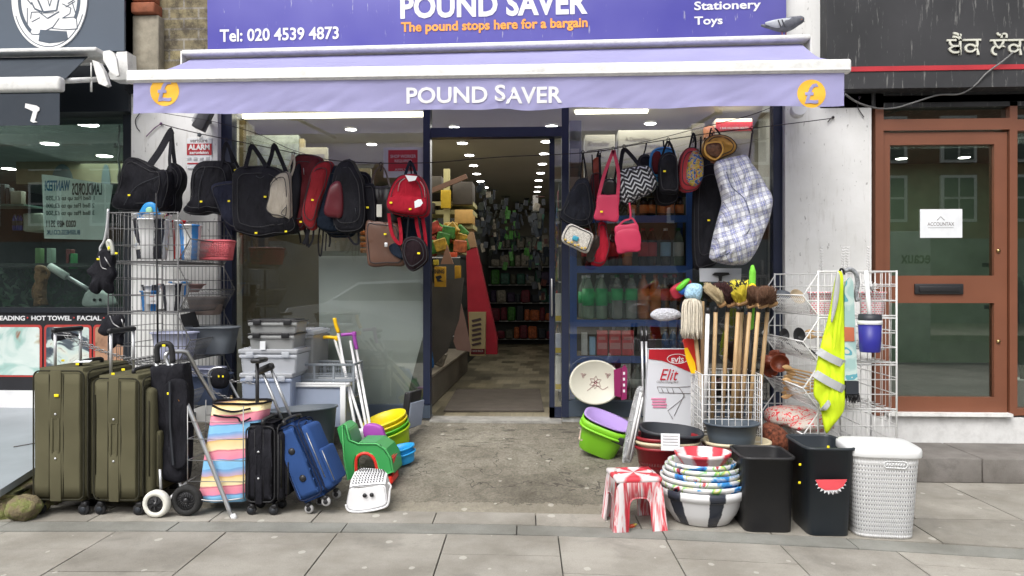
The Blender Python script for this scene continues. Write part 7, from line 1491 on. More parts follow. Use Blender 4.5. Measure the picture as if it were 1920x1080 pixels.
for k in range(150):
    a_ = rm.uniform(0, 2*math.pi); rr = math.sqrt(rm.random()); tx_, ty_ = math.cos(a_)*rr, math.sin(a_)*rr; e = rm.uniform(622, 636)
    p0 = P(1298+tx_*7, 560, 4.72)+V(0, ty_*.03, 0); p1 = P(1298+tx_*19, 568+rm.uniform(-2, 6), 4.72)+V(0, ty_*.06, 0); p2 = P(1297+tx_*20, 600, 4.72)+V(rm.uniform(-.006, .006), ty_*.065, 0); p3 = P(1297+tx_*21.5+rm.uniform(-1.5, 1.5), e, 4.72)+V(0, ty_*.07, 0)
    mm.tube(smooth_open([p0, p1, p2, p3], 3), .0042, 4)
mm.build('strings', mat('mop_cotton', (.62, .57, .47), .95, 0, .12, 60), t); mm = MB(); mm.pillow(pts([(1284, 556), (1288, 536), (1300, 531), (1314, 534), (1317, 545), (1312, 562), (1300, 560)], 4.72), .09, .006, 4); mm.build('blue_wrap', mat('speckled_blue', C('9ec4dc'), .5, 0, .35, 90), t)
def lump(name, label, cat, L, Y, th, mt, sd=1, cr=.015, parts=()):
    t = thing(name, label, cat, P(L[0][0], L[0][1], Y)); mm = MB(); mm.pillow(pts(L, Y), th, .006, sd, crease=cr); mm.build('head' if name != 'vest' else 'cloth', mt, t); return t
lump('duster', 'white microfibre duster head left of the string mop', 'duster', [(1219, 591), (1226, 582), (1240, 578), (1262, 579), (1276, 586), (1276, 594), (1262, 600), (1240, 602), (1226, 598)], 4.9, .08, mat('microfibre', (.62, .63, .68), .9, 0, .15, 80, 1, 90, bd=.02), 2)
t = lump('duster', 'rainbow coloured wrapped duster behind the mop wrap', 'duster', [(1256, 545), (1264, 535), (1280, 527), (1292, 523), (1296, 530), (1290, 545), (1280, 556), (1264, 560)], 4.86, .07, mat('duster_red', C('a02838'), .6), 3)
mm = MB(); mm.pillow(pts([(1268, 540), (1284, 524), (1294, 524), (1284, 538), (1274, 546)], 4.81), .05, .004); mm.build('green_band', M_GRN, t); mm = MB(); mm.pillow(pts([(1272, 546), (1286, 536), (1298, 534), (1292, 548), (1280, 553)], 4.82), .05, .004); mm.build('blue_band', mat('royal_blue', C('2058a8'), .5), t)
t = thing('bottle_brush', 'bright green bottle brush upright beside the brown brooms', 'brush', P(1408, 620, 4.78)); mm = MB(); pz_ = [P(1411, 497, 4.78), P(1411, 510, 4.78), P(1410, 560, 4.78), P(1407, 615, 4.78), P(1407, 620, 4.78)]; mm.tube(pz_, [.008, .021, .021, .020, .006], 10); mm.build('bristles', bristle('lime_bristle', (.12, .5, .02), (.3, .8, .1), 90), t); mm = MB(); mm.tube([P(1407, 618, 4.78), P(1404, 790, 4.82)], .011, 8); mm.build('handle', M_BPL, t); mm = MB(); mm.pillow(pts([(1402, 538), (1410, 531), (1418, 536), (1417, 545), (1404, 546)], 4.74), .05, .002); mm.build('yellow_collar', M_YH, t)
t = thing('plastic_broom', 'red and yellow plastic hand broom tucked behind the wire bin', 'brush', P(1300, 700, 4.8)); mm = MB(); mm.prism([XZ(*q, 4.8) for q in ((1281, 640), (1284, 634), (1303, 636), (1308, 662), (1312, 700), (1298, 700), (1290, 670))], 4.79, 4.83); mm.build('red_blade', M_CR, t); mm = MB(); mm.prism([XZ(*q, 4.78) for q in ((1283, 653), (1289, 652), (1303, 680), (1306, 700), (1296, 700), (1286, 672))], 4.775, 4.788); mm.build('yellow_edge', M_YH, t)
t = thing('squeegee_pack', 'clear packet with a black squeegee behind the broom heads', 'package', P(1350, 530, 5.2)); mm = MB(); mm.prism([XZ(*q, 5.2) for q in ((1312, 528), (1311, 503), (1390, 503), (1389, 529))], 5.195, 5.21); mm.build('packet', M_CLR, t); mm = MB(); mm.prism([XZ(*q, 5.19) for q in ((1335, 515), (1340, 511), (1366, 511), (1368, 515), (1354, 518), (1353, 527), (1348, 527), (1347, 518))], 5.185, 5.194); mm.build('squeegee', M_BPL, t)
# ---- right rack
YR = 4.50; xb, xf, xt = P(1681, 550, YR).x, P(1534, 550, YR).x, P(1506, 550, YR).x; RZ_ = [(1.083-.271*k, 1.352-.271*k) for k in range(4)]+[(.06, .268)]
rk = rack('wire_rack', 'white wire basket rack of stacked tiers in front of right pillar', xb, xf, xt, YR, 5.36, RZ_, M_WW, .0032, 13, 22)
mm = MB()
for px, Y in ((1540, 5.36), (1581, 4.9), (1589, 4.9), (1629, 4.5)):
    mm.tube([P(px, 508, Y), P(px, 462, Y)], .0022, 4)
    for k in range(9): p = P(px, 464+k*5, Y); mm.tube([p+V(-.012, 0, .006), p+V(.0, -.006, -.006), p+V(.012, 0, .006)], .003, 4)
mm.build('hook_strip', M_WW, rk)
M_PKW = NT('pink_white_weave'); t = M_PKW; ck = t.n('TexBrick'); t.l(t.mapping(None, rot=(R(90), 0, 0)), ck.inputs['Vector']); ck.inputs['Scale'].default_value = 1; ck.inputs['Brick Width'].default_value = .016; ck.inputs['Row Height'].default_value = .013; ck.inputs['Mortar Size'].default_value = .0032; ck.inputs['Mortar Smooth'].default_value = .1; ck.inputs['Color1'].default_value = C('e0808a'); ck.inputs['Color2'].default_value = C('d06a78'); ck.inputs['Mortar'].default_value = (.72, .68, .68, 1); t.fin(ck.outputs[0], .5); M_PKW = t.m
for (a, b, lb, Y) in ((1514, 1562, 'pink and white woven basket at the left of the top white tier', 4.75), (1609, 1662, 'pink and white woven basket at the right of the top white tier', 4.72)): bin_('woven_basket', lb, a, b, 547, 590, Y, M_PKW, .86, 'basket', 'pink and white woven baskets', .8, body='basket')
def stack_round(label, px, py, r, Y, mt, rx=70, rz=0, cat='bowl', name='bowl', h=.05):
    M = Matrix.Translation(P(px, py, Y)) @ Euler((R(rx), 0, R(rz))).to_matrix().to_4x4(); t = thing(name, label, cat, M.translation); mm = MB(); mm.lathe([(0, -h), (r*.5, -h), (r*.85, -h*.55), (r, 0), (r*.94, .001), (r*.8, -h*.5), (r*.45, -h*.85), (0, -h*.85)], seg=32, M=M); mm.build('bowl', mt, t); return t
M_TER = mat('terracotta_glaze', C('7a3a24'), .4, 0, .2, 14); M_BGB = mat('beige_ceramic', C('a8987e'), .5)
stack_round('beige melamine plate on the top tier of white rack', 1496, 556, .055, 5.0, M_BGB, 62, 20, 'plate', 'plate', .02); stack_round('grey blue plate at the back of the top white tier', 1468, 552, .06, 5.25, M_PGY, 30, 0, 'plate', 'plate', .02)
for i, (px, py, r, Y) in enumerate(((1471, 628, .045, 5.0), (1499, 630, .055, 4.85))):
    t = thing('ladle', ['smaller black plastic ladle upright on the second white tier', 'larger black plastic ladle upright on the second white tier'][i], 'ladle', P(px, py, Y), group='black ladles'); mm = MB(); M = Matrix.Translation(P(px, py, Y)) @ Euler((R(78), 0, R(10))).to_matrix().to_4x4(); mm.lathe([(0, -.03), (r*.6, -.025), (r, 0), (r*.9, 0), (0, -.02)], seg=24, M=M, sx=.75); mm.build('bowl', M_BPL, t); mm = MB(); mm.tube([P(px+4, py+14, Y+.01), P(px+34, py+36, Y-.1)], .006, 6); mm.build('handle', M_BPL, t)
for i, (px, py, r, Y, rx, rz) in enumerate(((1462, 681, .06, 4.95, 70, -25), (1442, 672, .055, 5.1, 20, 10), (1457, 664, .055, 5.2, 30, -10), (1445, 694, .05, 5.1, 60, 0))): stack_round(['terracotta coloured bowl facing out on the third white tier', 'dark terracotta bowl behind the broom handles', 'terracotta bowl upside down at the back of third white tier', 'lower dark terracotta bowl nearest the brooms'][i], px, py, r, Y, M_TER, rx, rz)
M_SPW = mat('spoon_wood', C('c4a070'), .6, 0, .15, 20); rs = random.Random(8)
for i in range(11):
    tier = 0 if i < 6 else (1 if i < 9 else 2); y0 = 688+(i % 6)*6 if tier == 0 else (728+(i-6)*8 if tier == 1 else 622+(i-9)*9)
    x0_, x1_ = (1474+rs.uniform(-4, 6), 1530+rs.uniform(-4, 5)) if tier < 2 else (1515, 1552); Y = 4.95+rs.uniform(-.12, .12); t = thing('wooden_spoon', ['pale wooden spoon lying among terracotta bowls on the third white tier', 'wooden spoon with long oval head on the fourth white tier', 'wooden spatula behind the black ladles'][tier], 'wooden spoon', P(x0_, y0, Y), group='wooden spoons in the white rack')
    sl_ = (14 if tier == 0 else -12 if tier == 1 else 2); mm = MB(); mm.tube([P(x0_+12, y0+sl_*.25, Y), P(x1_, y0+sl_, Y-.05)], .006, 6); mm.build('handle', M_SPW, t); mm = MB(); mm.pillow(pts([(x0_-6, y0), (x0_, y0-4), (x0_+8, y0-4+sl_*.1), (x0_+14, y0+sl_*.25), (x0_+8, y0+4+sl_*.1), (x0_, y0+4)], Y), .02, .0); mm.build('spoon_bowl', M_SPW, t)
M_RWP = NT('red_leaf_print'); t = M_RWP; f = t.noise(26, 2, None, .4, 2.2); t.fin(t.ramp(f, [(.30, C('c03038')), (.43, C('c84a4e')), (.45, C('c0b4aa')), (.7, C('b8aca4'))]), .7); t.bump(t.noise(9, 3), .4, .02); M_RWP = t.m
lump('cushion', 'red leaf print cushion filling the bottom white tier', 'cushion', [(1438, 790), (1440, 770), (1460, 764), (1490, 762), (1520, 766), (1538, 780), (1536, 800), (1510, 806), (1470, 800)], 4.85, .35, M_RWP, 3); lump('cushion', 'second red leaf print cushion nearer the vest', 'cushion', [(1480, 800), (1500, 784), (1530, 776), (1556, 784), (1560, 800), (1540, 808), (1505, 808)], 4.66, .22, M_RWP, 8)
lump('doormat', 'dark red and olive patterned roll under the white rack', 'rug', [(1432, 800), (1446, 792), (1468, 804), (1482, 826), (1470, 845), (1440, 842), (1430, 820)], 4.62, .2, mat('rug_print', C('6a3a28'), .9, 0, .7, 60), 9)
# hi-vis vest
M_HV = mat('hi_vis_yellow', (.62, .80, .015), .7, 0, .06, 6, .3, 200); M_RFL = mat('reflective_tape', (.45, .46, .46), .4, .1, .05, 20)
VL = [(1572, 508), (1580, 515), (1581, 560), (1583, 640), (1583, 720), (1583, 765), (1572, 786), (1560, 800), (1550, 813), (1544, 798), (1541, 778), (1536, 757), (1526, 742), (1527, 712), (1532, 682), (1541, 640), (1552, 600), (1560, 560), (1566, 525)]
t = thing('hi_vis_vest', 'bright yellow high visibility vest hanging on the white rack', 'vest', P(1576, 508, 4.42)); mm = MB(); mm.pillow(pts(VL, 4.40), .07, .012, 4, 0, 96, 2.4, 14, crease=.02); mm.build('cloth', M_HV, t)
def on_cloth(Lp, Lq, th=.0): # tape strips following the cloth
    return None
for (a, b, c, d, w) in ((1534, 658, 1583, 683, 14), (1528, 700, 1583, 730, 15), (1541, 770, 1556, 752, 9)):
    mm = MB(); L = []
    for k in range(9):
        u = k/8; x = lerp(a, c, u); y = lerp(b, d, u)+1.5*math.sin(u*math.pi); e = 1-abs(2*u-1)**2.4; L.append(P(x, y, 4.40-.012-.034*e**.5))
    mm.ribbon(L, w*4.4/1420, .006); mm.build('reflective_tape', M_RFL, t)
mm = MB(); mm.pillow(pts([(1569, 512), (1575, 520), (1572, 560), (1562, 600), (1558, 600), (1562, 560)], 4.35), .02, .002); mm.build('grey_collar', M_RFL, t); mm = MB(); mm.tube(smooth_open(pts([(1574, 512), (1576, 505), (1580, 505), (1583, 515)], 4.4), 3), .006, 6); mm.build('hanger_loop', M_BNYL, t)
t = thing('car_brush_pack', 'long black brush in a pale printed sleeve beside the yellow vest', 'brush', P(1594, 505, 4.40)); mm = MB(); mm.prism([XZ(*q, 4.4) for q in ((1582, 713), (1582, 540), (1585, 527), (1594, 520), (1598, 530), (1604, 660), (1606, 713))], 4.385, 4.41)
M_SLV = NT('printed_sleeve'); M_SLV.fin(M_SLV.ramp(M_SLV.noise(9, 2, None, .4), [(.35, C('9ab8b4')), (.48, C('a8c0bc')), (.52, C('b8cac4')), (.6, C('5a9aa8')), (.66, C('c8c8b8')), (.72, C('7a98a0'))], 'CONSTANT'), .5); M_SLV = M_SLV.m
mm.build('sleeve', M_SLV, t); mm = MB(); mm.prism([XZ(*q, 4.384) for q in ((1583, 613), (1601, 614), (1602, 640), (1583, 640))], 4.381, 4.385); mm.build('orange_print', mat('dull_orange', C('b8684a'), .6), t); mm = MB(); mm.prism([XZ(*q, 4.4) for q in ((1583, 714), (1607, 714), (1607, 738), (1583, 738))], 4.375, 4.425); mm.build('brush_block', M_DGR, t); mm = MB()
for k in range(70): x = rs.uniform(1584, 1609); e = rs.uniform(748, 756); y = rs.uniform(-.02, .02); mm.tube([P(x, 736, 4.40)+V(0, y, 0), P(x+rs.uniform(-2, 4), e, 4.40)+V(0, y*1.3, 0)], .0018, 3)
mm.build('bristles', M_BPL, t); mm = MB(); mm.tube(smooth_open(pts([(1584, 508), (1594, 505), (1604, 512), (1608, 530), (1605, 552), (1608, 565)], 4.42), 4), .013, 8); mm.build('handle', mat('grey_swirl_grip', (.22, .23, .24), .5, 0, .6, 60), t)
# blue toilet brush pot
t = thing('brush_pot', 'dark blue plastic pot with white handle hung on the white rack', 'brush pot', P(1631, 660, 4.36)); c = P(1631, 660, 4.36); mm = MB(); mm.lathe([(0, 0), (.052, 0), (.054, .004), (.062, .155), (0, .156)], c, 28); mm.build('pot', mat('royal_pot', C('2a2a86'), .4, 0, .05, 3), t); mm = MB(); mm.lathe([(.063, .155), (.066, .158), (.066, .175), (.063, .178)], c, 28, 0); mm.build('white_ring', M_PWH, t); mm = MB(); mm.lathe([(.062, .176), (.063, .18), (.060, .212), (.04, .214), (0, .206)], c, 28); mm.build('dark_rim', M_DGR, t); mm = MB(); mm.tube([P(1632, 606, 4.33), P(1628, 560, 4.35), P(1624, 508, 4.38)], .0125, 10); mm.build('handle', M_PWH, t)
stack_round('clear plastic dome under the blue pot on the second white tier', 1631, 655, .08, 4.6, M_CLR, 180, 0, 'dome', 'plastic_dome', .07)
bs = thing('white_brush', 'white spiky toilet brush behind the white handle', 'brush', P(1634, 540, 4.62)); mm = MB()
for k in range(60): a_ = rs.uniform(0, 6.28); b2 = rs.uniform(-.5, 1.2); p = P(1632, 542, 4.62); mm.tube([p, p+V(math.cos(a_)*math.cos(b2), math.sin(a_)*math.cos(b2), math.sin(b2))*.05], .0016, 3)
mm.build('bristles', M_WHITE, bs)
# plant pot at far right behind glass
t = thing('potted_plant', 'dark leaved plant in white ribbed pot behind right edge glass', 'plant', P(1915, 770, 5.8)); c = P(1917, 770, 5.8); mm = MB(); mm.lathe([(0, 0), (.085, 0), (.09, .01), (.10, .22), (.107, .225), (.107, .235), (0, .235)]+[], c, 28); mm.build('pot', mat('ribbed_pot', (.5, .5, .5), .5, 0, .05, 3, .6, 40), t); mm = MB()
for k in range(26):
    a_ = rs.uniform(0, 6.28); L = rs.uniform(.5, .95); o_ = V(math.cos(a_), math.sin(a_)*.5, 0); b0 = c+V(0, 0, .23); mm.ribbon(smooth_open([b0, b0+o_*.05+V(0, 0, L*.5), b0+o_*.16+V(0, 0, L*.85), b0+o_*.28+V(0, 0, L*.9)], 3), .03, .002)
mm.build('leaves', mat('dark_leaf', (.03, .07, .03), .5), t)
# ================================================================== INSIDE THE SHOP
M_SHB = mat('shelf_blue', C('3b62b0'), .4, .1, .08, 4); M_SHD = mat('shelf_deck', C('6e6250'), .7); YS3 = 5.80
t = thing('shelving_unit', 'blue metal shelving unit full of drinks behind the right window', 'shelves', P(1185, 760, YS3))
mm = MB()
for px in (1076, 1292):
    p = P(px, 500, YS3)
    for y in (YS3, YS3+.42): mm.box(p.x-.022, p.x+.022, y-.015, y+.015, .28, P(px, 352, YS3).z)
mm.build('post', M_SHB, t); xs0, xs1 = P(1078, 500, YS3).x, P(1290, 500, YS3).x; SH = {}
for nme, py in (('a', 404), ('b', 498), ('c', 599), ('d', 667), ('e', 752)):
    z = P(1185, py, YS3).z; SH[nme] = z; mm = MB(); mm.box(xs0, xs1, YS3-.012, YS3+.01, z-.055, z-.002); mm.build('beam', M_SHB, t); mm = MB(); mm.box(xs0, xs1, YS3+.012, YS3+.43, z-.02, z); mm.build('shelf', M_SHD, t)
z = P(1185, 353, YS3).z; mm = MB(); mm.box(xs0, xs1+.05, YS3, YS3+.42, z-.02, z); mm.build('shelf', M_SHD, t)
bk_ = mat('board_olive', C('6a6754'), .8); mm = MB(); mm.box(xs0-.1, xs1+.55, YS3+.47, YS3+.49, .28, 2.1); o = mm.build('backing_board', bk_); props(o, 'olive backing board behind the blue shelving unit', 'board')
def mt_(n, c, r=.3, al=1): return mat(n, c, r)
def drink(label, px, base, h, r, body, labm, cap, l0, l1, grp, Y=None, shape=1, cat='bottle'):
    Y = Y or YS3+.08; c = V(P(px, 500, Y).x, Y, base); t = thing('drinks_bottle', label, cat, c, group=grp); mm = MB()
    mm.lathe([(0, 0), (r*.8, 0), (r, .012), (r*.97, h*.3), (r, h*.62), (r*.85, h*.74), (r*.36, h*.9), (r*.33, h*.95), (0, h*.95)], c, 18); mm.build('body', body, t)
    mm = MB(); mm.lathe([(r*1.015, h*l0), (r*1.015, h*l1)], c, 18); mm.build('label', labm, t); mm = MB(); mm.lathe([(r*.40, h*.93), (r*.40, h), (0, h)], c, 12); mm.build('cap', cap, t)
M_PGN = clear_plastic('bottle_clear_green', (.70, .85, .72), .32, .12, (.66, .76, .66)); M_PCL = clear_plastic('bottle_clear', (.85, .88, .85), .32, .12, (.72, .74, .70)); M_POR = mat('orange_soda', (.45, .15, .05), .15); M_COL = mat('cola', (.03, .015, .01), .12)
LG_, LO_, LR_, LB_, LW_ = mat('label_green', C('48c878'), .4), mat('label_orange', C('e88a4c'), .4), mat('label_red', C('d03436'), .4), mat('label_pale_blue', C('9cc4e4'), .4), mat('label_pale', (.7, .7, .68), .5); KG, KY, KW, KR, KO = mat('cap_green', C('2a7a44'), .4), mat('cap_yellow', C('b8a030'), .4), M_WHITE, mat('cap_red', C('a02028'), .4), mat('cap_orange', C('c06a30'), .4)
zc_ = SH['c']; gD = 'soft drink bottles on the blue shelves'
for i, (px, b_, l_, c_, lb) in enumerate(((1103, M_PGN, LG_, KW, 'lime drink bottle with green yellow label at shelf left end'), (1128, M_PGN, LG_, KW, 'second lime drink bottle with green yellow label'), (1157, M_PCL, LG_, KG, 'clear drink bottle with short green label left of pair'), (1184, M_PCL, LG_, KG, 'clear drink bottle with short green label right of pair'), (1207, M_POR, LO_, KO, 'orange drink bottle left of the orange pair'), (1229, M_POR, LO_, KO, 'orange drink bottle right of the orange pair'), (1247, M_COL, LR_, KR, 'dark cola bottle beside the orange drinks'), (1265, M_COL, LR_, KR, 'dark cola bottle by the right shelf post'))): drink(lb, px, zc_, .345, .046, b_, l_, c_, .30 if i < 2 else .42, .68, gD)
for i in range(7): drink('bottle in the back row of the lime drink shelf', 1095+i*27, zc_, .34, .045, [M_PGN, M_PCL, M_POR, M_COL][i//2], [LG_, LG_, LO_, LR_][i//2], KW, .35, .62, 'back row drinks', YS3+.26)
zb_ = SH['b']
for i, (px, b_, l_, c_, lb) in enumerate(((1100, M_COL, LR_, KR, 'cola bottle low behind the tweed handbag'), (1122, M_POR, LO_, KO, 'orange bottle behind the red soft bag'), (1150, M_COL, LR_, KR, 'cola bottle with red label behind the lower pink bag'), (1176, M_POR, LO_, KO, 'orange bottle behind the lower pink bag'), (1206, M_COL, LR_, KR, 'dark cherry bottle with red label right of pink bag'), (1222, M_COL, LR_, KR, 'second dark cherry bottle with red label'), (1248, M_COL, LB_, KW, 'dark bottle with pale blue label on the second shelf'), (1272, M_PGN, LW_, KG, 'clear green water bottle at the right of second shelf'))): drink(lb, px, zb_, .29, .040, b_, l_, c_, .25, .62, gD)
za_ = SH['a']; M_JR = mat('dark_jar', (.05, .03, .02), .2)
for i, px in enumerate((1185, 1207, 1221, 1240, 1256, 1274)):
    c = V(P(px, 500, YS3+.07).x, YS3+.07, za_); t = thing('jar', 'dark jar with orange label on the shelf under the heater box', 'jar', c, group='jars with orange labels'); mm = MB(); mm.lathe([(0, 0), (.03, 0), (.032, .01), (.032, .11), (.022, .125), (0, .125)], c, 14); mm.build('body', M_JR, t); mm = MB(); mm.lathe([(.033, .02), (.033, .085)], c, 14); mm.build('label', LO_, t); mm = MB(); mm.lathe([(.025, .124), (.025, .14), (0, .14)], c, 12); mm.build('lid', M_BPL, t)
def cart(label, x0, x1, z, h, Y, d, mt, grp=None, cat='carton', name='carton', lab=None):
    a, b = P(x0, 500, Y).x, P(x1, 500, Y).x; t = thing(name, label, cat, ((a+b)/2, Y+d/2, z), group=grp); mm = MB(); mm.cbox(((a+b)/2, Y+d/2, z+h/2), (b-a-.004, d, h), bev=.003); mm.build('box', mt, t)
    if lab: mm = MB(); mm.box(a+.008, b-.008, Y-.0015, Y, z+h*.25, z+h*.5); mm.box(a+.012, b-.02, Y-.0015, Y, z+h*.62, z+h*.75); mm.build('print', lab, t)
    return t
M_CRT = mat('juice_red', C('d8484c'), .45, 0, .25, 18); zd_ = SH['d']
for i, (a, b, lb) in enumerate(((1119, 1140, 'red juice carton at the left of the carton row'), (1142, 1165, 'red juice carton in the middle of the carton row'), (1166, 1189, 'red juice carton at the right of the carton row'))):
    q_ = cart(lb, a, b, zd_, .19, YS3+.03, .09, M_CRT, 'red juice cartons on the blue shelves', lab=mat('print_pink', C('d89090'), .5)); mm = MB(); p = P((a+b)/2-3, 500, YS3+.07); mm.lathe([(.013, zd_+.19), (.013, zd_+.215), (0, zd_+.215)], (p.x, YS3+.07, 0), 12); mm.build('cap', M_WHITE, q_)
cart('white milk carton left of the red juice cartons', 1090, 1102, zd_, .17, YS3+.04, .08, LW_); cart('pale blue carton left of the red juice cartons', 1105, 1117, zd_, .14, YS3+.04, .08, LB_); cart('dull mauve carton right of the red juice cartons', 1200, 1230, zd_, .16, YS3+.06, .09, mat('mauve_box', C('5a4652'), .6))
for i, px in enumerate((1248, 1262, 1277)): drink('blue water bottle by the right post of the blue shelves', px, zd_, .20, .030, mat('blue_bottle', C('3a6898'), .2), mat('blue_label', C('28508a'), .4), KW, .3, .6, 'blue water bottles')
for i, px in enumerate((1100, 1124, 1148, 1172, 1194, 1216, 1240, 1264)): drink('large clear water bottle on the lowest blue shelf', px, SH['e'], .27, .045, M_PCL, LW_, KW, .35, .6, 'clear water bottles on the lowest shelf')
# heater cartons on top
M_HBX = mat('heater_box', (.34, .33, .32), .6, 0, .05, 4); zt_ = P(1185, 353, YS3).z
for (a, b, py, ti, lb) in ((1096, 1154, 251, 'QUARTZ HEATER', 'smaller pale heater carton on top of the blue shelves'), (1159, 1297, 243, 'CONVECTOR HEATER', 'wide pale heater carton on top of the blue shelves')):
    q_ = cart(lb, a, b, zt_, P(1185, py, YS3).z-zt_, YS3+.02, .2, M_HBX, cat='carton'); Yq = YS3+.0185; w_ = b-a
    T2('DermaStar', a+w_*.16, a+w_*.16+38, py+14, py+22, Yq, M_GRT, q_, .01, ext=.001); T2(ti, a+w_*.3 if w_ > 80 else a+10, a+w_*.3+62 if w_ > 80 else b-8, py+28, py+33, Yq, M_GRT, q_, .02, ext=.001)
    mm = MB(); x_ = a+w_*.10; mm.prism([XZ(*q, Yq) for q in ((x_-1, py+22), (x_+2, py+13), (x_+6, py+22), (x_+2, py+18))], Yq-.001, Yq); mm.tube(smooth_open(pts([(a+w_*.3, py+55), (a+w_*.3+4, py+46), (a+w_*.3+20, py+43)], Yq), 4), .002, 4); mm.build('logo', M_GRT, q_)
cart('tall dark grey carton at the far left of the right window', 1067, 1091, zt_-.35, .85, YS3-.1, .12, mat('dark_carton', C('4a4e52'), .6), lab=M_HBX)
q_ = cart('red and white heater carton at the top right of the window', 1342, 1411, zt_+.15, .36, YS3-.05, .14, mat('warm_white_box', (.45, .42, .38), .6)); mm = MB(); a, b = P(1342, 246, YS3-.055), P(1411, 228, YS3-.055); mm.box(a.x, b.x, YS3-.054, YS3-.0515, a.z, b.z+.0); mm.build('red_top', LR_, q_); T2('3 BAR HALOGEN HEATER', 1350, 1404, 238, 242, YS3-.056, KW, q_, .02, ext=.001)
cart('narrow orange and white carton beside the red topped heater box', 1322, 1340, zt_+.13, .33, YS3-.03, .12, mat('orange_box', C('a86a48'), .6), lab=KW); cart('grey carton stacked behind the orange carton', 1297, 1322, zt_+.05, .45, YS3+.05, .12, mat('grey_carton', C('5a5650'), .7)); cart('tall dark cupboard carton behind the checked bag', 1297, 1440, .28, 1.5, YS3+.1, .3, mat('very_dark_box', (.02, .02, .024), .6), cat='carton')
# slim goods seen between the door leaf and the right window
for i, (py0, py1, c_, lb) in enumerate(((550, 604, 'c8c8c0', 'upper'), (626, 664, 'b8bcc8', 'middle'), (668, 732, 'c4c4bc', 'lower'))):
    z0_, z1_ = P(1046, py1, 5.9).z, P(1046, py0, 5.9).z; q_ = cart('white flour bag with yellow foot beside the door, the '+lb+' one', 1041, 1053, z0_, z1_-z0_, 5.9, .1, mat('flour_'+lb, C(c_), .7), 'white bags beside the door', 'flour bag', 'flour_bag'); mm = MB(); a, b = P(1041.5, 500, 5.899).x, P(1052, 500, 5.899).x; mm.box(a, b, 5.896, 5.8985, z0_+.01, z0_+.05); mm.build('yellow_foot', KY, q_)
# ---------------- left window backing
mm = MB(); a, b = P(440, 755, 5.95), P(602, 440, 5.95); mm.box(a.x, b.x, 5.95, 5.97, .28, b.z); o = mm.build('display_board', mat('taupe_board', C('7c735e'), .8, 0, .12, 3)); props(o, 'taupe display board behind the left window and boxes', 'board')
mm = MB(); a, b = P(600, 755, 6.0), P(800, 470, 6.0); mm.box(a.x, b.x, 6.0, 6.02, .28, b.z); o = mm.build('display_board', mat('grey_green_board', C('7a8078'), .8, 0, .1, 3)); props(o, 'pale grey green board behind the frosted window film', 'board')
for i, (a, b, c, d, col, lb) in enumerate(((461, 560, 256, 440, '767e7a', 'large pale poster sheet behind the black tote bags'), (560, 613, 279, 330, 'a09c8c', 'white printed carton above the red backpacks'), (546, 570, 262, 300, '94886a', 'small beige carton beside the pale poster'), (641, 695, 318, 350, '6a6452', 'olive wire shelf carton above the messenger bag'), (440, 458, 225, 440, '7a6c48', 'narrow strip of gold jewellery cards at the window left edge'))):
    z0_ = P(500, d, 5.9).z; q_ = cart(lb, a, b, z0_, P(500, c, 5.9).z-z0_, 5.85+i*.01, .05, mat('lw_%d' % i, C(col), .6, 0, .35 if i in (0, 4) else .1, 25), cat='poster' if i == 0 else 'carton', name='poster' if i == 0 else 'carton', lab=M_GRT if i == 1 else None)
for i in range(5):
    c = P(683, 474-i*11, 5.85); t = thing('candle', 'orange and white candle jar in the stack behind brown briefcase', 'candle', c, group='orange candle jars'); mm = MB(); mm.lathe([(0, 0), (.032, 0), (.034, .034), (0, .036)], c, 14); mm.build('jar', KO if i % 2 else mat('amber', C('b07848'), .4), t)
# ---------------- seen through the doorway
M_CRS = mat('cream_shelf', C('9a9468'), .6); gy = thing('shelving_unit', 'cream shelving unit just inside the doorway on the left', 'shelves', P(850, 560, 7.2))
mm = MB()
for py in (382, 398, 425): a, b = P(790, py, 7.2), P(887, py, 7.2); mm.box(a.x, b.x, 7.2, 7.6, a.z-.02, a.z+.02)
mm.build('shelf', M_CRS, gy); mm = MB(); a = P(838, 425, 7.19); mm.box(a.x-.03, a.x+.03, 7.17, 7.2, a.z, a.z+.55); mm.build('upright', M_CRS, gy)
for i, (a, b, c, d, Y, col, lb) in enumerate(((826, 845, 356, 390, 7.1, 'b8981e', 'yellow camera warning sign hanging inside the doorway'), (848, 886, 341, 383, 7.15, '38322a', 'dark appliance carton on the top cream shelf'), (852, 886, 393, 419, 7.15, 'b08a4c', 'row of orange and white cartons on the cream shelf'), (790, 815, 380, 400, 7.15, '2a241c', 'dark jars on the left of the cream shelf'), (808, 828, 330, 356, 7.3, '3a342a', 'dark carton under the sloping wooden rail'), (814, 836, 500, 538, 6.4, 'b88a20', 'yellow warning sign leaning inside the doorway'), (852, 864, 498, 531, 6.6, 'b88a20', 'second narrow yellow sign beyond the warning sign'), (842, 857, 473, 482, 6.6, 'c8502c', 'orange price star card among snack packets'), (812, 822, 487, 497, 6.35, 'b8a02c', 'small yellow card above the warning sign'))):
    z0_ = P(850, d, Y).z; q_ = cart(lb, a, b, z0_, P(850, c, Y).z-z0_, Y, .04 if i in (0, 5, 6, 7, 8) else .25, mat('dw_%d' % i, C(col), .6, 0, .1, 30), cat='sign' if i in (0, 5, 6, 7, 8) else 'carton', name='sign' if i in (0, 5, 6, 7, 8) else 'carton')
    if i == 5: T2('WARNING', 800, 833, 505, 513, 6.398, M_BPL, q_, .03, ext=.001); mm = MB(); mm.prism([XZ(*q, 6.397) for q in ((816, 519), (826, 516), (829, 520), (824, 524), (832, 528), (820, 528), (819, 523))], 6.395, 6.398); mm.build('camera_icon', M_BPL, q_)
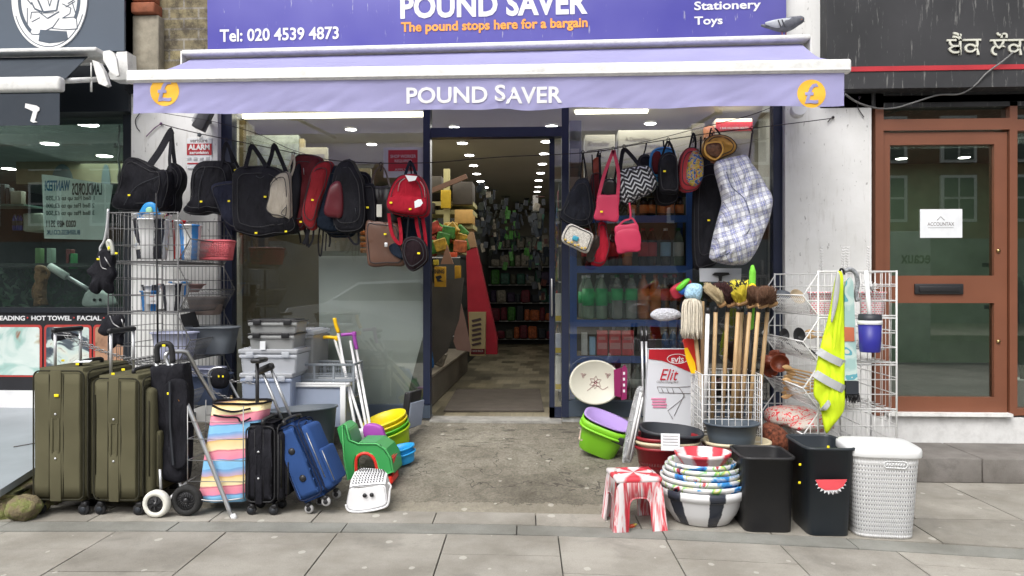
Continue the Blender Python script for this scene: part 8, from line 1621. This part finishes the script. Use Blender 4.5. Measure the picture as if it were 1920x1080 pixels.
rail = MB(); rail.cbox(P(840, 345, 7.0), (.38, .03, .045), rot=(0, R(-22), 0)); o = rail.build('wooden_rail', mat('brown_rail', C('5a4030'), .6)); props(o, 'sloping brown wooden rail above the cream shelves', 'rail')
t = thing('carpet_roll', 'tall dark red rolled mat leaning inside the shop', 'roll', P(900, 665, 8.0)); mm = MB(); mm.prism([XZ(*q, 8.0) for q in ((874, 468), (893, 464), (932, 637), (932, 664), (882, 664), (878, 600))], 7.98, 8.15); mm.build('roll', mat('deep_red', C('9c1c2e'), .6), t); mm = MB(); mm.prism([XZ(*q, 7.99) for q in ((873, 467), (873, 440), (880, 432), (886, 432), (893, 463))], 7.97, 8.12); mm.build('cardboard_top', mat('kraft', C('8c6e50'), .8), t)
t = thing('shoe_rack_carton', 'narrow printed shoe rack carton standing on the shop floor', 'carton', P(896, 667, 7.9)); mm = MB(); mm.prism([XZ(*q, 7.9) for q in ((881, 667), (879, 585), (911, 585), (910, 667))], 7.88, 7.95); mm.build('box', mat('kraft_pale', C('9a8c68'), .7), t); mm = MB()
for k in range(6): mm.prism([XZ(*q, 7.878) for q in ((884, 600+k*9), (901, 596+k*9), (903, 600+k*9), (886, 604+k*9))], 7.875, 7.879)
mm.build('printed_shoes', mat('dark_print', (.05, .03, .035), .6), t); mm = MB(); mm.prism([XZ(*q, 7.878) for q in ((883, 664), (883, 654), (909, 654), (909, 664))], 7.875, 7.879); mm.build('brown_band', M_MAR, t); T2('SHOE RACK', 886, 906, 656, 660, 7.874, M_HBX, t, .01, ext=.001)
for i, (L, Y, col, lb) in enumerate((([(808, 560), (808, 530), (870, 520), (860, 600), (838, 660), (808, 690)], 6.55, '4a4640', 'grey draped cardboard display panel left of the aisle'), ([(838, 460), (826, 495), (850, 495)], 6.5, '8a6a58', 'pinkish brown card triangle inside the doorway'), ([(862, 560), (850, 640), (856, 656), (884, 660), (872, 600)], 7.2, '8c7068', 'pinkish card panel leaning by the red roll'))):
    mm = MB(); mm.prism([XZ(*q, Y) for q in L], Y, Y+.03); o = mm.build('card_panel', mat('cp_%d' % i, C(col), .8)); props(o, lb, 'panel')
t = thing('low_counter', 'low glass fronted counter along the left of the aisle', 'counter', (-1.2, 7.2, .28)); mm = MB(); mm.box(-1.55, -.98, 6.05, 8.8, .28, .52); mm.build('base', mat('counter_grey', C('6a645a'), .6), t); mm = MB(); mm.box(-1.56, -.97, 6.04, 8.81, .522, .54); mm.build('top', mat('counter_top', C('8a8274'), .4), t)
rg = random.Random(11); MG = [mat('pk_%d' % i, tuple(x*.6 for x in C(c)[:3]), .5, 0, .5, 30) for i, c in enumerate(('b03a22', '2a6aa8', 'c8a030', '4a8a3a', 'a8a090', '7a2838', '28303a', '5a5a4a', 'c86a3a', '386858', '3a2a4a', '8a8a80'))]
CN = dict(zip([m_.name for m_ in MG], 'orange red,blue,golden,green,pale grey,maroon,dark slate,olive,orange,teal,purple,silver'.split(',')))
ORD = ('lowest', 'second', 'third', 'fourth', 'fifth', 'top')
def packet(label, c, w, h, d, mt, grp, rot=0):
    label = CN[mt.name]+' '+label

    mm = MB(); b = bmesh.new(); bmesh.ops.create_cube(b, size=1, matrix=Matrix.Diagonal((w, d, h, 1))); bmesh.ops.bevel(b, geom=list(b.edges), offset=min(w, d, h)*.2, segments=1, affect='EDGES')
    for v in b.verts: v.co += Vector((rg.uniform(-1, 1), rg.uniform(-1, 1), rg.uniform(-1, 1)))*min(w, h)*.04
    mm.bm(b, 0, False, Matrix.Rotation(rot, 4, 'Y')); o = mm.build('packet', mt); o.location = c; props(o, label, 'packet', grp); return o
for i in range(30): packet('snack packet heaped on the low counter by the doorway', V(-1.25+rg.uniform(-.25, .25), 6.15+rg.random()*1.6, .60+rg.random()*.10), .10, .13, .05, MG[rg.choice((0, 1, 2, 0, 8, 4))], 'snack packets on the low counter', rg.uniform(-.6, .6))
for i in range(34): p = P(rg.uniform(800, 868), rg.uniform(424, 470), 6.9+rg.uniform(-.15, .15)); packet('shiny crisp packet heaped under the cream shelf', p, .12, .11, .05, MG[rg.choice((0, 8, 3, 2, 3, 0))], 'crisp packets under the cream shelf', rg.uniform(-.8, .8))
mm = MB(); a, b = P(790, 470, 7.0), P(868, 470, 7.0); mm.box(a.x, b.x, 6.9, 7.3, a.z-.03, a.z); o = mm.build('snack_shelf', M_CRS); props(o, 'cream shelf under the heap of crisp packets', 'shelf')
# gondolas along the aisle and the end wall of goods
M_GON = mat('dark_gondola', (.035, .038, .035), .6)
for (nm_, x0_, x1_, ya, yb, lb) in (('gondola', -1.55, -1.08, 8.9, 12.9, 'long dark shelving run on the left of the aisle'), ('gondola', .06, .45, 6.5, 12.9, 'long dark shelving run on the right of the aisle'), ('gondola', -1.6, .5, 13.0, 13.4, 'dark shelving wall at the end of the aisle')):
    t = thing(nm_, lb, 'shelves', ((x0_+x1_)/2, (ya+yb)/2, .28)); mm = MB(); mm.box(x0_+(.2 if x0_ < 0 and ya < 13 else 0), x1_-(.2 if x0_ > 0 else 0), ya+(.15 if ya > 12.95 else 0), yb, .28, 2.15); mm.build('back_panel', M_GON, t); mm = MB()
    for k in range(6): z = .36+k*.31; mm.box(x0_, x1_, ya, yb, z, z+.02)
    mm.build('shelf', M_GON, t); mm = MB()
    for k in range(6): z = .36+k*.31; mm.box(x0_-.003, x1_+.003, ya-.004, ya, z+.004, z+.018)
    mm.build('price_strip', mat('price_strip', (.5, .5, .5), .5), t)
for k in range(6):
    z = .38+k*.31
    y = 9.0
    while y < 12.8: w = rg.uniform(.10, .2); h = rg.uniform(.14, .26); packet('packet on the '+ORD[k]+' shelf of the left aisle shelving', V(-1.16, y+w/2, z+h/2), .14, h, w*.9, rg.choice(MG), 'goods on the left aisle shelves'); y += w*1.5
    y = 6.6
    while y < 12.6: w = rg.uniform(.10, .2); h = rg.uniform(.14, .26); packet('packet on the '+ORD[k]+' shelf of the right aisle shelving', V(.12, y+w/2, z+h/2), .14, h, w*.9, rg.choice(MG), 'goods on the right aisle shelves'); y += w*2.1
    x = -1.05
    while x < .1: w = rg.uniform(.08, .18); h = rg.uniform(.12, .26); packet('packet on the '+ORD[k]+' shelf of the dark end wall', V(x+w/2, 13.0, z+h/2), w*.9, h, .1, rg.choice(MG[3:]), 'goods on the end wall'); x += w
# tall hanging displays on either side to narrow the view
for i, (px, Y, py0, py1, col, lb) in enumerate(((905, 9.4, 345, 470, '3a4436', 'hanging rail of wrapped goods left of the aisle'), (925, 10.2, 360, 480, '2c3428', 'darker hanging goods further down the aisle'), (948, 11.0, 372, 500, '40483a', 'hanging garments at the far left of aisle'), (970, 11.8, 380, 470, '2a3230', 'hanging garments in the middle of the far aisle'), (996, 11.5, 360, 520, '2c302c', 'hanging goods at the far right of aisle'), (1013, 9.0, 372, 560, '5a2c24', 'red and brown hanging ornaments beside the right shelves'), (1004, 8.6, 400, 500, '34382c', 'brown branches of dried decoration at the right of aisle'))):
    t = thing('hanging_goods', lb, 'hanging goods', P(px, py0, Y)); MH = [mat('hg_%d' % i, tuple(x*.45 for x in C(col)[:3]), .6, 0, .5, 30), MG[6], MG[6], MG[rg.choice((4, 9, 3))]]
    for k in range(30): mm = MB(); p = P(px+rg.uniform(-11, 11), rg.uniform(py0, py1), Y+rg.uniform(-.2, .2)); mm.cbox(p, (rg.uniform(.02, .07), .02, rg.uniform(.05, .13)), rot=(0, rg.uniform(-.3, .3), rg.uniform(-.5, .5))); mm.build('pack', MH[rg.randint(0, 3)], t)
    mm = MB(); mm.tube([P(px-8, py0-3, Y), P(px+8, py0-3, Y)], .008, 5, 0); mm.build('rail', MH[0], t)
mm = MB(); a, b = P(818, 772, 5.78), P(1023, 730, 6.35); z = .279
A1, A2, A3, A4 = PG(832, 772, z), PG(1020, 772, z), PG(1012, 731, z), PG(856, 731, z); mm.slab([(p.x, p.y) for p in (A1, A2, A3, A4)], z, z+.010); o = mm.build('door_mat', mat('mat_brown', (.10, .085, .07), .95, 0, .15, 8, .6, 200)); props(o, 'dark brown door mat just inside the shop doorway', 'door mat')
mm = MB(); c = P(1010, 395, 9); mm.box(P(999, 400, 9).x, P(1009, 400, 9).x, 9, 9.1, P(1003, 395, 9).z, P(1003, 366, 9).z); o = mm.build('white_column', M_HBX); props(o, 'pale column near the end of the right light row', 'column')
# ================================================================== INSIDE THE BARBER SHOP
t = thing('banner_reflection', 'pale sheet of reversed lettering imitating a street reflection behind the green glass', 'banner_reflection', P(140, 345, 5.78)); mm = MB(); mm.prism([XZ(*q, 5.78) for q in ((83, 447), (78, 327), (100, 329), (192, 344), (212, 346), (196, 450))], 5.78, 5.784); mm.build('sheet', mat('reflection_pale', C('c8d4d2'), .7), t)  # street sign's reflection in the glass, modelled as a pale lettered sheet indoors
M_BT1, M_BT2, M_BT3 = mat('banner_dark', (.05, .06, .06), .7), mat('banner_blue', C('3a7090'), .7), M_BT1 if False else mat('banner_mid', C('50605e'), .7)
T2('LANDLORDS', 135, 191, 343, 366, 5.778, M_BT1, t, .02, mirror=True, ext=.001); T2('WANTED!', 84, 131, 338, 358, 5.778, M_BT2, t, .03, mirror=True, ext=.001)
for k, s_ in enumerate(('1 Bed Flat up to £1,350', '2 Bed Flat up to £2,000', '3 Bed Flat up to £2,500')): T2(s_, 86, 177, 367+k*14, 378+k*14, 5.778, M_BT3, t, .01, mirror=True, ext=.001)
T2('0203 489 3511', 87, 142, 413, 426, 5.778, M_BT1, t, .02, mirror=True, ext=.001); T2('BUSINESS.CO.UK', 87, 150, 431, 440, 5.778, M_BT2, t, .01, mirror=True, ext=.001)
t = thing('barber_chair', 'white barber chair arm and footrest inside the green window', 'barber chair', P(185, 570, 6.0)); mm = MB(); mm.tube([P(93, 499, 6.0), P(125, 519, 6.0)], [.030, .032], 10); mm.pillow(pts([(162, 574), (163, 553), (170, 545), (180, 543), (200, 548), (212, 560), (212, 574)], 6.0), .12, .002, fl=5); mm.build('arm_pad', mat('chair_white', (.52, .56, .54), .5), t); mm = MB(); mm.tube([P(124, 518, 6.0), P(176, 548, 6.0)], .017, 8); mm.build('arm_tube', M_STEEL, t); mm = MB()
for a in (177, 188): mm.lathe([(.012, 0), (.012, .004), (0, .005)], seg=12, M=Matrix.Translation(P(a, 562, 5.935)) @ Matrix.Rotation(R(90), 4, 'X'))
mm.build('bolt', M_BPL, t)
t = thing('wooden_figurine', 'brown carved wooden figurine on the barber window sill', 'figurine', P(78, 572, 5.9)); mm = MB(); mm.tube(smooth_open(pts([(77, 573), (75, 550), (78, 530), (76, 515), (77, 503), (78, 497)], 5.9), 3), [.055, .05, .045, .048, .045, .04, .042, .045, .05, .045, .038, .046, .045, .04, .03, .012], 10); mm.tube(smooth_open(pts([(68, 530), (62, 545), (64, 560)], 5.9), 3), .012, 6); mm.tube(smooth_open(pts([(86, 525), (92, 512), (86, 505)], 5.9), 3), .012, 6); mm.build('carving', mat('carved_wood', C('7a5a3c'), .7, 0, .3, 25, .8, 60, bd=.02), t)
for i, (a, b, lb) in enumerate(((28, 395, 'small boxed lotion on the high barber shelf'), (14, 392, 'dark bottle on the high barber shelf'), (5, 396, 'second dark bottle on the high barber shelf'))): p = P(a, b+8, 6.3); q_ = cart(lb, a-(9 if i == 0 else 4), a+(12 if i == 0 else 4), P(a, 382, 6.3).z, .11+.03*i, 6.3, .06, mat('lotion_%d' % i, C(('7a7668', '22282a', '2a3030')[i]), .5))
mm = MB(); a, b = P(-40, 384, 6.3), P(52, 382, 6.3); mm.box(a.x, b.x, 6.25, 6.5, a.z-.015, a.z); o = mm.build('glass_shelf', mat('shelf_green', C('4a6058'), .3)); props(o, 'thin green glass shelf high in the barber shop', 'shelf')
t = thing('towel_stack', 'white towel roll cabinet on the barber wall', 'cabinet', P(60, 415, 6.4)); mm = MB(); a, b = P(41, 434, 6.4), P(79, 399, 6.4); mm.cbox(((a.x+b.x)/2, 6.5, (a.z+b.z)/2), (b.x-a.x, .2, b.z-a.z), bev=.02); mm.build('casing', mat('dull_white', C('8a9084'), .5), t)
for i, px in enumerate((27, 34, 39)): drink('tall blue bottle beside the white barber cabinet', px, P(30, 432, 6.4).z, .14, .016, mat('deep_blue_bottle', C('2a3a7a'), .3), M_BT1, M_BPL, .3, .6, 'blue barber bottles', 6.4)
for i, (px, py, c_, lb) in enumerate(((92, 478, '8aa090', 'pale pump bottle above the figurine'), (70, 478, '5a7a4a', 'green leafy sprig vase by the pump bottle'), (128, 480, '6a2a28', 'small red box on the barber counter'), (133, 488, '3a8a50', 'green striped tin on the barber counter'))): q_ = cart(lb, px-5, px+5, P(px, py+16, 6.2).z, .13, 6.2, .06, mat('bc_%d' % i, C(c_), .5)); 
mm = MB(); a = P(-60, 500, 6.2); b = P(225, 500, 6.2); mm.box(a.x, b.x, 6.15, 6.6, P(90, 494, 6.2).z-.03, P(90, 494, 6.2).z); o = mm.build('counter_shelf', mat('barber_counter', (.04, .05, .045), .4)); props(o, 'dark counter shelf inside the barber window', 'shelf')
t = thing('chrome_pole', 'twisted chrome pole with lamp fittings inside the barber window', 'pole', P(222, 300, 5.8)); mm = MB(); pp = [P(223+1.5*math.sin(k*1.3), 235+k*7.5, 5.8) for k in range(20)]; mm.tube(pp, .009, 6); mm.tube(pts([(214, 275), (234, 275)], 5.8), .008, 6); mm.tube(pts([(216, 268), (216, 278)], 5.8), .01, 6); mm.build('pole', M_CHR, t)
rp = random.Random(5); t = thing('indoor_foliage', 'dark green printed foliage panel low behind barber glass', 'plant panel', P(120, 540, 6.6)); mm = MB()
for k in range(260): p = P(rp.uniform(-30, 230), rp.uniform(505, 575), 6.6+rp.uniform(-.1, .1)); a_ = rp.uniform(0, 6.28); d_ = V(math.cos(a_), 0, math.sin(a_))*rp.uniform(.03, .07); e_ = V(-d_.z, .01, d_.x)*.25; mm.add([p-d_, p+e_, p+d_, p-e_], [(0, 1, 2, 3)])
mm.build('leaves', mat('panel_leaf', (.02, .06, .03), .6, 0, .5, 20), t)
t = thing('arched_wall_picture', 'beige strip with arched shapes across the barber back wall', 'wall panel', P(110, 320, 8.5)); mm = MB(); a, b = P(30, 345, 8.5), P(235, 300, 8.5); mm.box(a.x, b.x, 8.5, 8.55, a.z, b.z); mm.build('panel', mat('beige_wall', C('74705a'), .8), t); mm = MB()
for (c_, w_) in ((117, 20), (199, 8)): mm.prism([XZ(c_+w_*math.cos(k/16*math.pi), 346-38*math.sin(k/16*math.pi), 8.49) for k in range(17)], 8.48, 8.495)
mm.build('arch', mat('arch_grey', C('4e5c5e'), .7), t)
# every mesh closed up
